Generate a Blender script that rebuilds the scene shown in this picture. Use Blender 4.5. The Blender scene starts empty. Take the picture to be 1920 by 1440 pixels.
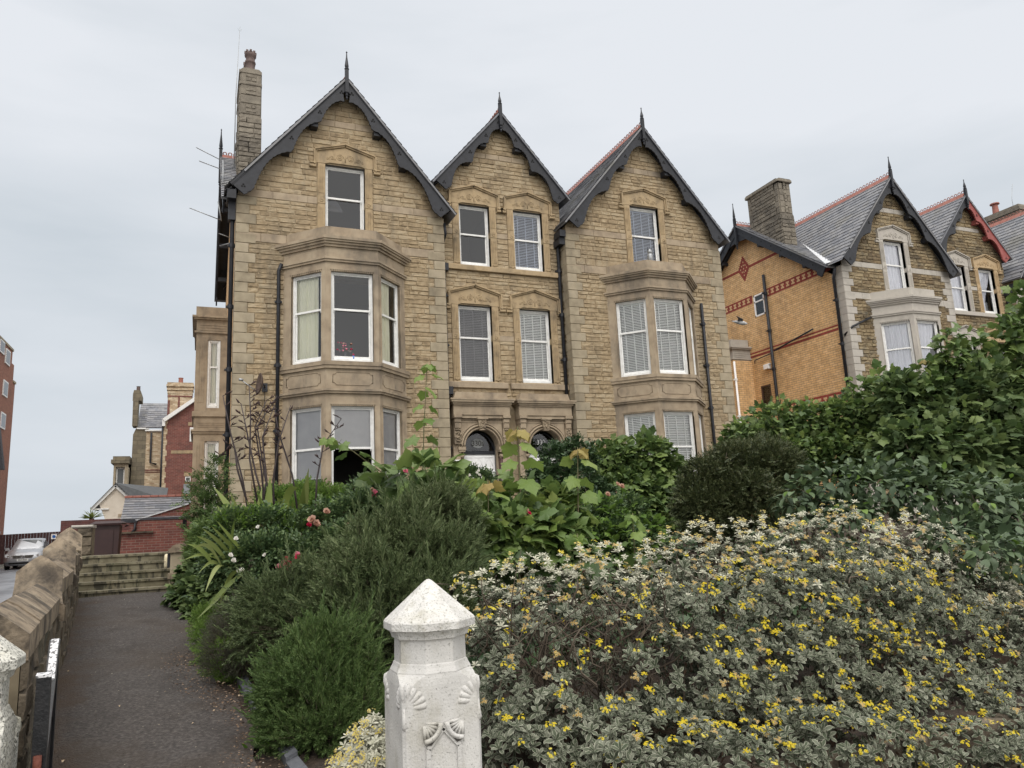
import bpy, math, random
import numpy as np
from mathutils import Vector
S=bpy.context.scene; COL=S.collection
rad=math.radians
# ---------------- camera ----------------
FPX=1410.14; PIT=0.185749; ROL=-0.047152; YAW=0.396742
def _cam():
    cy,sy=math.cos(YAW),math.sin(YAW); cp,sp=math.cos(PIT),math.sin(PIT)
    f=np.array([sy*cp,cy*cp,sp]); r=np.array([cy,-sy,0.]); u=np.cross(r,f)
    c,s=math.cos(ROL),math.sin(ROL)
    return c*r+s*u, -s*r+c*u, f
CR,CU,CF=_cam(); CC=np.array([0,0,1.6])
cd=bpy.data.cameras.new('Camera'); cam=bpy.data.objects.new('Camera',cd); COL.objects.link(cam); S.camera=cam
cd.sensor_width=36; cd.lens=FPX/1920*36; cd.clip_start=.05; cd.clip_end=5000
from mathutils import Matrix
m=Matrix(((CR[0],CU[0],-CF[0],0),(CR[1],CU[1],-CF[1],0),(CR[2],CU[2],-CF[2],1.6),(0,0,0,1)))
cam.matrix_world=m
def at(x,y,Y=None,Z=None,X=None):            # photo pixel + known plane -> world point
    d=(x-960)/FPX*CR-(y-720)/FPX*CU+CF
    t=(Y/d[1]) if Y is not None else ((Z-1.6)/d[2] if Z is not None else X/d[0])
    return CC+t*d
# ---------------- world ----------------
W=bpy.data.worlds.new('World'); S.world=W; W.use_nodes=True
nt=W.node_tree; nt.nodes.clear(); N=nt.nodes.new; LK=nt.links.new
tc=N('ShaderNodeTexCoord'); sep=N('ShaderNodeSeparateXYZ'); LK(tc.outputs['Generated'],sep.inputs[0])
def mth(op,a,b=None,c=None,tree=None,clamp=False):
    tr=tree or nt; n=tr.nodes.new('ShaderNodeMath'); n.operation=op; n.use_clamp=clamp
    for i,v in enumerate((a,b,c)):
        if v is None: continue
        if isinstance(v,(int,float)): n.inputs[i].default_value=v
        else: tr.links.new(v,n.inputs[i])
    return n.outputs[0]
mp=N('ShaderNodeMapping'); mp.inputs['Scale'].default_value=(1,1,4.5); LK(tc.outputs['Generated'],mp.inputs[0])
no=N('ShaderNodeTexNoise'); no.inputs['Scale'].default_value=1.5; no.inputs['Detail'].default_value=6; no.inputs['Roughness'].default_value=.5; LK(mp.outputs[0],no.inputs[0])
zel=sep.outputs['Z']
g=N('ShaderNodeMapRange'); LK(zel,g.inputs[0]); g.inputs[1].default_value=-.02; g.inputs[2].default_value=.6
f1=mth('MULTIPLY_ADD',no.outputs[0],1.25,mth('MULTIPLY_ADD',g.outputs[0],.60,-.45))
# brighter towards the right-hand side, like the photograph
f2=mth('MULTIPLY_ADD',sep.outputs['X'],.16,f1,clamp=True)
rp=N('ShaderNodeValToRGB'); LK(f2,rp.inputs[0]); e=rp.color_ramp.elements
e[0].position=.1; e[0].color=(.44,.51,.57,1); e[1].position=.82; e[1].color=(.78,.81,.855,1)
k=rp.color_ramp.elements.new(.42); k.color=(.62,.67,.72,1)
hz=N('ShaderNodeMapRange'); LK(zel,hz.inputs[0]); hz.inputs[1].default_value=.0; hz.inputs[2].default_value=.16; hz.inputs[3].default_value=.62; hz.inputs[4].default_value=0
mx=N('ShaderNodeMixRGB'); LK(hz.outputs[0],mx.inputs[0]); LK(rp.outputs[0],mx.inputs[1]); mx.inputs[2].default_value=(.74,.77,.82,1)
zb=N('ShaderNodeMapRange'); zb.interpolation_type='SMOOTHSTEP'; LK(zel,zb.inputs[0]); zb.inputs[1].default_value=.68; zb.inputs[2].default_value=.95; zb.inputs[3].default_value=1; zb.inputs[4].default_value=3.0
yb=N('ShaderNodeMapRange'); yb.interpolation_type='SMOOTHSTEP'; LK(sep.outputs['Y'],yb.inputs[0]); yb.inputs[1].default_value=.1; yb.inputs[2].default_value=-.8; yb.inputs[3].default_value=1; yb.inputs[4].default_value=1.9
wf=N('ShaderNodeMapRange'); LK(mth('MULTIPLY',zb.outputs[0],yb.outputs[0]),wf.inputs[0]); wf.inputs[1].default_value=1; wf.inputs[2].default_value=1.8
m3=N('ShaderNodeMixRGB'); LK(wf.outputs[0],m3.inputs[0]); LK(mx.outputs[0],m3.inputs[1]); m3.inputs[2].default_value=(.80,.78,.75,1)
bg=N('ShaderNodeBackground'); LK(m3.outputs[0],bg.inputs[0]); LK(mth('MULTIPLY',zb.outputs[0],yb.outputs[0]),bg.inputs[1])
sk=N('ShaderNodeTexSky'); sk.sky_type='NISHITA'; sk.sun_disc=False; sk.sun_elevation=rad(48); sk.sun_rotation=rad(200)
b2=N('ShaderNodeBackground'); b2.inputs[1].default_value=.05; LK(sk.outputs[0],b2.inputs[0])
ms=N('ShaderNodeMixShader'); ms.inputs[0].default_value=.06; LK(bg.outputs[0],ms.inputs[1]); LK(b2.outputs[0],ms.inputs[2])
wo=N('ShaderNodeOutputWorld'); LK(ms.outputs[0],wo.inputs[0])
sl=bpy.data.lights.new('Sun','SUN'); sl.energy=1.2; sl.angle=rad(22); sl.color=(1,.96,.9)
so=bpy.data.objects.new('Sun',sl); COL.objects.link(so); so.rotation_euler=(rad(42),0,rad(-20))
S.view_settings.view_transform='Standard'; S.view_settings.look='None'; S.view_settings.exposure=.10; S.view_settings.gamma=1
S.cycles.max_bounces=8; S.cycles.transparent_max_bounces=12
try: S.cycles.use_denoising=True
except Exception: pass

# ---------------- materials ----------------
def mat(name,cols,scale=6,rough=.8,bump=0,bscale=40,isl=.0,stain=None,trans=0,metal=0,spec=.4,wave=None,coord='Object',sstr=(1,1,1),detail=5,lo=.32,hi=.68,coat=0):
    """noise / island-random colour ramp + optional stains + bump"""
    M=bpy.data.materials.new(name); M.use_nodes=True; t=M.node_tree; t.nodes.clear(); n=t.nodes.new; L=t.links.new
    out=n('ShaderNodeOutputMaterial'); b=n('ShaderNodeBsdfPrincipled'); b.inputs['Roughness'].default_value=rough
    b.inputs['Metallic'].default_value=metal; b.inputs['Specular IOR Level'].default_value=spec
    if coat: b.inputs['Coat Weight'].default_value=coat; b.inputs['Coat Roughness'].default_value=.08
    c=n('ShaderNodeTexCoord'); mpp=n('ShaderNodeMapping'); mpp.inputs['Scale'].default_value=sstr; L(c.outputs[coord],mpp.inputs[0])
    nz=n('ShaderNodeTexNoise'); nz.inputs['Scale'].default_value=scale; nz.inputs['Detail'].default_value=detail; L(mpp.outputs[0],nz.inputs[0])
    fac=nz.outputs[0]
    mr=n('ShaderNodeMapRange'); L(fac,mr.inputs[0]); mr.inputs[1].default_value=lo; mr.inputs[2].default_value=hi; fac=mr.outputs[0]
    if isl:
        ge=n('ShaderNodeNewGeometry'); mixf=n('ShaderNodeMix'); mixf.inputs[0].default_value=isl
        L(fac,mixf.inputs[2]); L(ge.outputs['Random Per Island'],mixf.inputs[3]); fac=mixf.outputs[0]
    r=n('ShaderNodeValToRGB'); L(fac,r.inputs[0]); el=r.color_ramp.elements
    for i,cc in enumerate(cols):
        p=i/(len(cols)-1) if len(cols)>1 else 0
        if i==0: q=el[0]; q.position=p
        elif i==len(cols)-1: q=el[len(el)-1]; q.position=p
        else: q=el.new(p)
        q.color=(*cc,1)
    if len(cols)==1: el[1].color=(*cols[0],1)
    col=r.outputs[0]
    for st in (stain or []):            # (colour, scale, low, high, strength, stretch)
        m2=n('ShaderNodeMapping'); m2.inputs['Scale'].default_value=st[5] if len(st)>5 else (1,1,1); L(c.outputs[coord],m2.inputs[0])
        n2=n('ShaderNodeTexNoise'); n2.inputs['Scale'].default_value=st[1]; n2.inputs['Detail'].default_value=6; n2.inputs['Roughness'].default_value=.62; L(m2.outputs[0],n2.inputs[0])
        r2=n('ShaderNodeMapRange'); L(n2.outputs[0],r2.inputs[0]); r2.inputs[1].default_value=st[2]; r2.inputs[2].default_value=st[3]; r2.inputs[4].default_value=st[4]
        mm=n('ShaderNodeMixRGB'); L(r2.outputs[0],mm.inputs[0]); L(col,mm.inputs[1]); mm.inputs[2].default_value=(*st[0],1); col=mm.outputs[0]
    L(col,b.inputs['Base Color'])
    if bump:
        nb=n('ShaderNodeTexNoise'); nb.inputs['Scale'].default_value=bscale; nb.inputs['Detail'].default_value=6; L(c.outputs[coord],nb.inputs[0])
        bu=n('ShaderNodeBump'); bu.inputs['Strength'].default_value=min(1,bump); bu.inputs['Distance'].default_value=.02; L(nb.outputs[0],bu.inputs['Height']); L(bu.outputs[0],b.inputs['Normal'])
    sh=b.outputs[0]
    if trans:
        tr=n('ShaderNodeBsdfTranslucent'); L(col,tr.inputs[0]); mi=n('ShaderNodeMixShader'); mi.inputs[0].default_value=trans; L(sh,mi.inputs[1]); L(tr.outputs[0],mi.inputs[2]); sh=mi.outputs[0]
    L(sh,out.inputs[0]); return M
def brickmat(name,c1,c2,mo,bw=.225,bh=.075,mode='yz',msz=.006,stain=None,bump=.5,noise=.5,off=.5):
    M=mat(name,[c1,c2],3,.85,stain=stain); t=M.node_tree; n=t.nodes.new; L=t.links.new
    b=[x for x in t.nodes if x.type=='BSDF_PRINCIPLED'][0]; r=[x for x in t.nodes if x.type=='VALTORGB'][0]
    c=n('ShaderNodeTexCoord'); sp=n('ShaderNodeSeparateXYZ'); L(c.outputs['Object'],sp.inputs[0]); cb=n('ShaderNodeCombineXYZ')
    L(sp.outputs['Y' if mode=='yz' else 'X'],cb.inputs[0]); L(sp.outputs['Y' if mode=='xy' else 'Z'],cb.inputs[1])
    br=n('ShaderNodeTexBrick'); L(cb.outputs[0],br.inputs[0]); br.inputs['Scale'].default_value=1; br.offset=off
    br.inputs['Brick Width'].default_value=bw; br.inputs['Row Height'].default_value=bh; br.inputs['Mortar Size'].default_value=msz; br.inputs['Mortar Smooth'].default_value=.3
    br.inputs['Color1'].default_value=(*c1,1); br.inputs['Color2'].default_value=(*c2,1); br.inputs['Mortar'].default_value=(*mo,1); br.inputs['Bias'].default_value=0
    users=[l.to_socket for l in r.outputs[0].links]
    mm=n('ShaderNodeMixRGB'); mm.blend_type='MULTIPLY'; mm.inputs[0].default_value=noise; L(br.outputs[0],mm.inputs[1])
    nz=n('ShaderNodeTexNoise'); nz.inputs['Scale'].default_value=5; nz.inputs['Detail'].default_value=6; L(c.outputs['Object'],nz.inputs[0])
    mr=n('ShaderNodeMapRange'); L(nz.outputs[0],mr.inputs[0]); mr.inputs[1].default_value=.3; mr.inputs[2].default_value=.7; mr.inputs[3].default_value=.62; mr.inputs[4].default_value=1.25
    L(mr.outputs[0],mm.inputs[2])
    for u in users: L(mm.outputs[0],u)
    bu=n('ShaderNodeBump'); bu.invert=True; bu.inputs['Strength'].default_value=bump; bu.inputs['Distance'].default_value=.01; L(br.outputs['Fac'],bu.inputs['Height']); L(bu.outputs[0],b.inputs['Normal'])
    return M
def glassmat(name,tint=.75,refl=1.0,rough=.02):
    M=bpy.data.materials.new(name); M.use_nodes=True; t=M.node_tree; t.nodes.clear(); n=t.nodes.new; L=t.links.new
    o=n('ShaderNodeOutputMaterial'); a=n('ShaderNodeBsdfTransparent'); a.inputs[0].default_value=(tint,tint,tint*1.02,1)
    gsh=n('ShaderNodeBsdfGlossy'); gsh.inputs['Roughness'].default_value=rough; gsh.inputs[0].default_value=(.95,.97,1,1)
    fr=n('ShaderNodeFresnel'); fr.inputs[0].default_value=1.6
    c=n('ShaderNodeTexCoord'); nz=n('ShaderNodeTexNoise'); nz.inputs['Scale'].default_value=1.3; L(c.outputs['Object'],nz.inputs[0])
    bu=n('ShaderNodeBump'); bu.inputs['Strength'].default_value=.06; bu.inputs['Distance'].default_value=.05; L(nz.outputs[0],bu.inputs['Height']); L(bu.outputs[0],gsh.inputs['Normal'])
    mu=mth('MULTIPLY_ADD',fr.outputs[0],refl,.015,tree=t,clamp=True)
    mi=n('ShaderNodeMixShader'); L(mu,mi.inputs[0]); L(a.outputs[0],mi.inputs[1]); L(gsh.outputs[0],mi.inputs[2]); L(mi.outputs[0],o.inputs[0]); return M

DIRT=((.035,.032,.026),2.2,.5,.75,.75,(1,1,.35))
MOSS=((.06,.075,.025),1.1,.55,.75,.6)
ROCK=mat('rock_faced_sandstone',[(.155,.115,.070),(.265,.20,.122),(.335,.255,.158),(.39,.315,.21),(.28,.22,.148)],9,.9,.5,60,isl=.5,stain=[((.12,.105,.08),.55,.50,.74,.5,(1,1,.6)),((.10,.088,.07),1.5,.53,.72,.45,(1.8,1.8,.16)),((.05,.045,.037),14,.64,.82,.4)])
ASH=mat('dressed_sandstone',[(.22,.172,.122),(.325,.258,.182),(.38,.31,.222)],4,.85,.25,70,isl=.3,stain=[((.085,.075,.065),1.1,.5,.70,.7,(1,1,.45)),((.06,.052,.046),4.5,.56,.76,.5,(1,1,.5))])
ASH2=mat('warm_carved_sandstone',[(.27,.20,.12),(.38,.285,.17),(.35,.265,.165)],5,.85,.2,70,stain=[((.09,.078,.06),1.6,.48,.70,.75,(1,1,.5)),((.05,.045,.04),4,.6,.78,.5)])
ASHG=mat('grey_weathered_sandstone',[(.22,.18,.125),(.32,.27,.19),(.38,.32,.235)],5,.88,.3,70,isl=.5,stain=[((.065,.058,.045),1.5,.48,.72,.6,(1,1,.5)),((.08,.08,.035),.9,.6,.8,.3)])
MORT=mat('mortar',[(.13,.105,.07),(.20,.165,.11)],12,.95)
GREYR=mat('sooty_chimney_stone',[(.11,.095,.075),(.20,.175,.14),(.27,.24,.19)],9,.9,.6,60,isl=.5,stain=[((.06,.055,.05),1.2,.46,.68,.6)])
ROCKN=mat('dark_rubble_sandstone',[(.09,.065,.04),(.20,.145,.08),(.30,.235,.14),(.12,.10,.075)],9,.9,.7,60,isl=.7,stain=[((.05,.05,.042),1.1,.5,.72,.75),((.04,.036,.03),12,.55,.75,.6)])
ASHN=mat('pale_painted_stone',[(.33,.305,.27),(.42,.39,.345),(.37,.34,.31)],5,.8,.15,50,isl=.5,stain=[((.25,.23,.2),2,.52,.75,.6,(1,1,.4))])
ASHO=mat('tan_painted_stone',[(.38,.27,.15),(.44,.33,.20)],5,.8,.15,50)
BLK=mat('black_paint',[(.010,.011,.015),(.019,.021,.028)],8,.5,.1,50,stain=[((.25,.25,.25),26,.74,.79,.5)])
BLKH=mat('hole_black',[(.003,.003,.003)],8,.9)  # near-black painted in for the dark of holes; also plate lettering
REDP=mat('faded_red_paint',[(.24,.055,.05),(.30,.09,.08)],8,.6)
WHT=mat('white_window_paint',[(.66,.66,.645),(.78,.78,.765)],10,.45,stain=[((.45,.44,.40),6,.6,.8,.4)])
PVC=mat('white_plastic',[(.8,.8,.8),(.87,.87,.87)],4,.35)
LEAD=mat('lead',[(.42,.43,.45),(.6,.61,.63)],14,.6,.3)
SLATE=mat('slate',[(.085,.09,.105),(.15,.155,.175),(.21,.21,.22),(.12,.12,.13)],7,.55,.3,50,isl=.7,stain=[((.25,.23,.18),3,.6,.8,.5),((.12,.11,.075),.8,.55,.7,.5)])
RIDGE=mat('red_ridge_tile',[(.24,.085,.065),(.34,.15,.12)],9,.8,.2,40,isl=.5,stain=[((.12,.10,.08),5,.55,.75,.5)])
POT=mat('clay_pot',[(.085,.06,.055),(.14,.10,.09)],10,.8)
OBRK=brickmat('orange_brick',(.72,.48,.25),(.62,.39,.18),(.26,.17,.11),.23,.078,'yz',.007,stain=[((.10,.06,.04),1.4,.56,.74,.5,(1,1,.5))])
OBRKX=brickmat('orange_brick_front',(.72,.48,.25),(.62,.39,.18),(.26,.17,.11),.23,.078,'xz',.007)
RBRKS=brickmat('red_band_brick',(.30,.055,.04),(.24,.045,.035),(.12,.03,.03),.23,.078,'yz',.006)
CRM=mat('cream_brick',[(.55,.36,.19),(.62,.42,.24)],12,.8)
RBRK=brickmat('red_brick',(.21,.072,.055),(.145,.048,.04),(.23,.17,.14),.23,.078,'xz',.007,stain=[((.10,.05,.045),1.4,.5,.7,.6)])
RBRKT=brickmat('tower_brick',(.30,.13,.085),(.25,.105,.07),(.24,.15,.11),.23,.078,'xz',.005)
CBRK=brickmat('cream_wall_brick',(.62,.52,.37),(.36,.25,.15),(.35,.28,.2),.23,.078,'xz',.007)
YBRK=brickmat('dark_yard_brick',(.10,.035,.032),(.075,.028,.026),(.12,.08,.07),.23,.078,'xz',.006)
GBRK=brickmat('old_ashlar',(.20,.17,.115),(.13,.11,.08),(.08,.07,.05),.6,.3,'xz',.012)
GLS=glassmat('window_glass',.97,.92)
GLSN=glassmat('window_glass_pale',.97,1.0)
GLSD=glassmat('dark_fanlight_glass',.9,.3)
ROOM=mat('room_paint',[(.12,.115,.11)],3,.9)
CURT=mat('cream_curtain',[(.84,.84,.66),(.90,.89,.73)],5,.9,trans=0)
NET=mat('white_net_curtain',[(.84,.85,.88),(.90,.91,.94)],5,.9,trans=0)
BLND=mat('grey_roller_blind',[(.46,.46,.46),(.52,.52,.51)],4,.9,.15,200)
VEN=mat('white_blind_slat',[(.84,.86,.80),(.88,.89,.85)],4,.55)
BLUEV=mat('pale_blue_blind_slat',[(.42,.47,.56),(.5,.55,.63)],4,.6)
DIMV=mat('shaded_grey_blind_slat',[(.17,.165,.165),(.24,.235,.23)],4,.7)
DOORW=mat('white_door_paint',[(.82,.82,.82),(.88,.88,.88)],6,.4)
MARB=mat('dark_red_marble',[(.05,.03,.03),(.10,.06,.055)],20,.3)
ASPH=mat('worn_asphalt',[(.020,.016,.014),(.048,.040,.036),(.098,.086,.078)],38,.7,1,70,stain=[((.055,.038,.024),1.1,.50,.66,.5),((.085,.08,.08),.8,.55,.8,.3),((.016,.012,.010),2.2,.5,.7,.6),((.22,.19,.16),95,.72,.76,.7)],lo=.3,hi=.7)
DRIVE=mat('wet_concrete_driveway',[(.13,.135,.15),(.22,.225,.24)],1.5,.35,.3,20,stain=[((.05,.05,.055),.6,.5,.6,.8,(1,.25,1))])
SOIL=mat('garden_soil',[(.014,.010,.007),(.032,.022,.016),(.055,.040,.028)],30,.95,1,60,stain=[((.055,.030,.014),2.4,.5,.7,.6)])
FARG=mat('far_ground',[(.10,.10,.09),(.16,.15,.13)],.3,.95)
WALLR=mat('boundary_wall_stone',[(.055,.044,.032),(.11,.088,.062),(.17,.138,.10)],8,.92,.5,45,isl=.5,stain=[((.028,.024,.02),3.2,.5,.66,.85),((.05,.055,.03),1.5,.55,.7,.5)])
COPE=mat('weathered_coping_stone',[(.15,.118,.085),(.24,.19,.135),(.31,.25,.18)],6,.92,.45,60,isl=.3,stain=[((.04,.033,.027),1.9,.46,.60,.85),((.03,.025,.022),9,.52,.66,.7),((.35,.31,.24),3.5,.60,.75,.5)])
STEP=mat('mossy_step_stone',[(.10,.088,.058),(.17,.15,.10),(.21,.19,.13)],5,.9,.5,60,stain=[((.028,.026,.02),5,.50,.58,.8,(2.2,2.2,.6)),((.07,.078,.035),2,.52,.72,.35)])
PILW=mat('white_masonry_paint',[(.46,.45,.435),(.58,.57,.55)],6,.75,.22,90,stain=[((.36,.34,.28),5,.50,.68,.6,(1,1,.5)),((.10,.10,.085),80,.58,.66,.55),((.22,.21,.17),22,.60,.76,.5),((.20,.20,.18),2.2,.62,.72,.4,(1,1,.3))])
PILM=mat('speckled_cap_paint',[(.50,.49,.47),(.63,.62,.595)],8,.8,.35,85,stain=[((.36,.34,.27),7,.5,.68,.5),((.12,.12,.10),90,.55,.64,.6),((.30,.28,.22),28,.55,.68,.5)])
PILC=mat('lichened_white_paint',[(.48,.47,.42),(.60,.59,.54)],9,.8,.4,80,stain=[((.40,.37,.26),7,.5,.68,.5),((.06,.06,.05),70,.50,.60,.85)])
PILG=mat('dark_grey_brown',[(.05,.045,.04)],9,.9)  # flat dark colour for the niche patches and a door number
GBLK=mat('gloss_black_gate_paint',[(.010,.011,.013),(.02,.02,.022)],20,.28,.15,60,stain=[((.22,.22,.22),60,.70,.76,.6)])
GTOP=mat('peeling_white_paint',[(.72,.72,.74),(.62,.62,.64)],20,.6,.3,60,stain=[((.05,.05,.05),55,.52,.56,.9)])
RUST=mat('rust',[(.10,.03,.02),(.17,.055,.035)],30,.8,.5)
BINB=mat('brown_bin_plastic',[(.028,.012,.012),(.040,.018,.017)],6,.5)
FENB=mat('dark_brown_fence_paint',[(.045,.018,.018),(.062,.026,.025)],6,.6)
SILV=mat('silver_car_paint',[(.33,.34,.36),(.39,.40,.42)],2,.32,metal=.5,coat=.4)
RUB=mat('rubber',[(.012,.012,.012)],9,.8)
CHR=mat('chrome',[(.7,.7,.72)],9,.15,metal=1)
CGLS=mat('car_glass',[(.05,.055,.06),(.09,.10,.105)],1.5,.1,spec=.4)
PLT=mat('number_plate_white',[(.75,.75,.72)],9,.4)
BLUS=mat('blue_sign_paint',[(.02,.12,.40)],9,.4)
CREAM=mat('cream_plastic',[(.66,.58,.38),(.72,.64,.45)],8,.4)
ALU=mat('dull_aluminium',[(.28,.29,.30),(.38,.39,.40)],20,.45,metal=.6)
DSH=mat('rusty_dish_paint',[(.06,.04,.03),(.11,.075,.06)],30,.7)
EDGE=mat('dark_edging_stone',[(.062,.066,.075),(.105,.11,.125)],14,.7,.4,70)
RENDER=mat('cream_render',[(.55,.49,.41),(.66,.60,.52)],2,.9,stain=[((.35,.28,.2),3,.55,.75,.6)])
# brown moss creeping in from both edges of the path
def edge_moss(M):
    t=M.node_tree; n=t.nodes.new; L=t.links.new; b=[x for x in t.nodes if x.type=='BSDF_PRINCIPLED'][0]; src=b.inputs['Base Color'].links[0].from_socket
    c=n('ShaderNodeTexCoord'); sp=n('ShaderNodeSeparateXYZ'); L(c.outputs['Object'],sp.inputs[0])
    u=mth('ADD',sp.outputs['X'],mth('MULTIPLY_ADD',sp.outputs['Y'],.096,-.41,tree=t),tree=t)     # 0 at the middle of the path
    nz=n('ShaderNodeTexNoise'); nz.inputs['Scale'].default_value=2.2; nz.inputs['Detail'].default_value=8; nz.inputs['Roughness'].default_value=.7; L(c.outputs['Object'],nz.inputs[0])
    f=mth('ADD',mth('ABSOLUTE',u,tree=t),mth('MULTIPLY_ADD',nz.outputs[0],1.5,-.75,tree=t),tree=t)
    r=n('ShaderNodeMapRange'); L(f,r.inputs[0]); r.inputs[1].default_value=.52; r.inputs[2].default_value=.95; r.inputs[4].default_value=.85
    m=n('ShaderNodeMixRGB'); L(r.outputs[0],m.inputs[0]); L(src,m.inputs[1]); m.inputs[2].default_value=(.058,.032,.015,1); L(m.outputs[0],b.inputs['Base Color'])
edge_moss(ASPH)
# foliage
def leaf(name,cols,isl=.8,tr=.28,rough=.55,spec=.35,scale=1.5): return mat(name,cols,scale,rough,isl=isl,trans=tr,spec=spec)
L_SEN=leaf('grey_felted_leaf',[(.044,.057,.035),(.076,.091,.060),(.12,.134,.096),(.22,.23,.18)],.75,.12,.9,.1,2.0)
L_SENR=leaf('pale_leaf_rim',[(.27,.28,.215),(.44,.44,.355)],.8,.1,.9,.1)
L_SENT=leaf('silver_shoot_leaf',[(.32,.325,.245),(.47,.465,.37),(.62,.605,.50)],.8,.15,.9,.1)
L_DEAD=leaf('dead_brown_leaf',[(.018,.010,.007),(.040,.024,.016),(.09,.06,.042)],.9,.15,.9,.1)
F_YEL=leaf('yellow_petal',[(.66,.54,.02),(.84,.74,.06)],.8,.25,.6,.2)
F_YELD=leaf('faded_yellow_head',[(.46,.36,.12),(.60,.52,.28),(.42,.33,.20)],.9,.2,.8,.1)
F_CEN=leaf('flower_centre',[(.30,.12,.01),(.40,.2,.01)],.8,0,.8,.1)
L_MAP=leaf('sycamore_leaf',[(.050,.088,.028),(.088,.145,.042),(.14,.205,.06),(.215,.28,.08)],.75,.3,.45,.4)
L_MAPD=leaf('dark_sycamore_leaf',[(.044,.076,.032),(.076,.118,.046),(.12,.17,.062),(.18,.235,.08)],.75,.3,.5,.3)
L_MAPY=leaf('young_sycamore_leaf',[(.11,.185,.045),(.185,.265,.065),(.27,.32,.10)],.8,.4,.45,.35)
L_MAPR=leaf('bronze_shoot_leaf',[(.30,.21,.07),(.36,.33,.11)],.8,.35,.5,.3)
L_RIB=leaf('ribbed_leaf',[(.042,.07,.036),(.065,.10,.052),(.095,.14,.07),(.13,.19,.075)],.75,.2,.5,.4)
L_ROSM=leaf('rosemary_needle',[(.036,.058,.024),(.074,.106,.042),(.13,.17,.072),(.23,.265,.14)],.7,.15,.6,.3)
L_ROSM2=leaf('bright_rosemary_needle',[(.038,.070,.020),(.078,.13,.038),(.16,.22,.075)],.7,.2,.6,.3)
L_GREY=leaf('dull_heather_needle',[(.04,.04,.03),(.075,.08,.055),(.10,.115,.07)],.7,.1,.8,.2)
L_ROSE=leaf('rose_leaf',[(.032,.062,.028),(.058,.10,.04),(.095,.145,.06),(.18,.25,.09)],.8,.2,.45,.4)
L_BRIGHT=leaf('light_green_leaf',[(.07,.14,.025),(.13,.22,.04),(.20,.30,.07)],.8,.35,.5,.3)
L_DARK=leaf('evergreen_small_leaf',[(.022,.034,.013),(.042,.058,.022),(.072,.088,.034),(.115,.115,.05)],.8,.12,.5,.35)
L_IVY=leaf('ivy_leaf',[(.02,.042,.018),(.038,.072,.028),(.075,.12,.05)],.8,.15,.4,.45)
L_FLAX=leaf('flax_blade',[(.10,.15,.035),(.18,.23,.06),(.26,.29,.11)],.8,.25,.45,.35)
L_GRASS=leaf('grass_blade',[(.06,.13,.02),(.12,.22,.04)],.8,.3,.6,.2)
STALK=mat('dark_flax_stalk',[(.028,.020,.022),(.06,.045,.045)],8,.6)
SEED=mat('dark_seed_pod',[(.022,.010,.010),(.045,.020,.018)],8,.6,isl=.5)
BARK=mat('bark',[(.06,.045,.032),(.12,.095,.07)],14,.9,.6)
TWIG=mat('grey_brown_twig',[(.040,.030,.022),(.12,.095,.07)],8,.9,isl=.6)
GTWIG=mat('green_stem',[(.08,.10,.035),(.13,.10,.06)],6,.7)
P_PINK=leaf('pink_petal',[(.70,.16,.26),(.80,.36,.44)],.7,.3,.6,.2)
P_RED=leaf('crimson_petal',[(.42,.01,.05),(.58,.03,.10)],.7,.2,.6,.2)
P_WHT=leaf('white_petal',[(.75,.72,.66),(.85,.84,.80)],.7,.3,.6,.2)
P_FADE=leaf('faded_petal',[(.50,.28,.18),(.62,.42,.33),(.30,.13,.10)],.9,.2,.8,.1)
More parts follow.
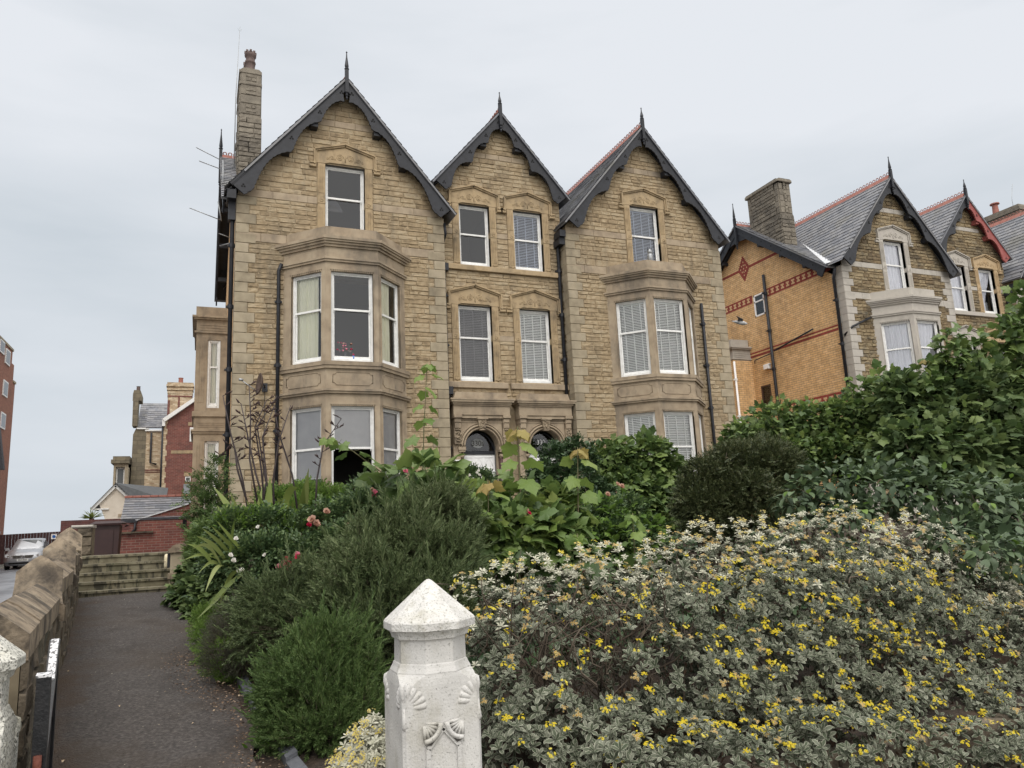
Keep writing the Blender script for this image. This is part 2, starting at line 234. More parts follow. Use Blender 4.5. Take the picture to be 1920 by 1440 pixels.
# ---------------- mesh helpers ----------------
class Fr:
    def __init__(s,O,U,N): s.O=np.array(O,float); s.U=np.array(U,float); s.U/=np.linalg.norm(s.U); s.N=np.array(N,float); s.N/=np.linalg.norm(s.N)
    def p(s,u,v,d): return s.O+s.U*u+s.N*d+np.array([0,0,v])
class MB:
    def __init__(s,F=None): s.v=[]; s.f=[]; s.mi=[]; s.F=F; s.m=0; s.sm=[]; s.smooth=False
    def V(s,a,b,c):
        s.v.append(tuple(s.F.p(a,b,c)) if s.F else (a,b,c)); return len(s.v)-1
    def A(s,f): s.f.append(tuple(f)); s.mi.append(s.m); s.sm.append(s.smooth)
    def box(s,a0,a1,b0,b1,c0,c1):
        q=[s.V(a,b,c) for c in(c0,c1) for b in(b0,b1) for a in(a0,a1)]
        for f in((0,2,3,1),(4,5,7,6),(0,1,5,4),(2,6,7,3),(0,4,6,2),(1,3,7,5)): s.A([q[i] for i in f])
    def cbox(s,a0,a1,b0,b1,c0,c1,e=.006,j=0):   # box with chamfered front (c1) edges
        r=lambda:random.uniform(-j,j)
        q=[s.V(a,b,c0) for b in(b0,b1) for a in(a0,a1)]
        k=[s.V(a,b,c1-e) for b in(b0,b1) for a in(a0,a1)]
        t=[s.V(a+r(),b+r(),c1+r()) for b in(b0+e,b1-e) for a in(a0+e,a1-e)]
        for f in((0,1,3,2),): s.A([t[i] for i in f])
        for A_,B_ in((q,k),(k,t)):
            for i,jj in((0,1),(1,3),(3,2),(2,0)): s.A((A_[i],A_[jj],B_[jj],B_[i]))
    def poly(s,pts): s.A([s.V(*p) for p in pts])
    def prism(s,pts,c0,c1):       # 2-D polygon in (a,b), extruded along c
        n=len(pts); A_=[s.V(x,y,c0) for x,y in pts]; B_=[s.V(x,y,c1) for x,y in pts]
        s.A(A_[::-1]); s.A(B_)
        for i in range(n): s.A((A_[i],A_[(i+1)%n],B_[(i+1)%n],B_[i]))
    def prismv(s,pts,b0,b1):      # polygon in (a,c), extruded along b
        n=len(pts); A_=[s.V(x,b0,y) for x,y in pts]; B_=[s.V(x,b1,y) for x,y in pts]
        s.A(A_); s.A(B_[::-1])
        for i in range(n): s.A((A_[i],B_[i],B_[(i+1)%n],A_[(i+1)%n]))
    def rings(s,R,cap=True,closed=True):
        ids=[[s.V(*p) for p in r] for r in R]; n=len(ids[0])
        for a,b in zip(ids,ids[1:]):
            for i in range(n if closed else n-1): s.A((a[i],a[(i+1)%n],b[(i+1)%n],b[i]))
        if cap: s.A(ids[0][::-1]); s.A(ids[-1])
    def tube(s,P,r,n=6,cap=True):
        P=[np.array(p,float) for p in P]; R=[]; nr=len(P)
        ref=None
        for i,p in enumerate(P):
            t=P[min(i+1,nr-1)]-P[max(i-1,0)]; t/=np.linalg.norm(t)+1e-9
            if ref is None: ref=np.array([0,0,1.]) if abs(t[2])<.8 else np.array([1.,0,0])
            a=np.cross(t,ref); a/=np.linalg.norm(a)+1e-9; b=np.cross(t,a); ref=b if False else ref
            rr=r[i] if isinstance(r,(list,tuple)) else r
            R.append([tuple(p+rr*(math.cos(2*math.pi*k/n)*a+math.sin(2*math.pi*k/n)*b)) for k in range(n)])
        sm=s.smooth; s.smooth=True; s.rings(R,cap); s.smooth=sm
    def lathe(s,cx,cy,prof,n=16,ph=0,rx=1,ry=1):
        R=[[(cx+r*rx*math.cos(2*math.pi*k/n+ph),cy+r*ry*math.sin(2*math.pi*k/n+ph),z) for k in range(n)] for r,z in prof]
        s.rings(R)
    def build(s,name,mats,parent=None,label=None):
        o=np.zeros(3) if parent is None else WL[parent.name]
        me=bpy.data.meshes.new(name); me.from_pydata([(a-o[0],b-o[1],c-o[2]) for a,b,c in s.v],[],s.f)
        ms_=mats if isinstance(mats,(list,tuple)) else [mats]
        for q in ms_: me.materials.append(q)
        me.polygons.foreach_set('material_index',s.mi); me.polygons.foreach_set('use_smooth',s.sm); me.update()
        ob=bpy.data.objects.new(name,me); COL.objects.link(ob); WL[ob.name]=np.array(o)
        if parent: ob.parent=parent
        if label: ob['label']=label
        return ob
WL={}
def thing(name,label,cat,loc,group=None):
    o=bpy.data.objects.new(name,None); COL.objects.link(o); o.location=tuple(loc); o.empty_display_size=.2
    WL[o.name]=np.array(loc,float); o['label']=label; o['category']=cat
    if group: o['group']=group
    return o
def recentre(ob,loc):
    loc=np.array(loc,float); me=ob.data; n=len(me.vertices); a=np.empty(n*3,np.float32); me.vertices.foreach_get('co',a); a=a.reshape(-1,3)-loc.astype(np.float32)
    me.vertices.foreach_set('co',a.ravel()); me.update(); ob.location=tuple(loc); WL[ob.name]=loc
def tag(o,label,cat,group=None,loc=None):
    if loc is not None: recentre(o,loc)
    o['label']=label; o['category']=cat
    if group: o['group']=group
    return o
def struct(o): o['kind']='structure'; return o
def clip(poly,H):
    for a,b,c in H:            # keep a*u+b*v<=c
        out=[]; n=len(poly)
        for i in range(n):
            p,q=poly[i],poly[(i+1)%n]; dp=a*p[0]+b*p[1]-c; dq=a*q[0]+b*q[1]-c
            if dp<=0: out.append(p)
            if (dp<0)!=(dq<0) and abs(dp-dq)>1e-9:
                t=dp/(dp-dq)
                if 0<t<1: out.append((p[0]+t*(q[0]-p[0]),p[1]+t*(q[1]-p[1])))
        poly=out
        if len(poly)<3: return []
    return poly
def area(p): return abs(sum(p[i][0]*p[(i+1)%len(p)][1]-p[(i+1)%len(p)][0]*p[i][1] for i in range(len(p))))/2
def intervals(u0,u1,v0,v1,holes):
    I=[(u0,u1)]
    for a,b,c,d in holes:
        if v1<=c+1e-6 or v0>=d-1e-6: continue
        J=[]
        for p,q in I:
            if b<=p or a>=q: J.append((p,q)); continue
            if a>p: J.append((p,a))
            if b<q: J.append((b,q))
        I=J
    return [(p,q) for p,q in I if q-p>.004]
def backing(mb,u0,u1,v0,v1,holes,H,d):
    vs=sorted({v0,v1,*[h[2] for h in holes if v0<h[2]<v1],*[h[3] for h in holes if v0<h[3]<v1]})
    for a,b in zip(vs,vs[1:]):
        for p,q in intervals(u0,u1,a,b,holes):
            pl=clip([(p,a),(q,a),(q,b),(p,b)],H)
            if len(pl)>2: mb.poly([(x,y,d) for x,y in pl])
def rubble(mb,u0,u1,v0,v1,holes,H,R,hmin=.105,hmax=.15,wmin=.2,wmax=.5,rough=.018,breaks=()):
    """rock-faced coursed stone: every stone its own little hacked block"""
    vs=sorted({v0,v1,*[h[2] for h in holes if v0<h[2]<v1],*[h[3] for h in holes if v0<h[3]<v1],*[b for b in breaks if v0<b<v1]})
    vv=[vs[0]]
    for x in vs[1:]:
        if x-vv[-1]>.05: vv.append(x)
    for a,b in zip(vv,vv[1:]):
        n=max(1,round((b-a)/R.uniform(hmin,hmax))); ws=[R.uniform(.8,1.2) for _ in range(n)]; t=sum(ws); y=a
        for w in ws:
            h=(b-a)*w/t; y0,y1=y,y+h; y=y1
            for p,q in intervals(u0,u1,y0+.02,y1-.02,holes):
                x=p
                while x<q-.01:
                    L=R.uniform(wmin,wmax)
                    if q-(x+L)<wmin*.6: L=q-x
                    stone(mb,x,x+L,y0,y1,H,R,rough); x+=L
def stone(mb,x0,x1,y0,y1,H,R,rough):
    g=.0055
    full=[(x0+g,y0+g),(x1-g,y0+g),(x1-g,y1-g),(x0+g,y1-g)]
    pl=clip(full,H)
    if len(pl)<3 or area(pl)<.0012: return
    base=R.uniform(.010,.010+rough)
    if abs(area(pl)-area(full))<1e-6:
        nx=4 if x1-x0>.25 else 3; i0=.016
        xs=[x0+g]+[x0+i0+(x1-x0-2*i0)*i/(nx-1) for i in range(nx)]+[x1-g]
        ys=[y0+g,y0+i0,(y0+y1)/2+R.uniform(-.015,.015),y1-i0,y1-g]; ids=[]
        for j,yy in enumerate(ys):
            row=[]
            for i,xx in enumerate(xs):
                e=i in(0,len(xs)-1) or j in(0,len(ys)-1)
                row.append(mb.V(xx+(0 if e else R.uniform(-.008,.008)),yy+(0 if e else R.uniform(-.006,.006)),0 if e else base+R.uniform(-.3,1)*rough*.75))
            ids.append(row)
        for j in range(len(ys)-1):
            for i in range(len(xs)-1): mb.A((ids[j][i],ids[j][i+1],ids[j+1][i+1],ids[j+1][i]))
    else:
        cx=sum(p[0] for p in pl)/len(pl); cy=sum(p[1] for p in pl)/len(pl)
        o=[mb.V(p[0],p[1],0) for p in pl]; k=[mb.V(cx+(p[0]-cx)*.86,cy+(p[1]-cy)*.8,base+R.uniform(-.3,1)*rough*.6) for p in pl]; c=mb.V(cx,cy,base+rough*.7)
        n=len(pl)
        for i in range(n): mb.A((o[i],o[(i+1)%n],k[(i+1)%n],k[i])); mb.A((k[i],k[(i+1)%n],c))
def quoins(mb,u,sgn,v0,v1,d=.03,wide=.43,nar=.27,h=.245,side=.0):
    """sgn=+1: wall lies at larger u.  side>0: the corner is free and the blocks wrap round it"""
    v=v0;i=0
    while v<v1-.05:
        w=wide if i%2 else nar; t=min(h,v1-v)
        e=side*.028; a,b=(u-e,u+w) if sgn>0 else (u-w,u+e)
        dp=-(nar if i%2 else wide) if side else -.0
        mb.cbox(a,b,v+.004,v+t-.004,dp-.002*(i%2),d,.010,.0012); v+=t; i+=1
def spiral(c,R0,turns,dirn=1,n=26,F=None,d=.06,y=1):
    pts=[]
    for i in range(n):
        t=i/(n-1); a=turns*2*math.pi*t; r=R0*(1-t)*.95+.008
        pts.append((c[0]+dirn*r*math.cos(a),c[1]+y*r*math.sin(a),d))
    return pts
def ftube(mb,pts,r,n=4):         # tube along points given in the frame
    F=mb.F; mb.F=None; mb.tube([F.p(*p) for p in pts],r,n); mb.F=F
def surround(root,F,u0,u1,v0,v1,vm,M,name='window_surround',label=None):
    mb=MB(F); c=(u0+u1)/2; w=.19
    for s in(0,1):
        a,b=(u0-w,u0) if s==0 else (u1,u1+w)
        for (y0,y1) in((v0-.02,vm-.08),(vm+.08,v1)):
            mb.cbox(a,b,y0,y1,-.12,.045,.006)
            for k in range(3):
                x=a+.035+k*.047; mb.box(x,x+.022,y0+.12,y1-.1,.04,.060)
        mb.cbox(a-.004,b+.004,vm-.08,vm+.08,-.12,.055,.006)
        ftube(mb,[((a+b)/2+.038*math.cos(t*.785),vm+.038*math.sin(t*.785),.056) for t in range(9)],.009)
        mb.cbox(a-.02,b+.012,v0-.14,v0-.02,-.1,.06,.01)
        for k in range(4): mb.lathe  # (carved foot is suggested by the small leaves below)
        for k in(-1,0,1): ftube(mb,[((a+b)/2,v0-.01,.05),((a+b)/2+k*.05,v0+.05,.062),((a+b)/2+k*.075,v0+.02,.055)],.009)
    sh=v1+.30; ap=v1+.49; a,b=u0-.21,u1+.21
    # lintel with chamfered inner corners
    mb.prism([(a,v1),(u0-.0,v1),(u0+.10,v1+.035),(u1-.10,v1+.035),(u1,v1),(b,v1),(b,sh),(c,ap),(a,sh)],-.12,.052)
    for s in(-1,1):
        ftube(mb,spiral((c+s*.135,v1+.20),.095,2.2,-s,d=.054),.0085)
        ftube(mb,spiral((c+s*.33,v1+.165),.055,1.6,s,18,d=.054),.0075)
        ftube(mb,spiral((c+s*.44,v1+.13),.032,1.2,-s,12,d=.054),.0065)
        for k in range(3): ftube(mb,[(c+s*(.24+.03*k),v1+.11+.0*k,.053),(c+s*(.25+.03*k),v1+.19-.02*k,.058)],.006)
    ftube(mb,[(c,v1+.08,.055),(c,v1+.34,.055)],.010)
    # hood mould
    pa=[(a-.17,v1-.06),(a-.035,v1-.06),(a-.035,sh+.02),(c,ap+.045),(b+.035,sh+.02),(b+.035,v1-.06),(b+.17,v1-.06)]
    for (p,q) in zip(pa,pa[1:]):
        dx,dy=q[0]-p[0],q[1]-p[1]; L=math.hypot(dx,dy); nx,ny=-dy/L,dx/L; ex,ey=dx/L*.012,dy/L*.012
        for (t0,t1,dd) in((-.028,.012,.085),(.012,.045,.12)):
            mb.prism([(p[0]-ex+nx*t0,p[1]-ey+ny*t0),(q[0]+ex+nx*t0,q[1]+ey+ny*t0),(q[0]+ex+nx*t1,q[1]+ey+ny*t1),(p[0]-ex+nx*t1,p[1]-ey+ny*t1)],0,dd+abs(dx)*.0007)
    for x in(a-.10,b+.10): mb.cbox(x-.085,x+.085,v1-.145,v1-.075,0,.10,.012)
    return mb.build(name,M,root,label)
def sash(par,F,u0,u1,v0,v1,vm,kind,nm='window',glass=None,d=-.10,label=None,wm=None,open_=0):
    """sash window (frame + glass + what hangs behind it); returns the frame object"""
    wm=wm or WHT; f=MB(F); t=.058
    f.cbox(u0,u0+t,v0,v1,d-.09,d,.006); f.cbox(u1-t,u1,v0,v1,d-.09,d,.006); f.cbox(u0+t,u1-t,v1-t*.9,v1,d-.09,d-.002,.006); f.cbox(u0+t,u1-t,v0,v0+.085,d-.09,d+.012,.01)
    a,b=u0+t,u1-t
    f.cbox(a,b,vm-.022,vm+.03,d-.055,d-.018,.005)                       # meeting rail
    f.cbox(a,a+.028,vm,v1-t*.9,d-.05,d-.02,.004); f.cbox(b-.028,b,vm,v1-t*.9,d-.05,d-.02,.004); f.cbox(a,b,v1-t*.9-.03,v1-t*.9,d-.05,d-.022,.004)
    if not open_: f.cbox(a,a+.035,v0+.085,vm-.022,d-.08,d-.045,.004); f.cbox(b-.035,b,v0+.085,vm-.022,d-.08,d-.045,.004); f.cbox(a,b,v0+.085,v0+.15,d-.08,d-.043,.006)
    for x in(a+.012,b-.030): f.box(x,x+.018,vm-.06,vm-.022,d-.05,d-.02)
    fo=f.build(nm,wm,par,label)
    g=MB(F); g.poly([(x,y,d-.036) for x,y in((a+.02,vm+.02),(b-.02,vm+.02),(b-.02,v1-.07),(a+.02,v1-.07))])
    if not open_: g.poly([(x,y,d-.064) for x,y in((a+.028,v0+.12),(b-.028,v0+.12),(b-.028,vm-.01),(a+.028,vm-.01))])
    pane_par=fo if par.type=='EMPTY' else par
    g.build('window_pane',glass or GLS,pane_par)
    hang(pane_par,F,u0+.05,u1-.05,v0+.07,v1-.05,vm,kind,d-.115)
    return fo
def curtain(par,F,a,b,y0,y1,d,M,gather=0,R=None,nm='curtain'):
    R=R or random; mb=MB(F); mb.smooth=True; n=max(10,int((b-a)/.018)); rows=8; ids=[]
    ph=R.uniform(0,6)
    for j in range(rows):
        t=j/(rows-1); y=y1+(y0-y1)*t; row=[]
        for i in range(n):
            s=i/(n-1); x=a+(b-a)*s
            if gather: x=a+(b-a)*(s*(1-gather*math.sin(t*1.9)**2))
            row.append(mb.V(x,y,d+.022*math.sin(s*(b-a)*75+ph+.6*math.sin(5*t))+.012*math.sin(s*31+ph*2)))
        ids.append(row)
    for j in range(rows-1):
        for i in range(n-1): mb.A((ids[j][i],ids[j][i+1],ids[j+1][i+1],ids[j+1][i]))
    return mb.build(nm,M,par)
def hang(par,F,a,b,y0,y1,vm,kind,d):
    w=b-a
    if kind=='curtain_left': curtain(par,F,a,a+w*.8,y0,y1,d,CURT)
    elif kind=='curtain_all': curtain(par,F,a,b,y0,y1,d,CURT)
    elif kind=='curtain_right': curtain(par,F,a+w*.0,a+w*.75,y0,y1,d,CURT)
    elif kind=='net': curtain(par,F,a,b,y0,y1,d,NET,0,nm='net_curtain')
    elif kind=='netgather': curtain(par,F,a,a+w,y0,y1,d,NET,.55,nm='net_curtain')
    elif kind=='roller':
        m=MB(F); m.box(a,b,y0+.02,y1,d+.02,d+.024); m.build('roller_blind',BLND,par)
    elif kind=='roller34':
        yb=y0+(y1-y0)*.22; m=MB(F); m.box(a,b,yb,y1,d+.02,d+.024); r=m.build('roller_blind',BLND,par)
        m=MB(F); m.box(a,b,yb-.03,yb,d+.018,d+.032); m.build('blind_bar',WHT,r if par.type=='EMPTY' else par)
    elif kind=='roller_top':
        yb=vm+.01; m=MB(F); m.box(a,b,yb,y1,d+.02,d+.024); m.build('roller_blind',BLND,par)
    elif kind in('venetian','venetian_blue','venetian_dim'):
        m=MB(F); lo_=y0; y=y1-.04; P=.047
        while y>lo_:
            m.poly([(a,y,d+.004),(b,y,d+.004),(b,y-.034,d+.026),(a,y-.034,d+.026)]); y-=P
        for k in(.2,.5,.8): m.box(a+w*k-.014,a+w*k+.014,lo_,y1,d+.036,d+.038)
        m.box(a,b,y1-.05,y1,d-.01,d+.04)
        m.build('venetian_blind',BLUEV if kind=='venetian_blue' else DIMV if kind=='venetian_dim' else VEN,par)
def rooms(mb,F,L):
    for (u0,u1,v0,v1) in L:
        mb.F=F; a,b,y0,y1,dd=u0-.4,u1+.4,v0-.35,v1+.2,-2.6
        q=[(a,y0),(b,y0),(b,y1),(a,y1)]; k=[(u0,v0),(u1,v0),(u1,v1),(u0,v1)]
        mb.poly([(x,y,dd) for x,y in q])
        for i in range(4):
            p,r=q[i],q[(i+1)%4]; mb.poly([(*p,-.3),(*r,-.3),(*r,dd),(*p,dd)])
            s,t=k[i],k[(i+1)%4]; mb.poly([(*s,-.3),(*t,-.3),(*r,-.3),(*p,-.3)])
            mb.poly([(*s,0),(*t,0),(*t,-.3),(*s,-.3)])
def pathbox(mb,P,w,d0,d1):
    for p,q in zip(P,P[1:]):
        dx,dy=q[0]-p[0],q[1]-p[1]; L=math.hypot(dx,dy) or 1; nx,ny=-dy/L*w,dx/L*w
        mb.prism([(p[0]-nx,p[1]-ny),(q[0]-nx,q[1]-ny),(q[0]+nx,q[1]+ny),(p[0]+nx,p[1]+ny)],d0,d1)
def bay(root,ox,c,top,kinds,style,side_lbl):
    """canted two-storey bay; F has its origin on the wall at the bay's centre"""
    F=Fr((ox+c,18,0),(1,0,0),(0,-1,0)); AM=style['ash']; mb=MB(F)
    def ring(o,z0,z1,zt=None):
        k=.62+o*.414; pts=[(-1.5-o*1.41,0),(-k,.88+o),(k,.88+o),(1.5+o*1.41,0)]
        mb.prismv(pts,z0,z1)
    ring(-.05,8.50,8.80); ring(.15,8.43,8.50); ring(.125,8.385,8.43); ring(.085,8.33,8.385); ring(.045,8.27,8.33); ring(0,8.0,8.27); ring(.065,7.955,8.0); ring(.04,7.90,7.955); ring(0,7.68,7.90)
    ring(.07,5.405,5.5); ring(.05,5.33,5.405); ring(0,4.85,5.33); ring(.085,4.80,4.85); ring(.055,4.75,4.80); ring(0,4.47,4.75); ring(.07,2.25,2.35); ring(.02,1.0,2.25)
    s2=math.sqrt(.5); faces=[]
    for (p,q) in(((-1.5,0),(-.62,.88)),((-.62,.88),(.62,.88)),((.62,.88),(1.5,0))):
        du,dd=q[0]-p[0],q[1]-p[1]; L=math.hypot(du,dd); du/=L; dd/=L
        O=F.p(p[0],0,p[1]); U=F.U*du+F.N*dd; Nn=F.U*(-dd)+F.N*du
        if np.dot(Nn,F.N)<0: Nn=-Nn
        faces.append((Fr(O,U,Nn),L))
    bo=None; post=[]
    for fi,(G,L) in enumerate(faces):
        e0,e1=((.25,.125),(.125,.125),(.125,.25))[fi]
        m2=MB(G); m2.v=mb.v; m2.f=mb.f; m2.mi=mb.mi; m2.sm=mb.sm
        for (z0,z1) in((2.35,4.47),(5.5,7.68)):
            m2.box(0.001,e0,z0,z1,-.24,-.0015*fi); m2.box(L-e1,L-.001,z0,z1,-.24,-.0015*fi)
            m2.cbox(e0-.03,e0,z0,z1-.12,-.06,.012,.008); m2.cbox(L-e1,L-e1+.03,z0,z1-.12,-.06,.012,.008)
            x=e0+.01
            while x<L-e1-.02: m2.box(x,x+.026,z1-.015,z1+.028,.0,.018); x+=.052
            m2.box(e0-.02,L-e1+.02,z1+.028,z1+.05,0,.022)
        a,b,y0,y1=.16,L-.16,4.95,5.25
        if fi!=1: a,b=.14,L-.14
        k=.05; ftube(m2,[(a+k*1.6,y0,.003),(b-k*1.6,y0,.003),(b-k,y0+k,.003),(b,y0+k,.003),(b,y1-k,.003),(b-k,y1-k,.003),(b-k*1.6,y1,.003),(a+k*1.6,y1,.003),(a+k,y1-k,.003),(a,y1-k,.003),(a,y0+k,.003),(a+k,y0+k,.003),(a+k*1.6,y0,.003)],.011)
    bo=mb.build('bay_window',AM,root,side_lbl)
    for fi,(G,L) in enumerate(faces):
        e0,e1=((.25,.125),(.125,.125),(.125,.25))[fi]
        sash(bo,G,e0,L-e1,5.5,7.68,6.76,kinds[0][fi],'window_frame',style['glass'],d=-.07)
        sash(bo,G,e0,L-e1,2.35,4.47,3.50,kinds[1][fi],'window_frame',style['glass'],d=-.07,open_=(kinds[1][fi]=='roller_top'))
    return bo,faces
def barge(root,O,c,za,slope,L,M,d=.30,names='bargeboard',u=(1,0,0),n=(0,-1,0),plain=False,mats=None):
    """pair of cusped boards hung from the roof edge"""
    F=Fr(O,u,n); ca=1/math.sqrt(1+slope*slope); sa=slope*ca; Ls=L/ca; obs=[]
    for s in(-1,1):
        mb=MB(F)
        def pt(t,w,d_): # t along slope from apex, w distance inward (downwards, perpendicular)
            return (c+s*(t*ca-w*sa),za-t*sa-w*ca,d_)
        N_=70; lo_=[];
        for i in range(N_+1):
            t=Ls*i/N_; x=t/Ls
            if plain: w=.30+.03*math.sin(min(1,x/.18)*math.pi)*(-1)+(.10 if x>.95 else 0)
            else:
                cus=[0,.13,.34,.61,.94,1.0]; W_=[.46,.34,.35,.41,.43,.38]; dep=[.20,.13,.17,.22,0.0]
                j=max(k for k in range(5) if x>=cus[k]-1e-9); q=(x-cus[j])/(cus[j+1]-cus[j]+1e-9)
                w=W_[j]+(W_[j+1]-W_[j])*q-dep[j]*math.sin(math.pi*min(1,q**(.75 if j else 1)))
                if j==0: w+=.03*(q>.8)
            if x<.10 : w=min(w,(.62-x*3) if x<.0 else w)
            lo_.append((t,w))
        # teeth
        ring=[]
        top=[(0,-.02),(Ls,-.02)]
        for i,(t,w) in enumerate(lo_): ring.append((t,w+(.016 if i%2 and not plain else 0)))
        # body built as quads between top edge and lower edge (front, back, underside)
        for k in range(len(ring)-1):
            (t0,w0),(t1,w1)=ring[k],ring[k+1]
            tt0,tt1=t0,t1
            # clamp at the centre line
            def cl(t,w): 
                m=t*ca/sa
                return min(w,m+.0) if t*ca-w*sa<0 else w
            w0c,w1c=cl(t0,w0),cl(t1,w1)
            A=pt(t0,-.02,d); B=pt(t1,-.02,d); Cc=pt(t1,w1c,d); D=pt(t0,w0c,d)
            A2=pt(t0,-.02,d-.045); B2=pt(t1,-.02,d-.045); C2=pt(t1,w1c,d-.045); D2=pt(t0,w0c,d-.045)
            mb.poly([A,B,Cc,D]); mb.poly([A2,D2,C2,B2]); mb.poly([D,Cc,C2,D2]); mb.poly([A,A2,B2,B])
        # centre plate under the apex (spandrel)
        mb.poly([pt(Ls,-.02,d),pt(Ls,-.02,d-.045),pt(Ls,ring[-1][1],d-.045),pt(Ls,ring[-1][1],d)])
        # top batten and raised fillet
        for w0,w1,dd in((-.035,.03,.02),(.03,.055,.01)):
            a_=[pt(0,w0,d+dd),pt(Ls+.02,w0,d+dd),pt(Ls+.02,w1,d+dd),pt(0,w1,d+dd)]; b_=[pt(0,w0,d-.06),pt(Ls+.02,w0,d-.06),pt(Ls+.02,w1,d-.06),pt(0,w1,d-.06)]
            mb.poly(a_); 
            for i in range(4): mb.poly([a_[i],b_[i],b_[(i+1)%4],a_[(i+1)%4]])
        # rounded foot
        cx,cz,_=pt(Ls-.17,.24,0)
        if not plain: mb.prism([(cx+.165*math.cos(k*math.pi/10),cz+.165*math.sin(k*math.pi/10)) for k in range(20)],d-.047,d+.003)
        # brackets carrying the board back to the wall
        if not plain:
            for x in(.37,.62):
                px_,pz_,_=pt(Ls*x-.04,.24,0); mb.box(px_-.09,px_+.09,pz_-.12,pz_+.05,0,d-.05)
        else:
            for x in(.3,.55,.8): 
                px_,pz_,_=pt(Ls*x,.30,0); mb.box(px_-.06,px_+.06,pz_-.09,pz_+.04,0,d-.05)
        # soffit
        e0=[pt(0,.04,d-.05),pt(Ls,.04,d-.05),pt(Ls,.04,-.0),pt(0,.04,-.0)]; mb.poly(e0)
        mb.m=1       # trefoil holes drawn as near-black discs, nothing is cut through
        for x,w in ([(.97,.23),(.55,.17),(.30,.17),(.10,.17)] if not plain else [(k/9,.15) for k in range(1,9)]):
            q=pt(Ls*x-(.02 if not plain else 0),w,0)
            for k in range(3 if not plain else 1):
                a=k*2.094+1.57; rr=.034 if not plain else 0; rad_=.024
                mb.prism([(q[0]+rr*math.cos(a)+rad_*math.cos(b*math.pi/4),q[1]+rr*math.sin(a)+rad_*math.sin(b*math.pi/4)) for b in range(8)],d-.01,d+.0045)
        obs.append(mb.build(names,[ (mats[0] if (mats and s<0) else mats[1] if mats else M),BLKH],root))
    return obs
def finial(root,x,y,za,M=None,h=1.0,drop=.62):
    m=MB(); m.lathe(x,y,[(.012,za-drop),(.035,za-drop+.04),(.02,za-drop+.08),(.045,za-drop+.13),(.03,za-drop+.16),(.055,za-drop+.2)],8)
    m.box(x-.045,x+.045,y-.045,y+.045,za-drop+.2,za+.22)
    m.lathe(x,y,[(.05,za+.22),(.065,za+.25),(.04,za+.28),(.05,za+.31),(.052,za+.34),(.018,za+h*.78),(.012,za+h*.93),(.024,za+h*.955),(.012,za+h*.975),(.004,za+h)],8)
    return m.build('finial',M or BLK,root)
def slates(mb,P0,rd,dn,L,Wd,R,H=None,sheet=None,sw=.27,ex=.215,th=.012):
    """slate courses: P0 start of ridge, rd unit along ridge, dn unit down-slope"""
    P0,rd,dn=[np.array(a,float) for a in(P0,rd,dn)]; nn=np.cross(rd,dn); nn/=np.linalg.norm(nn)
    if nn[2]<0: nn=-nn
    nr=int(Wd/ex)+1
    for r in range(nr):
        t0=r*ex; x=-(r%2)*sw/2
        while x<L:
            a=max(0,x)+.003; b=min(L,x+sw)-.003; x+=sw
            if b-a<.03: continue
            ln=ex*1.15+R.uniform(-.008,.008); lift=R.uniform(0,.006)
            t1=min(Wd,t0+ln)
            if H and H(P0+rd*(a+b)/2+dn*(t0+t1)/2): continue
            q=[P0+rd*a+dn*t0+nn*.004,P0+rd*b+dn*t0+nn*.004,P0+rd*b+dn*t1+nn*(.022+lift),P0+rd*a+dn*t1+nn*(.022+lift)]
            k=[mb.V(*z) for z in q]; g=[mb.V(*(z-nn*th)) for z in q[2:]]
            mb.A(k); mb.A((k[3],k[2],g[0],g[1]))
    Wd=sheet or Wd
    e=[P0,P0+rd*L,P0+rd*L+dn*Wd,P0+dn*Wd]; mb.poly([tuple(z-nn*.004) for z in e]); mb.poly([tuple(z-nn*.05) for z in e])
    for i in range(4): mb.poly([tuple(e[i]-nn*.004),tuple(e[(i+1)%4]-nn*.004),tuple(e[(i+1)%4]-nn*.05),tuple(e[i]-nn*.05)])
def ridge(root,P0,rd,L,crest=True,M=None,name='ridge_tiles'):
    P0=np.array(P0,float); rd=np.array(rd,float); sd=np.cross(rd,[0,0,1]); mb=MB(); n=int(L/.3)
    for i in range(n):
        a=P0+rd*(i*.3+.004); b=P0+rd*(i*.3+.292); R_=[]
        for p in(a,b): R_.append([tuple(p+sd*w+np.array([0,0,z])) for w,z in((-.13,-.15),(-.12,-.13),(-.02,.03),(.02,.03),(.12,-.13),(.13,-.15))])
        mb.rings(R_,cap=True)
        if crest:
            for q in(.075,.225):
                c=P0+rd*(i*.3+q)
                mb.tube([c+rd*.05*math.cos(t)+np.array([0,0,.075+.05*math.sin(t)]) for t in np.linspace(-.6,3.74,9)],.016,4)
    return mb.build(name,M or RIDGE,root)
def pipe(root,P,r=.045,M=None,name='drainpipe',collars=True):
    mb=MB(); mb.tube(P,r,8)
    if collars:
        for a,b in zip(P,P[1:]):
            a,b=np.array(a),np.array(b)
            if abs((b-a)[2])>1.5:
                n=int(abs((b-a)[2])/1.4)
                for i in range(1,n+1):
                    p=a+(b-a)*i/(n+.5); mb.lathe(p[0],p[1],[(r*1.3,p[2]-.05),(r*1.35,p[2]+.05)],8); mb.box(p[0]-r*2,p[0]+r*2,p[1]-.01,p[1]+r*1.5,p[2]-.02,p[2]+.02)
    return mb.build(name,M or BLK,root)
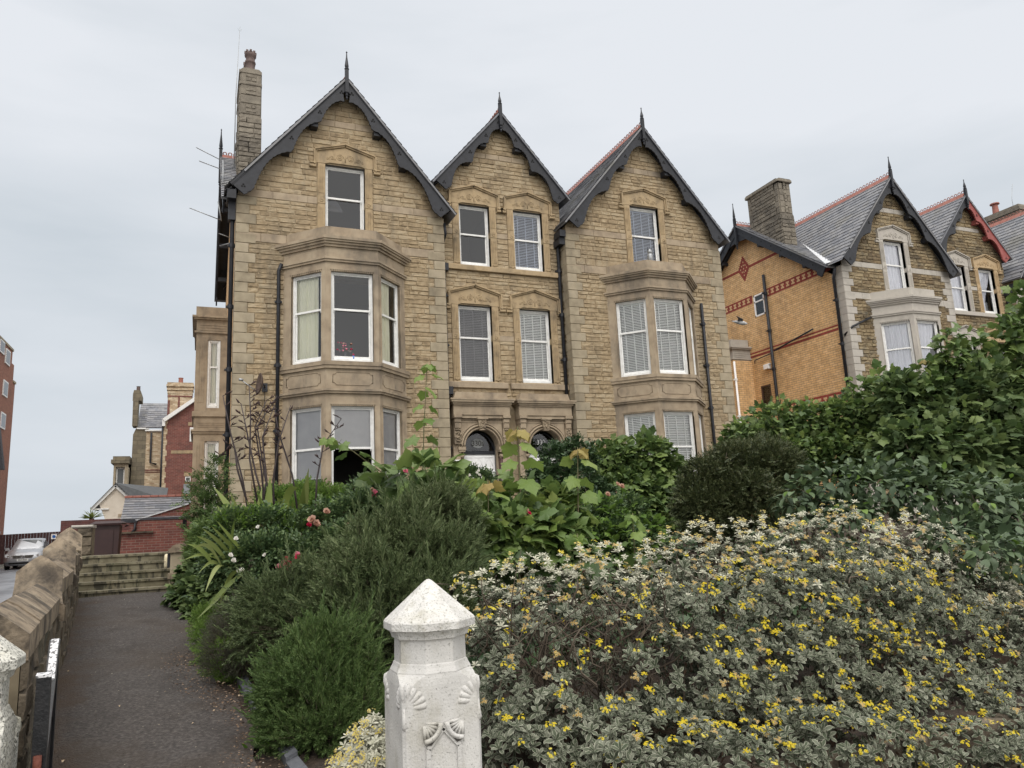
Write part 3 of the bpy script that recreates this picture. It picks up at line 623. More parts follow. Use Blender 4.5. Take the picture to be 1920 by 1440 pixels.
# ---------------- the villas ----------------
def unit(a,b): a,b=np.array(a,float),np.array(b,float); v=b-a; L=np.linalg.norm(v); return v/L,L
def villa(name,label,ox,st):
    R=random.Random(st['seed']); root=thing(name,label,'house',(ox+7.6,18,1.0))
    FF=Fr((ox,18,0),(1,0,0),(0,-1,0)); FM=Fr((ox,18.42,0),(1,0,0),(0,-1,0)); FS=Fr((ox+.64,0,0),(0,-1,0),(-1,0,0)); FRt=Fr((ox+9.4,0,0),(0,-1,0),(-1,0,0))
    c1,c2,c3=3.2,7.62,12.08; sl=1.2; za=13.11; zr=13.28; zm=13.2
    v0=.9
    # --- rock-faced walling ---
    mb=MB(FF); parts=[]
    for (u0,u1,c,zt) in((.64,5.76,c1,za),(9.4,14.7,c3,zr)):
        zt2=zt-.02
        H=[(sl,1,zt2-.12+sl*c),(-sl,1,zt2-.12-sl*c)]
        ow=(c-.5,c+.5,8.9,10.8); ob=(c-1.3,c+1.3,2.35,7.68)
        backing(mb,u0,u1,v0,13.4,[ow,ob],H,.004)
        # stones stay clear of quoins, bands, surround, bay
        hol=[(c-.70,c+.70,8.70,11.08),(c-1.36,c+1.36,v0,8.82),(u0,u0+.27,v0,9.69),(u1-.27,u1,v0,9.69),(u0,u1,9.69,9.88),(c-1,c+1,11.85,12.03),(u0,c-1.36,8.55,8.78),(c+1.36,u1,8.55,8.78)]
        i=0;v=v0
        while v<9.64:                      # wide quoins
            if i%2: hol+=[(u0+.26,u0+.43,v,min(9.69,v+.245)),(u1-.43,u1-.26,v,min(9.69,v+.245))]
            v+=.245;i+=1
        rubble(mb,u0,u1,v0,13.3,hol,H,R,rough=st['rough'])
        # eave stones just above the band end under the roof
        mb.m=2
        x=u0
        while x<u1-.05:
            L=R.uniform(.55,.95); L=min(L,u1-x)
            for p,q in intervals(x,x+L,9.69,9.88,[(c-.69,c+.69,9.6,9.95)]):
                pl=clip([(p+.004,9.695),(q-.004,9.695),(q-.004,9.875),(p+.004,9.875)],H)
                if len(pl)>2: mb.prism(pl,0,.024)
            x+=L
        for p,q in((u0,c-1.42),(c+1.42,u1)):
            x=p
            while x<q-.05: L=min(R.uniform(.5,.9),q-x); mb.cbox(x+.004,x+L-.004,8.553,8.777,0,.024,.008); x+=L
        for k in range(3): mb.cbox(c-.78+k*.52+.004,c-.78+(k+1)*.52-.004,11.855,12.025,0,.022,.008)
        mb.m=0
    mb.F=FM; H=[(1.17,1,zm-.14+1.17*c2),(-1.17,1,zm-.14-1.17*c2)]
    ups=[(6.36,7.26,8.62,10.38,9.55),(7.98,8.88,8.62,10.38,9.55)]; los=[(6.25,7.21,5.40,7.48,6.60),(8.03,8.97,5.40,7.48,6.60)]
    dr=[(6.26,7.16,1.4,4.08),(8.08,8.98,1.4,4.08)]
    backing(mb,5.70,9.46,v0,13.3,[w[:4] for w in ups+los]+dr,H,.004)
    hol=[(w[0]-.19,w[1]+.19,w[2]-.14,w[3]+.3) for w in ups+los]+[(5.70,9.46,9.475,9.625),(5.95,9.4,8.44,8.56),(5.85,9.44,5.20,5.32),(5.95,9.44,v0,5.0),(c2-.9,c2+.9,11.83,12.0)]
    rubble(mb,5.70,9.46,v0,13.2,hol,H,R,rough=st['rough'])
    mb.m=2
    for p,q in((5.75,6.17),(7.45,7.79),(9.07,9.42)): mb.cbox(p+.003,q-.003,9.475,9.625,0,.026,.006)
    for p,q in((5.75,6.06),(7.40,7.84),(9.16,9.42)): mb.cbox(p+.003,q-.003,6.525,6.675,0,.026,.006)
    for k in range(4): mb.cbox(c2-.8+k*.4+.004,c2-.8+(k+1)*.4-.004,11.84,11.99,0,.022,.008)
    mb.m=0
    # return walls beside the recess
    mb.F=FRt; 
    rubble(mb,-18.42,-18.0,v0,9.8,[],[],R,rough=st['rough']); backing(mb,-18.42,-18,v0,9.9,[],[],.002)
    mb.m=3; mb.F=None
    # plain rear / side shell so the building is closed
    X0,X1=ox+.66,ox+14.68
    mb.poly([(X0,27,v0),(X1,27,v0),(X1,27,9.8),(X0,27,9.8)]); mb.poly([(X1,18.01,v0),(X1,27,v0),(X1,27,9.8),(X1,18.01,9.8)])
    for c,zt in((c1,za),(c3,zr)): mb.poly([(ox+c-2.7,27,9.7),(ox+c+2.7,27,9.7),(ox+c,27,zt-.1)])
    mb.poly([(ox+5.76,18.0,v0),(ox+5.76,18.5,v0),(ox+5.76,18.5,9.7),(ox+5.76,18.0,9.7)])
    mb.m=4
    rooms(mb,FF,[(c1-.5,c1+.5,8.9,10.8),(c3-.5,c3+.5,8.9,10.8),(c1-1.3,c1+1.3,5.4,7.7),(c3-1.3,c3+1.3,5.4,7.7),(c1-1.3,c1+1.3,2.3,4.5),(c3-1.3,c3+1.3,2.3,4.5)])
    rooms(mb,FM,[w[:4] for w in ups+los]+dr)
    mb.m=0
    mb.build('front_wall',[st['rock'],MORT,st['ash'],st['brick'],ROOM],root)
    # mortar shows on the backing: give it its own faces
    for (u0,u1) in((.64,5.76),(9.4,14.7)):
        for (uu,sg) in((u0,1),(u1,-1)): q=MB(FF); quoins(q,uu,sg,v0,9.69,.03,side=1); q.build('quoins',st['quoin'],root)
    # --- side wall (faces -x) with cross gable ---
    s=MB(FS); ap=12.75; sls=.74; Hs=[(sls,1,ap-.15-sls*22.6),(-sls,1,ap-.15+sls*22.6)]
    Hs=[(sls,1,ap-.15+sls*(-22.6)),(-sls,1,ap-.15-sls*(-22.6))]
    sw=[(-22.38,-21.81,9.08,9.94),(-22.5,-21.97,5.2,6.38)] if st['side'] else []
    backing(s,-27,-18.02,v0,12.8,sw,Hs,.0)
    if st['side']:
        s.m=1
        def band(y0,y1,a,b): s.box(a,b,y0,y1,0,.004)
        for (a,b) in((-26.5,-22.46),(-21.73,-18.46)): band(9.68,10.0,a,b)
        band(11.12,11.22,-25.2,-20.6)
        band(7.56,7.64,-23.3,-18.46); band(7.70,7.76,-23.3,-18.46)
        band(5.1,5.5,-21.5,-18.5)
        dz=.078
        for k in range(-6,7):
            w=.34*(1-abs(k)/7); s.box(-22.75-w,-22.75+w,11.19+k*dz-.039,11.19+k*dz+.036,0,.006)
        s.m=2
        for (y0,y1,a,b) in((9.68,10.0,-26.3,-22.5),(9.68,10.0,-21.7,-18.6),(5.1,5.5,-21.4,-18.6)):
            x=a
            while x<b-.2:
                h=(y1-y0); 
                for j in range(3): 
                    wd=(.16,.07,.16)[j]; yy=y0+h*(.22+.19*j); s.box(x+.11-wd/2,x+.11+wd/2,yy,yy+h*.185,.004,.008)
                x+=.27
        for (dx,dy) in((0,0),(-.1,.12),(.1,.12),(-.1,-.12),(.1,-.12),(0,.27),(0,-.27),(-.18,0),(.18,0),(0,.14),(0,-.14)): s.box(-22.75+dx-.022,-22.75+dx+.022,11.19+dy-.03,11.19+dy+.03,.006,.009)
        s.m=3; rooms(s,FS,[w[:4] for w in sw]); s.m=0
    s.build('side_wall',[st['brick'],RBRKS,CRM,ROOM],root,'orange brick side wall with dark red brick bands' if st['side'] else None)
    # --- bays ---
    bay(root,ox,c1,0,st['bay1'],st,st['b1l']); bay(root,ox,c3,0,st['bay2'],st,st['b2l'])
    # --- windows and surrounds ---
    sash(root,FF,c1-.5,c1+.5,8.9,10.8,9.95,st['g1'],glass=st['glass']); surround(root,FF,c1-.5,c1+.5,8.9,10.8,9.79,st['sur'])
    sash(root,FF,c3-.5,c3+.5,8.9,10.8,9.90,st['g3'],glass=st['glass']); surround(root,FF,c3-.5,c3+.5,8.9,10.8,9.79,st['sur'])
    for i,w in enumerate(ups+los):
        sash(root,FM,*w,st['mid'][i],glass=st['glass'])
        surround(root,FM,w[0],w[1],w[2],w[3],9.55 if i<2 else 6.60,(st['sur2'] if i%2 else st['sur']))
    m=MB(FM); m.cbox(5.98,9.32,8.45,8.60,-.12,.10,.012); m.build('window_sill',st['sur'],root)
    for a,b in((5.88,7.58),(7.66,9.40)):
        m=MB(FM); m.cbox(a,b,5.20,5.36,-.12,.10,.012); m.build('window_sill',st['ash'],root)
    # --- porches ---
    for k,(pc,num) in enumerate(((6.71,'330a'),(8.53,'330'))):
        m=MB(FM); a,b=pc-.82,pc+.82
        m.prism([(a+.06,4.86),(b-.06,4.86),(b-.12,5.05),(a+.12,5.05)],0,.30)
        for (z0,z1,o) in((4.82,4.86,.12),(4.77,4.82,.10),(4.72,4.77,.05),(4.68,4.72,.02)): m.box(a-o+.06,b+o-.06,z0,z1,0,.34+o)
        m.cbox(a+.04,b-.04,4.44,4.68,0,.33,.01)
        for x0 in(a+.05,b-.25):                   # outer consoles
            m.cbox(x0-.01,x0+.21,4.36,4.44,0,.37,.01); m.cbox(x0+.01,x0+.19,4.24,4.36,0,.33,.02); m.cbox(x0+.02,x0+.18,4.10,4.24,0,.31,.01); m.box(x0+.06,x0+.14,4.13,4.21,.31,.315)
            rr=random.Random(k)
            for i in range(26): 
                xx,zz=x0+rr.uniform(.03,.17),rr.uniform(3.72,4.08); m.lathe(xx,0,[],3) if False else ftube(m,[(xx,zz,.27),(xx+rr.uniform(-.03,.03),zz+rr.uniform(-.03,.03),.315),(xx+rr.uniform(-.04,.04),zz+rr.uniform(-.04,.04),.29)],.014)
            m.box(x0+.01,x0+.19,3.70,4.10,0,.28); m.cbox(x0,x0+.2,1.0,3.70,0,.20,.01)
        # arch spandrel
        ra=.455; N_=16; z0=3.63; arc=[(pc+ra*math.cos(math.pi*i/N_),z0+ra*math.sin(math.pi*i/N_)) for i in range(N_+1)]
        for i in range(N_):
            p,q=arc[i],arc[i+1]; t=lambda z:(z[0],4.36)
            m.prism([p,(p[0],4.37),(q[0],4.37),q],-.05,.22)
        for x0,x1 in((a+.25,pc-ra),(pc+ra,b-.25)): m.box(x0,x1,z0,4.37,-.05,.2205); 
        for r_,w_,dd in((ra+.03,.028,.25),(ra+.10,.03,.27),(ra+.16,.02,.245)): ftube(m,[(pc+r_*math.cos(math.pi*i/20),z0+r_*math.sin(math.pi*i/20),dd-.02) for i in range(21)],w_)
        for i in range(24): m.box(a+.27+i*(1.1/24),a+.27+i*(1.1/24)+.026,4.31,4.35,.22,.245)
        m.box(a+.22,b-.22,4.365,4.44,.1,.30); m.box(a+.24,b-.24,4.26,4.29,.1,.235)
        m.cbox(pc-.15,pc+.15,4.33,4.39,.2,.36,.008)
        m.prism([(pc-.12,4.33),(pc+.12,4.33),(pc+.07,4.05),(pc-.07,4.05)],.2,.32)
        rr=random.Random(4+k)
        for i in range(22): xx,zz=pc+rr.uniform(-.07,.07),rr.uniform(4.08,4.31); ftube(m,[(xx,zz,.31),(xx+rr.uniform(-.03,.03),zz+.02,.345),(xx+rr.uniform(-.04,.04),zz-.01,.32)],.012)
        for sx in(-1,1):                          # jambs, capitals
            x=pc+sx*(ra+.10); m.box(x-.10,x+.10,3.55,3.63,.0,.26); m.box(x-.085,x+.085,3.50,3.55,0,.24)
            ftube(m,[(x-.06,3.42,.16),(x,3.38,.2),(x+.06,3.42,.16)],.05); ftube(m,[(x-.05,3.36,.14),(x+.05,3.36,.14)],.06)
            m.box(pc+sx*ra-.03*(sx<0)-.0,pc+sx*ra+.03*(sx>0),1.2,3.55,-.1,.08)
            m.box(x+sx*.04-.04,x+sx*.04+.04,1.2,3.5,0,.10)
        po=m.build('porch',st['ash'],root,'carved stone porch with arched fanlight, the %s of the two'%('left' if k==0 else 'right'))
        cmb=MB(FM)
        for sx in(-1,1): x=pc+sx*(ra+.09); ftube(cmb,[(x,1.2,.14),(x,3.36,.14)],.055,10)
        cmb.build('column',MARB,po)
        d=MB(FM); x0,x1=pc-.45,pc+.45; dt=3.46
        d.box(x0,x1,1.4,dt,-.16,-.10)
        for i in range(3):
            xa=x0+.05+i*.285; pathbox(d,[(xa,dt-.36),(xa,dt-.07),(xa+.23,dt-.07),(xa+.23,dt-.36),(xa,dt-.36)],.012,-.10,-.085)
            ftube(d,[(xa+.02,dt-.3,-.095),(xa+.04,dt-.18,-.095),(xa+.115,dt-.11,-.095),(xa+.19,dt-.18,-.095),(xa+.21,dt-.3,-.095)],.010)
            ftube(d,[(xa+.07,dt-.33,-.095),(xa+.115,dt-.22,-.095),(xa+.16,dt-.33,-.095)],.008)
        d.box(x0,x1,dt-.46,dt-.43,-.10,-.08)
        ftube(d,[(pc+.40*math.cos(t),dt-.86+.34*math.sin(t),-.095) for t in np.linspace(0,math.pi,15)],.03)
        dd=d.build('front_door',DOORW,root); g=MB(FM); g.prism([(pc+.35*math.cos(t),dt-.86+.29*math.sin(t)) for t in np.linspace(0,math.pi,15)]+[(pc-.35,dt-1.3),(pc+.35,dt-1.3)],-.099,-.094); g.build('door_glass',GLS if 0 else CGLS,dd)
        f=MB(FM); f.box(x0,x1,dt,dt+.09,-.16,-.07); ftube(f,[(pc+.43*math.cos(t),dt+.11+.46*math.sin(t),-.10) for t in np.linspace(0,math.pi,17)],.025)
        fo=f.build('fanlight',BLK,root); g=MB(FM); g.prism([(pc+.43*math.cos(t),dt+.1+.46*math.sin(t)) for t in np.linspace(0,math.pi,17)],-.125,-.12); g.build('fanlight_pane',GLSD,fo)
        if st['side']==0:
            if k==0: g=MB(FM); g.prism([(pc+.0+.17*math.cos(t),dt+.30+.125*math.sin(t)) for t in np.linspace(0,2*math.pi,25)[:-1]],-.115,-.11); g.build('number_plaque',mat('frosted_grey',[(.28,.29,.29)],3,.6),fo); text('door_number','330a',fo,FM,(pc,dt+.29,-.107),.20,PILG)
            else: text('door_number','330',fo,FM,(pc,dt+.32,-.107),.19,PVC)
    # --- roofs ---
    rf=MB(); dn=lambda sx,s_:(np.array([sx*1.,0,-s_])/math.hypot(1,s_))
    Lx=math.hypot(2.85,2.85*sl)
    cut=lambda P: P[1]>18.2 and P[2]<12.9-.74*abs(P[1]-22.6)-.02       # hidden below the cross gable roof
    slates(rf,(ox+c1,17.66,za+.03),(0,1,0),dn(-1,sl),9.4,Lx,R,H=cut,sheet=math.hypot(2.45,2.45*sl)); slates(rf,(ox+c1,17.66,za+.03),(0,1,0),dn(1,sl),9.4,Lx,R)
    slates(rf,(ox+c3,17.66,zr+.03),(0,1,0),dn(-1,sl),9.4,Lx,R); slates(rf,(ox+c3,17.66,zr+.03),(0,1,0),dn(1,sl),9.4,Lx,R)
    Lm=math.hypot(2.08,2.08*1.17)
    slates(rf,(ox+c2,18.1,zm+.03),(0,1,0),dn(-1,1.17),8.9,Lm,R); slates(rf,(ox+c2,18.1,zm+.03),(0,1,0),dn(1,1.17),8.9,Lm,R)
    ys=4.35; Ls=math.hypot(ys,ys*.74)
    cut2=lambda P: P[2]<za+.03-1.2*abs(P[0]-ox-c1)-.02
    for sg in(-1,1): slates(rf,(ox+.28,22.6,12.93),(1,0,0),np.array([0,sg,-.74])/math.hypot(1,.74),2.9,Ls,R,H=cut2)
    ro=rf.build('slate_roof',SLATE,root)
    for (x,y,z,L) in((c1,17.72,za+.06,9.2),(c2,18.15,zm+.06,8.7),(c3,17.72,zr+.06,9.2)): ridge(ro,(ox+x,y,z),(0,1,0),L)
    ridge(ro,(ox+.34,22.6,12.97),(1,0,0),2.6)
    vl=MB(); a=np.array([ox+c1-2.80,18.3,9.86]); b=np.array([ox+c1-.15,22.4,12.86]); sd=np.array([.07,-.07,.02])
    vl.poly([tuple(a-sd),tuple(a+sd),tuple(b+sd),tuple(b-sd)]); vl.poly([tuple(a-sd+[0,0,-.02]),tuple(a+sd+[0,0,-.02]),tuple(b+sd+[0,0,-.02]),tuple(b-sd+[0,0,-.02])])
    vl.build('lead_flashing',LEAD,ro)
    # --- chimney ---
    ch=MB(); X0_,X1_=ox+.72,ox+1.32; Y0_,Y1_=20.5,22.25; ct=st['chz']
    R2=random.Random(9)
    for (u0,u1,F) in((X0_,X1_,Fr((0,Y0_,0),(1,0,0),(0,-1,0))),(-Y1_,-Y0_,Fr((X0_,0,0),(0,-1,0),(-1,0,0)))):
        ch.F=F; rubble(ch,u0,u1,11.1,ct-1.45,[],[],R2,.13,.18,.2,.42,.02); ch.m=1; ch.box(u0,u1,11.1,ct-1.45,-.3,.0)
        a,b=u0+.035,u1-.035; ch.box(a,b,ct-1.45,ct-.4,-.3,-.02)
        ch.prism([(u0,ct-1.45),(u1,ct-1.45),(b,ct-1.37),(a,ct-1.37)],-.3,-.0)
        if st['side']: 
            for (z0,z1) in((ct-1.35,ct-.1),): 
                for xs in((a,a+.16),(b-.16,b)):
                    z=z0;i=0
                    while z<z1-.1: w=.06*(i%2); ch.cbox(xs[0]-(w if xs[0]!=a else 0),xs[1]+(w if xs[0]==a else 0),z,min(z+.24,z1)-.006,-.02,.005,.01); z+=.24;i+=1
            ch.m=0; rubble(ch,a+.2,b-.2,z0,z1,[],[],R2,.12,.16,.2,.35,.012); ch.m=1
            ch.cbox(a-.08,b+.08,ct-.12,ct-.02,-.3,.07,.02); ch.prism([(a-.07,ct-.02),(b+.07,ct-.02),(b,ct+.02),(a,ct+.02)],-.3,.05)
        else:
            for (z0,z1) in((ct-1.33,ct-1.05),(ct-1.0,ct-.76),(ct-.74,ct-.45)): ch.cbox(a,b,z0,z1,-.02,.0,.01)
            for (z0,z1) in((ct-1.28,ct-1.06),(ct-.74,ct-.53)): ch.m=0; rubble(ch,(a+b)/2-.14,(a+b)/2+.14,z0,z1,[],[],R2,.1,.12,.15,.3,.012); ch.m=1
            ch.cbox(a-.03,b+.03,ct-.45,ct-.36,-.3,.02,.02); ch.box(a,b,ct-.36,ct-.08,-.3,0); ch.m=0; rubble(ch,(a+b)/2-.15,(a+b)/2+.15,ct-.32,ct-.12,[],[],R2,.1,.12,.15,.3,.012); ch.m=1
            ch.prism([(a-.02,ct-.08),(b+.02,ct-.08),(b+.02,ct+.0),(b-.06,ct+.07),(a+.06,ct+.07),(a-.02,ct)],-.3,.02)
        ch.m=0
    ch.F=None; ch.m=1; ch.box(X0_+.05,X1_-.01,Y0_+.05,Y1_-.02,10,ct+.03)
    co=ch.build('chimney',[st['chr'],st['chq']],ro)
    if not st['side']:
        for i,y in enumerate((20.75,21.3,21.85)):
            p=MB(); pc_=(X0_+X1_)/2-.02; p.smooth=True
            p.lathe(pc_,y,[(.17,ct),(.17,ct+.12),(.13,ct+.16),(.125,ct+.36),(.15,ct+.38),(.15,ct+.42),(.125,ct+.44),(.125,ct+.56),(.16,ct+.6),(.16,ct+.7),(.11,ct+.7),(.11,ct+.3)],14)
            for k in range(8): a=k*math.pi/4; p.box(pc_+.135*math.cos(a)-.03,pc_+.135*math.cos(a)+.03,y+.135*math.sin(a)-.03,y+.135*math.sin(a)+.03,ct+.68,ct+.75)
            p.build('chimney_pot',POT,ro)
    if st.get('far_ch'):
        h=MB(); h.m=1; h.box(ox+13.7,ox+14.6,20.0,21.9,11,14.15); h.box(ox+13.63,ox+14.67,19.93,21.97,14.15,14.3); h.box(ox+13.7,ox+14.6,20,21.9,14.3,14.42); ho=h.build('chimney',[st['chr'],st['chq']],ro)
        p=MB(); p.lathe(ox+14.0,21.2,[(.14,14.42),(.12,14.8),(.11,14.9)],12); p.lathe(ox+14.0,21.2,[(.2,14.92),(.19,14.97),(.05,15.0)],12); p.build('chimney_pot',RIDGE,ro)
    # --- bargeboards and finials ---
    barge(root,(ox,18,0),c1,za,sl,2.72,BLK,.30); finial(root,ox+c1,17.67,za,h=.76)
    barge(root,(ox,18.42,0),c2,zm,1.17,1.98,BLK,.28,mats=st.get('mb')); finial(root,ox+c2,18.11,zm,h=.62)
    barge(root,(ox,18,0),c3,zr,sl,2.72,BLK,.30); finial(root,ox+c3,17.67,zr,h=.62)
    barge(root,(ox+.64,0,0),-22.6,12.9,.74,4.25,BLK,.32,u=(0,-1,0),n=(-1,0,0),plain=True); finial(root,ox+.30,22.6,12.95,h=.9,drop=1.05)
    if not st['side']: pass
    # spandrel board at the cross gable apex
    sp=MB(Fr((ox+.64,0,0),(0,-1,0),(-1,0,0))); sp.prism([(-22.6-1.3,12.0-.05),(-22.6-.7,12.14),(-22.6,12.22),(-22.6+.7,12.14),(-22.6+1.3,11.95),(-22.6+1.25,11.99),(-22.6,12.9),(-22.6-1.25,11.99)],.27,.30); sp.build('gable_spandrel',BLK,root)
    # --- side bay ---
    b=MB(); bx0=ox-.22; by0,by1=22.9,25.1
    [b.box(*q) for q in ((bx0,ox+.64,by0,by1,1.0,2.25),(bx0,ox+.08,by0,by0+.25,2.25,4.35),(ox+.46,ox+.64,by0,by0+.25,2.25,4.35),(bx0,bx0+.2,by0+.25,by1,2.25,4.35),(bx0,ox+.64,by0,by1,4.35,5.05),(bx0+.2,ox+.64,by1-.2,by1,2.25,4.35))]; b.box(bx0-.05,ox+.64,by0-.05,by1+.05,5.05,5.2); b.box(bx0,ox+.64,by0+.001,by1,5.2,5.3)
    for zz,o_ in((4.62,.07),(4.56,.04),(7.50,.05),(7.95,.12),(7.90,.08)): b.box(bx0-o_,ox+.64,by0-o_,by1+o_,zz,zz+.055)
    b.box(bx0,ox+.10,by0,by0+.25,5.3,7.5); b.box(ox+.44,ox+.64,by0,by0+.25,5.3,7.5); b.box(ox+.10,ox+.44,by0,by0+.25,7.3,7.5); b.box(bx0,bx0+.2,by0+.25,by1,5.3,7.5)
    b.box(bx0,ox+.64,by0,by1,7.505,7.90); b.box(bx0-.02,ox+.6,by0+.02,by1,8.01,8.3); b.box(bx0+.2,ox+.64,by1-.2,by1,5.3,7.5)
    for k in range(3):
        x=bx0+.07+k*.07; b.box(x,x+.03,by0-.014,by0,5.45,7.2)
        if not st['side']: b.box(x,x+.03,by0-.014,by0,1.4,4.3)
    for z in(4.75,4.81,4.87,7.58,7.66,7.74): b.box(bx0+.1,ox+.6,by0-.012,by0+.0,z,z+.025)
    pathbox_=[(ox-.05,5.24),(ox+.5,5.24)]
    bo=b.build('side_bay',[st['ash']],root)
    if st['side']: b2=MB(); b2.box(bx0-.03,ox+.64,by0-.03,by1,1,7.45); b2.build('bay_brickwork',OBRKX,bo)
    Fb=Fr((ox,by0,0),(1,0,0),(0,-1,0)); (sash(bo,Fb,.10,.44,5.3,7.3,6.5,'curtain_all','window_frame',st['glass'],d=-.03) and sash(bo,Fb,.08,.46,2.25,4.35,3.3,'curtain_all','window_frame',st['glass'],d=-.05) if not st['side'] else pipe(bo,[(ox-.24,by0-.07,1.0),(ox-.24,by0-.07,7.4)],.04,PVC))
    # --- rainwater goods ---
    if not st['side']:
        pipe(root,[(ox+.54,18.12,.9),(ox+.54,18.12,9.2),(ox+.50,18.05,9.45),(ox+.46,17.9,9.72)],.05)
        h=MB(); h.box(ox+.44,ox+.60,17.98,18.2,9.05,9.5); h.box(ox+.40,ox+.6,17.75,18.3,9.5,9.72); h.build('gutter_hopper',BLK,root)
        pipe(root,[(ox+1.60,17.93,.9),(ox+1.60,17.93,7.85),(ox+1.66,17.9,8.02)],.042)
        pipe(root,[(ox+5.86,18.30,.9),(ox+5.86,18.30,8.35)],.042); h=MB(); h.box(ox+5.76,ox+5.96,18.2,18.4,8.35,8.55); h.build('gutter_hopper',BLK,root); h=MB(); h.box(ox+5.74,ox+5.98,18.2,18.4,5.0,5.2); h.build('gutter_hopper',BLK,root)
        pipe(root,[(ox+5.80,17.96,9.55),(ox+5.83,17.98,9.25),(ox+5.84,18.3,9.1)],.035,collars=False)
    else:
        pipe(root,[(ox+.55,18.3,1),(ox+.55,18.3,9.3),(ox+.45,18.1,9.6)],.05)
        pipe(root,[(ox+.56,21.62,1),(ox+.56,21.62,10.55)],.055)
        pipe(root,[(ox+.57,21.5,7.55),(ox+.57,19.5,7.86)],.03,collars=False); pipe(root,[(ox+.57,21.6,7.5),(ox+.57,22.6,7.42),(ox+.57,22.62,7.3)],.02,collars=False)
        pipe(root,[(ox+.58,18.2,7.3),(ox+.72,17.92,7.55),(ox+1.55,17.9,7.9)],.035,collars=False)
    pipe(root,[(ox+9.30,18.33,.9),(ox+9.30,18.33,9.3),(ox+9.34,18.2,9.6)],.05); pipe(root,[(ox+13.80,17.92,.9),(ox+13.80,17.92,7.9)],.045)
    h=MB(); h.box(ox+9.18,ox+9.36,17.9,18.3,9.55,9.74); h.box(ox+9.2,ox+9.40,18.0,18.4,9.35,9.55); h.build('gutter_hopper',BLK,root)
    if st['side']:
        f=MB(FS); a,b_,y0,y1=sw[0]
        for bx in((a,a+.05,y0,y1),(b_-.05,b_,y0,y1),(a,b_,y1-.05,y1),(a,b_,y0,y0+.06),(a,b_,y0+.56,y0+.61)): f.box(*bx,-.06,.0+.012)
        fo=f.build('side_window',PVC,root,'small white plastic window high in the orange brick wall'); g=MB(FS); g.box(a+.04,b_-.04,y0+.04,y1-.04,-.03,-.025); g.build('window_pane',GLSN,fo); g=MB(FS); g.box(a+.05,b_-.05,y0+.05,y1-.05,-.2,-.19); g.build('net_curtain',BLND,fo)
        f=MB(FS); a,b_,y0,y1=sw[1]
        for bx in((a,a+.05,y0,y1),(b_-.05,b_,y0,y1),(a,b_,y1-.05,y1)): f.box(*bx,-.06,.012)
        fo=f.build('side_window',mat('brown_window_paint',[(.09,.05,.035)],9,.5),root,'narrow brown framed window low in the brick wall'); g=MB(FS); g.box(a+.04,b_-.04,y0+.04,y1-.04,-.03,-.025); g.build('window_pane',GLSN,fo)
        l=MB(); l.box(ox+.5,ox+.64,21.85,22.1,6.95,7.1); l.box(ox+.54,ox+.62,21.8,22.15,7.1,7.14); l.build('wall_lamp',PVC,root)
    return root
def text(name,s,par,F,pos,size,M,ext=.002,sx=.9):
    cu=bpy.data.curves.new('t','FONT'); cu.body=s; cu.size=size; cu.extrude=ext; cu.align_x='CENTER'; cu.align_y='CENTER'
    ob=bpy.data.objects.new('t',cu); COL.objects.link(ob); dg=bpy.context.evaluated_depsgraph_get(); me=bpy.data.meshes.new_from_object(ob.evaluated_get(dg))
    bpy.data.objects.remove(ob); o=WL[par.name] if par else np.zeros(3); Z=np.array([0,0,1.])
    for v in me.vertices:
        p=F.p(pos[0]+v.co.x*sx,pos[1]+v.co.y,pos[2]+v.co.z)-o; v.co=p
    me.materials.clear(); me.materials.append(M); me.name=name
    ob=bpy.data.objects.new(name,me); COL.objects.link(ob); ob.parent=par; WL[ob.name]=np.array(o); return ob

villa('stone_villa','large honey sandstone house with three steep black trimmed gables and two canted bays',0,dict(seed=1,rough=.014,rock=ROCK,ash=ASH,sur=ASH2,sur2=ASH2,quoin=ASHG,brick=OBRK,glass=GLS,side=0,chz=14.62,chr=GREYR,chq=GREYR,
  bay1=(('curtain_left','dark','curtain_right'),('roller34','roller_top','roller')),bay2=(('venetian','venetian','venetian'),('venetian','venetian','venetian')),
  b1l='left canted bay with cream curtains above and grey blinds below',b2l='right canted bay with white venetian blinds',g1='dark',g3='venetian_blue',mid=('dark','venetian_blue','venetian_dim','venetian')))
villa('brick_sided_villa','house beyond on the right with orange brick side wall and pale painted stone trim',19.1,dict(seed=7,rough=.024,rock=ROCKN,ash=ASHN,sur=ASHN,sur2=ASHO,quoin=ASHN,brick=OBRK,glass=GLSN,side=1,chz=14.0,chr=GREYR,chq=GREYR,
  bay1=(('net','netgather','net'),('net','net','net')),bay2=(('net','net','net'),('net','net','net')),b1l='pale painted canted bay with net curtains',b2l='far bay of the same house',g1='net',g3='net',mid=('net','netgather','net','net'),mb=(BLK,REDP),far_ch=1))
# ---------------- ground, path, steps, walls ----------------
def wx(y): return -1.08-.099*(y-7.28)          # path-side face of the boundary wall
def hg(x,y):
    g=.08*(y-4) if y>4 else 0
    if y>12: g=.64+(y-12)*.17 if y<16.4 else 1.39
    if x<wx(y)-.2 and y<60:                       # the driveway side is lower
        return .40+.004*max(0,y-15)-.03
    if y>=13.9 and wx(y)-.2<=x<-.05 and y<15.3: return .72
    if y>=13.95 and x<.5:
        return 1.36 if y<16 else max(1.08,1.36-(y-16)*.06)
    if x>1.5 and y<6: g=min(g,g-.0); 
    if y<4.3: g=min(0,-.03-.13*max(0,x-1.2)); g=max(g,-.6)
    elif x>1.3 and y<5.2: g=-.02+.0*(y-4)
    return g
class Gp: pass
xs=sorted(set([-700,-300,-120,-60,-30,-20,-14,-10,-8,-6,-5,-4]+[round(-3.5+.25*i,3) for i in range(50)]+[9.5,10,12,14,17,20,25,30,40,60,120,300,700]))
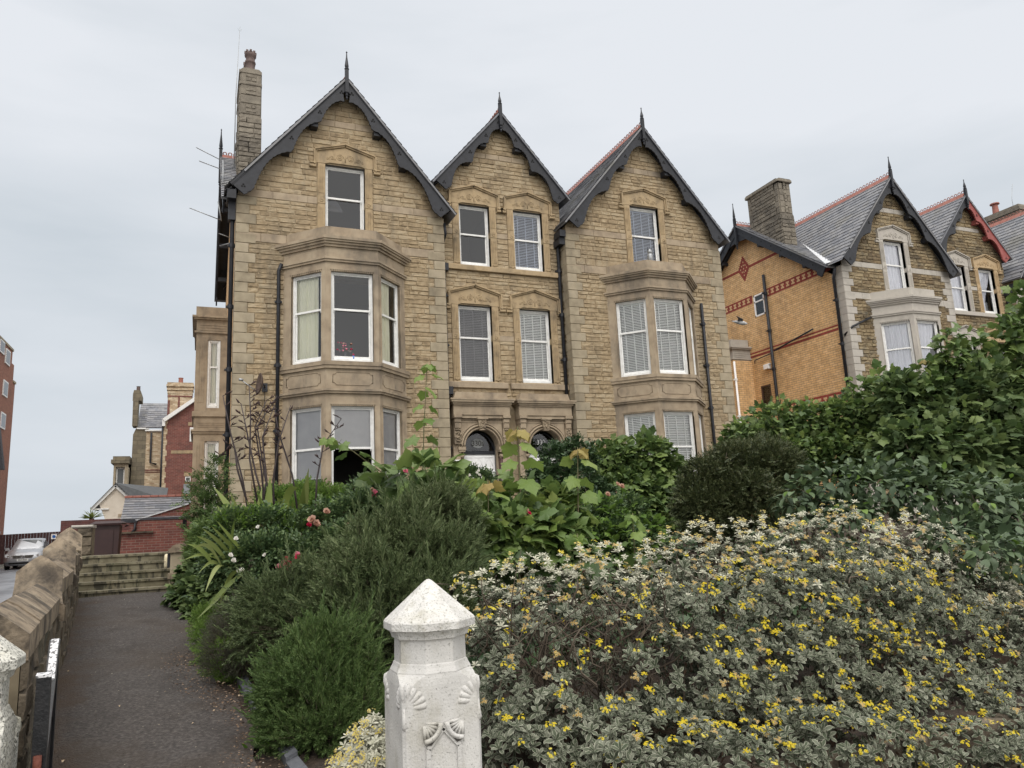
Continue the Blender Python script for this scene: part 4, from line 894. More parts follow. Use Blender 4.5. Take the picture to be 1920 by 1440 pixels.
ys=sorted(set([-60,-20,-8,-3,0,2,3,3.6]+[round(4+.22*i,3) for i in range(64)]+[19,20,22,24,27,30,34,38,42,46,50,60,80,120,250,600,1500]))
g=MB(); ids=[]
rg=random.Random(3)
for y in ys:
    row=[]
    for x in xs:
        onp=wx(y)-.3<x<.75 and y<14.2
        z=hg(x,y)+(0 if onp or y<4.4 or x<-2 or y>17 else rg.uniform(-.02,.035))
        if y>60: z=.42
        if onp: z=min(.08*(y-4) if y>4 else 0,.74)-.03
        row.append(g.V(x,y,z))
    ids.append(row)
for j in range(len(ys)-1):
    for i in range(len(xs)-1):
        xc,yc=(xs[i]+xs[i+1])/2,(ys[j]+ys[j+1])/2
        g.m=1 if (yc>28 or xc<-3 or yc<4) else 0
        g.A((ids[j][i],ids[j][i+1],ids[j+1][i+1],ids[j+1][i]))
struct(g.build('ground',[SOIL,FARG]))
# asphalt path
p=MB(); rp_=random.Random(5)
rows=[]
Ys=[3.7+.17*i for i in range(61)]
for y in Ys:
    y=min(y,13.93)
    l=wx(y)-.05; r=.50-.093*(y-5)+.05*math.sin(y*2.1)+.025*math.sin(y*6.3) ; row=[]
    for k in range(9):
        t=k/8; row.append(p.V(l+(r-l)*t,y,max(0,.08*(y-4))+.006+.012*math.sin(math.pi*t)+.004*math.sin(y*1.7+t*4)))
    rows.append(row)
p.smooth=True
for a,b in zip(rows,rows[1:]):
    for i in range(8): p.A((a[i],a[i+1],b[i+1],b[i]))
struct(p.build('path',ASPH))
d=MB()
for (y0,y1) in((6,14),(14,22),(22,30),(30,44),(44,60)):
    z=lambda y:.404+.004*max(0,y-15)
    d.poly([(-30,y0,z(y0)),(wx(y0)-.36,y0,z(y0)),(wx(y1)-.36,y1,z(y1)),(-30,y1,z(y1))])
struct(d.build('driveway',DRIVE))
k=MB(); A_=at(0,1141,Z=.45); B_=at(46,1111,Z=.48)
dv=(B_-A_)/np.linalg.norm(B_-A_); A2=A_-dv*6; B2=B_+dv*3; sd=np.array([-dv[1],dv[0],0])*.09
k.rings([[tuple(q-sd+[0,0,-.1]),tuple(q+sd+[0,0,-.1]),tuple(q+sd+[0,0,.02]),tuple(q-sd+[0,0,.02])] for q in(A2,B2)]); tag(k.build('kerb_stone',mat('pale_kerb',[(.38,.34,.29),(.46,.42,.37)],6,.9)),'pale line of kerb stones along the wet driveway','kerb',loc=(A_[0],A_[1],.42))
pv=MB(); pv.poly([(-30,-6,-.018),(1.2,-6,-.018),(1.2,3.72,-.018),(-30,3.72,-.018)]); pv.poly([(1.2,-6,-.018),(30,-6,-.57),(30,3.9,-.57),(5.5,3.9,-.57),(1.2,3.9,-.02)])
struct(pv.build('pavement',FARG))
# boundary wall with ramped coping
Rw=random.Random(11)
y0w=4.75; O=np.array([wx(y0w),y0w,0]); Uw=np.array([-.099,1,0]); Uw/=np.linalg.norm(Uw); FW=Fr(O,Uw,(Uw[1],-Uw[0],0))
bw=MB(FW); Lw=9.0
def edge(u):
    lv=[(0,1.165),(3.05,1.165),(3.2,1.31),(6.1,1.31),(6.25,1.475),(8.45,1.475),(8.6,1.66),(9.0,1.66)]
    for (a,za_),(b,zb_) in zip(lv,lv[1:]):
        if u<=b: return za_+(zb_-za_)*(u-a)/(b-a)
    return 1.66
def base(u): return .08*(y0w+u*Uw[1]-4)
u=0
for (ua,ub,zt) in((0,3.12,1.04),(3.12,6.17,1.19),(6.17,8.5,1.355),(8.5,9.0,1.54)):
    nr=int((zt+.1)/.165)
    for r in range(nr+1):
        zb_=zt-(r+1)*.165
        if zb_<base(ua)-.25: break
        x=ua
        while x<ub-.02:
            L=min(Rw.uniform(.25,.55),ub-x); 
            if ub-x-L<.12: L=ub-x
            stone(bw,x,x+L,zb_,zb_+.165,[],Rw,.022); x+=L
    bw.m=1; bw.box(ua,ub,-.1,zt,-.30,-.004); bw.m=0
bw.build
wobj=bw.build('boundary_wall',[WALLR,MORT]); tag(wobj,'weathered stone boundary wall with stepped ridged coping left of the path','wall',loc=O)
def cope(u0,u1,e0,e1,dx0=0,dx1=0,flare=0):
    c=MB(FW); R_=[]; n=9 if flare else 2
    for i in range(n):
        t=i/(n-1); u_=u0+(u1-u0)*t; e=e0+(e1-e0)*(t**2.2 if flare else t); w=.03+(flare*(1-t)**2)*.04
        R_.append([(u_,e-.13,w),(u_,e,w),(u_,e+.10,-.09),(u_,e+.135,-.15),(u_,e+.10,-.21),(u_,e,-.33-w+.03),(u_,e-.13,-.33-w+.03)])
    c.rings(R_); return c
def seg(u0,u1,e,par):
    x=u0
    while x<u1-.05:
        L=min(Rw.uniform(.5,.75),u1-x)
        if u1-x-L<.2: L=u1-x
        j=Rw.uniform(-.006,.006); cope(x+.004,x+L-.004,e+j,e+j).build('coping_stone',COPE,par); x+=L
seg(0,3.05,1.165,wobj); cope(3.0,3.3,1.10,1.40,flare=1).build('coping_stone',COPE,wobj); seg(3.3,6.1,1.31,wobj)
cope(6.05,6.42,1.24,1.58,flare=1).build('coping_stone',COPE,wobj); seg(6.42,8.35,1.475,wobj); cope(8.3,9.05,1.40,1.76,flare=1).build('coping_stone',COPE,wobj)
rw=MB(Fr((0,16.5,0),(1,0,0),(0,-1,0)))
for r in range(4): stone(rw,-2.12,-1.86,1.25+.17*r,1.42+.17*r,[],Rw,.04)
rw.m=1; rw.box(-2.12,-1.865,1.1,1.93,-.4,-.005); rw.m=2; rw.cbox(-2.22,-1.85,1.93,1.985,-.45,.05,.02)
tag(rw.build('rear_wall_pier',[WALLR,MORT,mat('pale_capping',[(.30,.28,.25),(.4,.38,.34)],8,.9)]),'rough stone pier with pale slab top between the stepped wall and the brown bin','pier',loc=(-2,16.5,1.1))
# steps
st_=thing('stone_steps','flight of five mossy stone steps across the end of the path','steps',(-1.05,13.9,.8))
tops=[.885,1.012,1.145,1.283,1.415]; prev=.7
for i,z in enumerate(tops):
    m=MB(); yy=13.92+.29*i; sk_=.02
    m.cbox(-1.95-.03*i,-.38-.015*i,0,0,0,0) if 0 else None
    x0,x1=-2.0,-.36; 
    m.box(x0,x1,yy+.025,yy+.6,prev-.06,z-.035); m.box(x0,x1,yy,yy+.60 if i<4 else yy+1.2,z-.035,z); m.build('step',STEP,st_); prev=z
pr=thing('step_pier','squat stone pier with rounded cap at the right end of the steps','pier',(-.27,14.1,.8))
FPp=Fr((0,13.9,0),(1,0,0),(0,-1,0))
m=MB(FPp); m.cbox(-.43,-.08,.7,1.02,-.45,.0,.012); m.cbox(-.42,-.09,1.03,1.42,-.43,-.01,.012); m.build('shaft',ASHG,pr)
m=MB(FPp); m.prism([(-.46,1.42),(-.05,1.42),(-.05,1.46),(-.13,1.54),(-.20,1.56),(-.31,1.56),(-.38,1.54),(-.46,1.46)],-.46,.03); m.build('cap',COPE,pr)
m=MB(FPp); m.prism([(-.45,1.0),(-.06,1.0),(-.03,1.05),(-.45,1.09)],-.2,.06); m.build('ledge',COPE,pr)
la=thing('bulkhead_light','oval cream bulkhead light on a black plate fixed to the pier by the steps','lamp',(-.46,13.95,1.27))
m=MB(); m.box(-.465,-.43,13.92,14.12,1.18,1.41); m.build('back_plate',BLK,la)
m=MB(); m.smooth=True; m.lathe(-.475,14.0,[(.008,1.165),(.04,1.18),(.05,1.22),(.052,1.34),(.042,1.39),(.01,1.405)],14,rx=.8,ry=1.5); m.build('diffuser',CREAM,la)
m=MB(FPp); m.box(-.505,-.49,1.27,1.285,.0,.02); m.build('screw_slot',RUST,la)
# ---------------- gate pillars, gate ----------------
def pillar(name,x,y,label,M,group=None,right=True):
    P=thing(name,label,'gate pillar',(x,y,-.2)); z0=-.35
    m=MB(); hb=.215
    def oct_(r,z,ph=math.pi/8): return [(x+r*math.cos(ph+k*math.pi/4),y+r*math.sin(ph+k*math.pi/4),z) for k in range(8)]
    def sq(h,c,z): return [(x+a,y+b,z) for a,b in((h,-h+c),(h,h-c),(h-c,h),(-h+c,h),(-h,h-c),(-h,-h+c),(-h+c,-h),(h-c,-h))]
    m.rings([sq(hb,.016,z0),sq(hb,.016,.66),sq(hb,.022,.74),sq(hb,.045,.79),sq(hb-.003,.085,.822),sq(hb-.006,.11,.838),sq(hb-.024,.11,.85)],cap=True)
    m.build('body',M,P)
    m=MB(); m.rings([oct_(.226,.838),oct_(.226,.848),oct_(.212,.872),oct_(.206,.888),oct_(.2,.892),oct_(.1985,1.02)]); m.build('neck',M,P)
    m=MB(); m.rings([oct_(.2,1.012),oct_(.214,1.018),oct_(.219,1.035),oct_(.232,1.062),oct_(.258,1.066),oct_(.259,1.104),oct_(.252,1.114),oct_(.022,1.314),oct_(.008,1.322)]); m.build('cap',PILM if M is PILW else M,P)
    # shells on the corners
    for (sx,sy) in((1,-1),(-1,-1),(-1,1),(1,1)):
        cx,cy=x+sx*(hb-.030),y+sy*(hb-.030); s=MB()
        dn=np.array([sx*.7071,sy*.7071,0]); tn=np.array([-dn[1],dn[0],0])
        for side in(-1,1):
            fn=np.array([sx,0,0]) if side==(1 if sx*sy<0 else -1) else np.array([0,sy,0]); ft=np.array([0,-sy,0]) if abs(fn[0]) else np.array([-sx,0,0])
            corner=np.array([x+sx*(hb-.013),y+sy*(hb-.013),.685])
            for k in range(5):
                a0=rad(4+k*19); L=.122 if k<4 else .13
                tip=corner+ft*math.cos(a0)*L+np.array([0,0,math.sin(a0)*L]); mid=corner+(tip-corner)*.6
                s.tube([corner+ft*.012,corner*.7+tip*.3,mid+fn*.004,corner*.12+tip*.88,tip-fn*.01],[.005,.011,.019,.021,.008],8)
        s.build('shell',M,P)
    for (sx,sy) in((1,-1),(-1,-1)):
        s=MB(); c_=(x+sx*(hb+.0),y+sy*(hb+.0)); s.tube([(c_[0]-sx*.012,c_[1]-sy*.012,.69),(c_[0]-sx*.01,c_[1]-sy*.01,.60),(c_[0]-sx*.016,c_[1]-sy*.016,.575)],[.006,.017,.008],8); s.build('carved_drop',M,P)
    # front panel: two fans over a pointed niche
    F=Fr((x,y-hb,0),(1,0,0),(0,-1,0)); s=MB(F)
    for sx in(-1,1):
        cx=sx*.105
        for k in range(6):
            a=rad(-4-k*17) if sx<0 else rad(184+k*17)
            r0,r1=.010,.074
            ftube(s,[(cx+r0*math.cos(a),.605+r0*math.sin(a),.004),(cx+.045*math.cos(a),.605+.045*math.sin(a),.014),(cx+r1*math.cos(a),.605+r1*math.sin(a),.010)],.009,5)
        ftube(s,[(cx+.088*math.cos(rad(-2-t*11) if sx<0 else rad(182+t*11)),.605+.088*math.sin(rad(-2-t*11) if sx<0 else rad(182+t*11)),.014) for t in range(9)],.014,6)
    pathbox(s,[(-.085,z0),(-.085,.48),(0,.575),(.085,.48),(.085,z0)],.012,0,.012)
    s.build('niche_carving',M,P)
    g_=MB(F); g_.m=0
    for sx in(-1,1): g_.prism([(sx*.07,.497),(sx*.05,.52),(sx*.085,.525),(sx*.098,.505)],.006,.018)
    g_.build('niche_dark_patch',PILG,P)  # small dark patches under the fans, either side of the niche point
    return P
pillar('gate_pillar',1.218,4.28,'white octagonal capped gate pillar in front of the yellow flowered shrub',PILW)
pillar('gate_pillar',-.985,4.28,'lichen speckled white gate pillar cut off by the left edge of the photo',PILC)
ga=thing('garden_gate','black painted gate with peeling white top edges standing open beside the left pillar','gate',(-.62,4.42,0))
def gx(y): return -.66-.10*(y-4.35)
def gb(y0,y1,z0,z1,a,b,nm,M): m=MB(); m.rings([[(gx(y)+a,y,z0),(gx(y)+b,y,z0),(gx(y)+b,y,z1),(gx(y)+a,y,z1)] for y in(y0,y1)]); return m.build(nm,M,ga)
gb(4.30,4.38,-.1,1.0,-.03,.03,'hinge_post',GBLK); gb(4.297,4.383,1.0,1.012,-.033,.033,'post_top',GTOP)
gb(5.10,5.17,.1,1.05,-.025,.025,'closing_post',GBLK)
gz=lambda y:.60+.48*max(0,min(1,(y-4.38)/.72))**1.25
for i in range(6): y=4.41+i*.115; gb(y,y+.075,.12,gz(y+.03)-.02,-.008,.012,'gate_board',GBLK)
pts=[(y,gz(y)) for y in np.linspace(4.38,5.17,17)]
m=MB(); m.rings([[(gx(y)-.026,y,z-.05),(gx(y)+.026,y,z-.05),(gx(y)+.026,y,z),(gx(y)-.026,y,z)] for y,z in pts]); m.build('curved_top_rail',GBLK,ga)
m=MB(); m.rings([[(gx(y)-.018,y,z),(gx(y)+.020,y,z),(gx(y)+.020,y,z+.004),(gx(y)-.018,y,z+.004)] for y,z in pts if y>4.84]); m.build('rail_top_paint',GTOP,ga)
m=MB(); m.rings([[(gx(y)-.016,y,z),(gx(y)+.014,y,z),(gx(y)+.014,y,z+.004),(gx(y)-.016,y,z+.004)] for y,z in pts if 4.5<y<4.66]); m.build('rail_top_paint',GTOP,ga)
gb(4.38,5.1,.30,.37,-.02,.02,'lower_rail',GBLK)
m=MB(); m.tube([(gx(4.3)-.002,4.285,.55),(gx(4.3)-.002,4.285,.66)],.018,10); m.box(-.80,gx(4.3)+.01,4.275,4.29,.545,.575); m.build('hinge',RUST,ga)
# low street wall under the shrub
sw_=MB(Fr((1.45,4.28,0),(1,0,0),(0,-1,0))); Rq=random.Random(2)
for r in range(3):
    x=0
    while x<12: L=Rq.uniform(.4,.8); z1=-.03-.16*r; stone(sw_,x,x+L,z1-.16,z1,[],Rq,.02); x+=L
sw_.m=1; sw_.box(0,12.3,-.7,-.035,-.3,-.004)
tag(sw_.build('street_wall',[WALLR,WALLR]),'low dark stone street wall showing under the grey shrub at bottom right','wall',loc=(5,4.3,-.4))
# edging stones beside the bed
def gp(x,y,dz=0):
    c=at(x,y,Z=.2)
    for _ in range(8): c=at(x,y,Z=max(0,.08*(min(c[1],12)-4))+dz)
    return c
Re=random.Random(8); pe=[(444,1278),(462,1312),(483,1345),(500,1375),(520,1405),(536,1436),(556,1472),(578,1512)]
i=0
for (a,b) in zip(pe,pe[1:]):
    A=gp(*a); B=gp(*b); v=B-A; L=math.hypot(v[0],v[1]); n=max(1,round(L/.24))
    for q in range(n):
        p0=A+v*(q/n+.01); p1=A+v*((q+1)/n-.01); U=p1-p0; U[2]=0; Lq=np.linalg.norm(U); F=Fr((p0[0],p0[1],0),U,(U[1],-U[0],0))
        z=hg(0,p0[1]); m=MB(F); m.rings([[(0,z-.1,d_),(0,z+.022+.03*(d_<-.02),d_),(Lq,z+.022+.03*(d_<-.02),d_),(Lq,z-.1,d_)] for d_ in(.0,-.075)])
        tag(m.build('edging_stone',EDGE),'dark grey edging stone between the path edge and the soil bed','edging stone','edging stones along the bed',loc=(p0[0],p0[1],z))
def rock(px,py,r,label,M,Z=.15,sq=.6):
    c=at(px,py,Z=Z); R=random.Random(px); m=MB(); m.smooth=True; n=10; Rg=[]
    for j in range(7):
        a=math.pi*j/6; Rg.append([(c[0]+r*math.sin(a)*math.cos(2*math.pi*k/n)*R.uniform(.85,1.1)+1e-4,c[1]+r*math.sin(a)*math.sin(2*math.pi*k/n)*R.uniform(.8,1.1),c[2]+r*sq*math.cos(a)*R.uniform(.9,1.1)) for k in range(n)])
    m.rings(Rg); tag(m.build('rock',M),label,'rock',loc=c)
rock(668,1400,.17,'brown garden rock half hidden left of the white pillar',WALLR,Z=.14)
# fallen leaves and bits on the path
Rl=random.Random(21)
DL=[(165,1124,.09),(178,1139,.035),(152,1121,.05),(195,1140,.03),(128,1259,.02),(300,1136,.03),(346,1135,.03),(280,1268,.02),(310,1298,.02),(224,1325,.02),(362,1357,.02),(408,1279,.06),(420,1282,.035),(402,1333,.02),(392,1262,.05),(448,1305,.03),(118,1428,.03),(170,1180,.02),(60,1382,.04),(452,1350,.025)]
for (x,y,s) in DL:
    c=at(x,y,Z=.5)
    for _ in range(6): c=at(x,y,Z=max(0,.08*(c[1]-4))+.024)
    a=Rl.uniform(0,6); m=MB(); U=np.array([math.cos(a),math.sin(a),0]); V=np.array([-U[1],U[0],0]); Zz=np.array([0,0,1.])
    P=[c-U*s*.6,c-U*s*.2+V*s*.3+Zz*.012,c+U*s*.3+V*s*.22+Zz*.006,c+U*s*.6,c+U*s*.25-V*s*.28+Zz*.01,c-U*s*.25-V*s*.25+Zz*.004]
    m.poly([tuple(P[k]) for k in(0,1,5)]); m.poly([tuple(P[k]) for k in(1,2,4,5)]); m.poly([tuple(P[k]) for k in(2,3,4)])
    tag(m.build('fallen_leaf',mat('dry_leaf',[(.30,.22,.14),(.45,.36,.25)],8,.9) if 'dry_leaf' not in bpy.data.materials else bpy.data.materials['dry_leaf']),'small dry fallen leaf lying on the asphalt path','leaf','fallen leaves on the path',loc=c)
# ---------------- things beyond the steps ----------------
bn=thing('wheelie_bin','dark brown wheelie bin standing at the top of the steps','bin',(-2.1,21,1.1))
m=MB(); m.rings([[(-2.32+o,20.75,z),(-1.78-o*.4,20.75,z),(-1.78-o*.4,21.4,z),(-2.32+o,21.4,z)] for o,z in((.06,1.12),(.0,1.75),(-.03,2.06))]); m.box(-2.2,-1.9,20.73,20.75,1.2,1.95); m.build('body',BINB,bn)
m=MB(); m.rings([[(-2.40,20.66,2.06),(-1.72,20.66,2.06),(-1.69,21.45,2.08),(-2.40,21.45,2.08)],[(-2.41,20.65,2.10),(-1.71,20.65,2.10),(-1.68,21.46,2.12),(-2.41,21.46,2.12)],[(-2.30,20.8,2.16),(-1.81,20.8,2.16),(-1.79,21.4,2.17),(-2.30,21.4,2.17)]]); m.build('lid',BINB,bn)
for x in(-2.28,-1.80): m=MB(Fr((x,21.3,1.2),(0,1,0),(1,0,0))); m.prism([(.1*math.cos(t*.5236),.1*math.sin(t*.5236)) for t in range(12)],-.03,.03); m.build('wheel',RUB,bn)
m=MB(); m.tube([(-1.71,21.46,2.03),(-1.65,21.5,2.05),(-1.65,21.2,2.05)],.02,6); m.build('handle',BINB,bn)
# brick outhouse with lean-to slates
ob=thing('brick_outhouse','low red brick outhouse with lean-to slate roof behind the steps','outhouse',(-1.2,26,1))
FO=Fr((0,26,0),(1,0,0),(0,-1,0)); m=MB(FO)
m.prism([(-1.95,.8),(.3,.8),(.3,3.1),(-.33,2.73),(-1.80,2.27),(-1.95,2.27)],-.3,0); m.box(-2.35,-1.95,.8,2.0,-.25,-.0); m.box(-.48,-.33,1.9,2.25,0,.012); m.build('wall',RBRK,ob)
m=MB(FO); m.prism([(-2.33,1.90),(-1.3,1.90),(-1.3,1.95),(-2.33,1.95)],0,.12); m.build('string_course',WALLR,ob)
m=MB(FO); m.prism([(-.47,1.95),(-.35,1.95),(-.35,2.25),(-.47,2.25)],.01,.016); m.build('dark_opening_panel',BLKH,ob)  # near-black panel on the wall, painted for the dark inside of an opening
m=MB(); Rs=random.Random(4); slates(m,(-2.2,27.2,3.05),(1,0,0),(0,-.866,-.5),1.95,1.45,Rs,sw=.3,ex=.16); m.build('slate_roof',SLATE,ob)
m=MB(FO)
for q in range(8): m.cbox(-2.22+q*.25,-1.98+q*.25,3.03,3.10,-1.3,-1.1,.01)
m.build('ridge_tiles',RIDGE,ob)
m=MB(FO); m.prism([(-1.80,2.27),(-.30,2.73),(-.30,2.77),(-1.80,2.31)],-.2,.05); m.build('coping',LEAD,ob)
m=MB(FO); m.box(-2.22,-1.75,2.22,2.29,.0,.06); m.tube
m.build('gutter',BLK,ob); pipe(ob,[(-1.80,25.93,2.2),(-1.80,25.93,2.02),(-1.9,25.93,1.9)],.035,collars=False)
wb=MB(Fr((0,33,0),(1,0,0),(0,-1,0))); wb.box(-4.8,-1.6,.4,2.56,-.25,0); tag(wb.build('yard_wall',YBRK),'dark red brick yard wall behind the brown bin','wall',loc=(-2.4,33,.4))
# white gabled garage
gg=thing('gabled_garage','cream rendered garage with white bargeboards and dark tiled roof','garage',(-3.3,40,.5)); FG=Fr((0,40,0),(1,0,0),(0,-1,0)); m=MB(FG)
m.prism([(-3.9,2.4),(-3.55,2.4),(-3.55,.5),(-2.6,.5),(-2.6,3.3),(-3.04,3.65),(-3.66,4.22),(-4.35,3.55)],-.3,0); m.prism([(-3.45,2.65),(-2.98,2.65),(-2.98,2.9),(-3.45,2.9)],0,.02); m.build('front_wall',RENDER,gg)
m=MB(FG); pathbox(m,[(-4.62,3.22),(-3.66,4.30),(-2.98,3.62)],.07,0,.12); m.box(-4.6,-3.9,3.2,3.26,-.3,.08); m.build('bargeboard',WHT,gg)
m=MB(); slates(m,(-3.66,39.85,4.40),(1,.0,0),(0.3,-.0,-.05),.01,.01,Rs) if 0 else None
m.poly([(-3.66,39.8,4.42),(-1.5,42.5,4.30),(-1.5,40.2,3.62),(-2.95,39.8,3.70)]); 
for q in range(7):
    t=q/7; a=np.array([-3.66,39.8,4.42])*(1-t)+np.array([-2.95,39.8,3.70])*t; b=np.array([-1.5,42.5,4.30])*(1-t)+np.array([-1.5,40.2,3.62])*t
    m.poly([tuple(a),tuple(b),tuple(b+[0,-.05,-.12]),tuple(a+[.02,-.05,-.12])]); 
m.poly([(-3.66,39.8,4.42),(-4.66,39.8,3.25),(-4.66,43,3.25),(-3.66,43,4.42)]); m.build('tiled_roof',mat('grey_roof_tile',[(.06,.065,.07),(.09,.095,.10)],9,.7),gg)
m=MB(FG); m.prism([(-3.43,2.5),(-3.0,2.5),(-3.0,2.68),(-3.43,2.68)],.0,.03); m.build('window',GLSN,gg); m=MB(FG); m.box(-3.5,-2.95,2.85,2.98,0,.05); m.build('lintel',ASH,gg)
# red brick rear house
rh=thing('red_brick_house','tall red brick house with white verge and cream quoins behind the outhouse','house',(-1,46,.5)); FH=Fr((0,46,0),(1,0,0),(0,-1,0))
H2=lambda X,Z:(X*1.15,1.6+(Z-1.6)*1.15)     # measured on the 40 m plane, built at 46 m
def pl(L): return [H2(*q) for q in L]
m=MB(FH); m.prism(pl([(-1.72,.3),(1.6,.3),(1.6,7.0),(-.3,8.45),(-1.66,7.36),(-1.72,7.3)]),-.5,0); m.build('wall',RBRK,rh)
m=MB(FH)
z=.6;i=0
while z<8.1: w=.14+.07*(i%2); m.box(-1.98,-1.98+w,z,z+.3,0,.03); z+=.3;i+=1
m.build('quoins',CBRK,rh)
m=MB(FH); pathbox(m,pl([(-1.72,7.40),(-.3,8.52),(1.6,7.1)]),.10,0,.25); m.box(-2.05,-1.9,7.95,8.3,0,.2); m.build('verge_board',WHT,rh)
m=MB(FH); m.box(-1.55,.9,6.42,6.6,0,.02); m.box(-.72,-.4,8.0,8.2,0,.03); m.box(-.85,-.35,5.15,5.35,0,.03); m.build('stone_band',ASH2,rh)
m=MB(FH); m.box(-.78,-.5,4.85,5.12,0,.03); m.build('window',WHT,rh); m=MB(FH); m.box(-.74,-.54,4.9,5.07,.03,.035); m.build('window_pane',CGLS,rh)
m=MB(FH); m.box(-.85,-.50,3.3,4.7,.02,.2); m.build('bay_cladding',mat('grey_cladding',[(.2,.22,.24),(.26,.28,.3)],6,.6),rh)
m=MB(FH); m.box(-.62,-.4,7.1,7.9,0,.03); m.build('window',WHT,rh)
m=MB(FH); m.box(-1.84,-.56,7.9,10.35,-1.2,-.35)
for zz,o_ in((9.9,.03),(10.1,.06),(10.3,.09),(10.42,.05)): m.box(-1.84-o_,-.56+o_,zz,zz+.12,-1.2,-.35+o_)
m.m=1; m.box(-1.84,-1.72,7.9,9.5,-1.3,-.34); m.box(-1.30,-1.2,7.9,9.7,-1.3,-.34); m.box(-.66,-.56,7.9,9.5,-1.3,-.34); m.box(-1.86,-.54,9.7,9.78,-1.3,-.33); m.m=0
m.build('chimney',[CBRK,RBRK],rh); p=MB(); p.lathe(-1.2,46.8,[(.13,10.5),(.12,10.85),(.14,10.87),(.14,10.9)],10); p.build('chimney_pot',RIDGE,rh)
m=MB(FH); m.tube([(-1.93,45.9,8.1),(-1.93,45.9,3.4)],.05,6) if 0 else None
pipe(rh,[(-2.02,45.95,8.1),(-2.02,45.95,3)],.05,collars=False)
m=MB(FH); m.prism([(-2.88,.5),(-2.0,.5),(-2.0,7.85),(-2.88,7.85)],-3,-.8); m.build('rear_wing_wall',CBRK,rh); 
m=MB(FH); m.box(-2.88,-2.0,5.55,5.62,-.8,-.78); m.box(-2.88,-2.0,5.45,5.50,-.8,-.78); m.build('brick_band',RBRK,rh)
m=MB(); slates(m,(-2.92,48.5,9.3),(1,0,0),(0,-.80,-.60),1.0,2.2,Rs,sw=.35,ex=.25); m.build('slate_roof',SLATE,rh)
m=MB(FH); m.box(-2.95,-2.0,7.78,7.86,-.8,-.7); m.build('gutter',WHT,rh); pipe(rh,[(-2.62,46.7,7.7),(-2.62,46.7,6.0),(-2.3,46.7,5.9)],.05,collars=False)
# old stone villa behind
ov=thing('far_stone_villa','dark old stone villa with slate roof and flat topped bay in the distance','house',(-5,58,.5)); FV=Fr((0,58,0),(1,0,0),(0,-1,0)); k_=58/50
V2=lambda L:[(a*k_,1.6+(b-1.6)*k_) for a,b in L]
m=MB(FV); m.prism(V2([(-3.86,.6),(-3.0,.6),(-3.0,8.4),(-3.64,8.4),(-3.80,8.0)]),-4,0); m.build('wall',GBRK,ov)
m=MB(FV); m.prism(V2([(-3.86,8.5),(-3.6,8.5),(-3.58,10.1),(-3.87,10.1)]),-1,.2); m.prism(V2([(-3.9,10.05),(-3.42,10.05),(-3.42,10.45),(-3.5,10.7),(-3.85,10.7),(-3.9,10.45)]),-1.5,.1); ch_=m.build('chimney',GBRK,ov)
p=MB(); p.lathe(-3.65*k_,58.5,[(.13,12.1),(.12,12.5),(.15,12.52)],10); p.build('chimney_pot',POT,ov)
m=MB(); slates(m,(-3.62*k_,61,11.75),(1,0,0),(0,-.76,-.65),1.95,3.3,Rs,sw=.4,ex=.3); m.build('slate_roof',SLATE,ov)
m=MB(FV); m.box(-4.2,-3.4,9.40,9.5,0,.1); m.build('gutter',WHT,ov)
m=MB(FV)
q=lambda a:a*k_; zz=lambda b:1.6+(b-1.6)*k_
m.box(q(-4.66),q(-3.9),zz(.5),zz(5.0),-3,1.0); m.box(q(-4.66),q(-4.55),zz(5.0),zz(6.2),-3,1.0); m.box(q(-4.08),q(-3.9),zz(5),zz(6.2),-3,1.0); m.box(q(-4.66),q(-3.9),zz(6.0),zz(6.2),-3,.999); m.box(q(-4.55),q(-4.08),zz(5),zz(6),-1,.6)
m.m=1; m.box(q(-4.80),q(-3.86),zz(6.2),zz(6.42),-3,1.2); m.box(q(-4.72),q(-3.84),zz(6.42),zz(6.62),-3,1.0); m.build('bay_window',[ASHG,GBRK],ov)
m=MB(FV); m.box(q(-4.55),q(-4.08),zz(5.0),zz(6.0),.6,.7); fo=m.build('window',CGLS,ov); m=MB(FV); pathbox(m,[(q(-4.5),zz(5.02)),(q(-4.5),zz(5.95)),(q(-4.12),zz(5.95)),(q(-4.12),zz(5.02))],.04,.7,.76); m.build('window_frame',WHT,fo)
# apartment tower
tw=thing('apartment_block','tall red brown brick apartment block cut off by the left photo edge','apartment block',(-13,60,.4)); FT=Fr((0,60,0),(1,0,0),(0,-1,0)); k6=60/50
T=lambda X,Z:(X*k6,1.6+(Z-1.6)*k6)
# side wall running away from the viewer, facing +x
Xt=-12.0
FTs=Fr((Xt,0,0),(0,1,0),(1,0,0))
m=MB(); m.box(-30,Xt,28,60.0,.3,12.75); m.box(-30,Xt-.002,28,59.35,12.75,13.95); m.box(-30,Xt-.004,28,58.65,13.95,14.75); m.build('wall',brickmat('tower_side_brick',(.30,.13,.085),(.25,.105,.07),(.24,.15,.11),.23,.078,'yz',.005,stain=[((.14,.08,.06),.5,.5,.7,.5)]),tw)
m=MB(); m.box(-30,Xt+.06,59.3,60.06,12.75,12.9); m.build('coping',ASHG,tw); m=MB(); m.box(-30,Xt+.06,28,58.7,14.75,14.9); m.build('coping',ASHG,tw)
for (cx,cy,w,h) in((13.5,670,5,23),(9,729,5.5,24),(4.5,789,6,24),(3,650,5,20)):
    c=at(cx,cy,X=Xt); hh=h/2*c[1]/1400*1.05; ww=.62
    m=MB(FTs); m.box(c[1]-ww,c[1]+ww,c[2]-hh,c[2]+hh,0,.06); fo=m.build('window',WHT,tw); m=MB(FTs); m.box(c[1]-ww+.12,c[1]+ww-.12,c[2]-hh+.1,c[2]+hh-.1,.06,.07); m.build('window_pane',CGLS,fo)
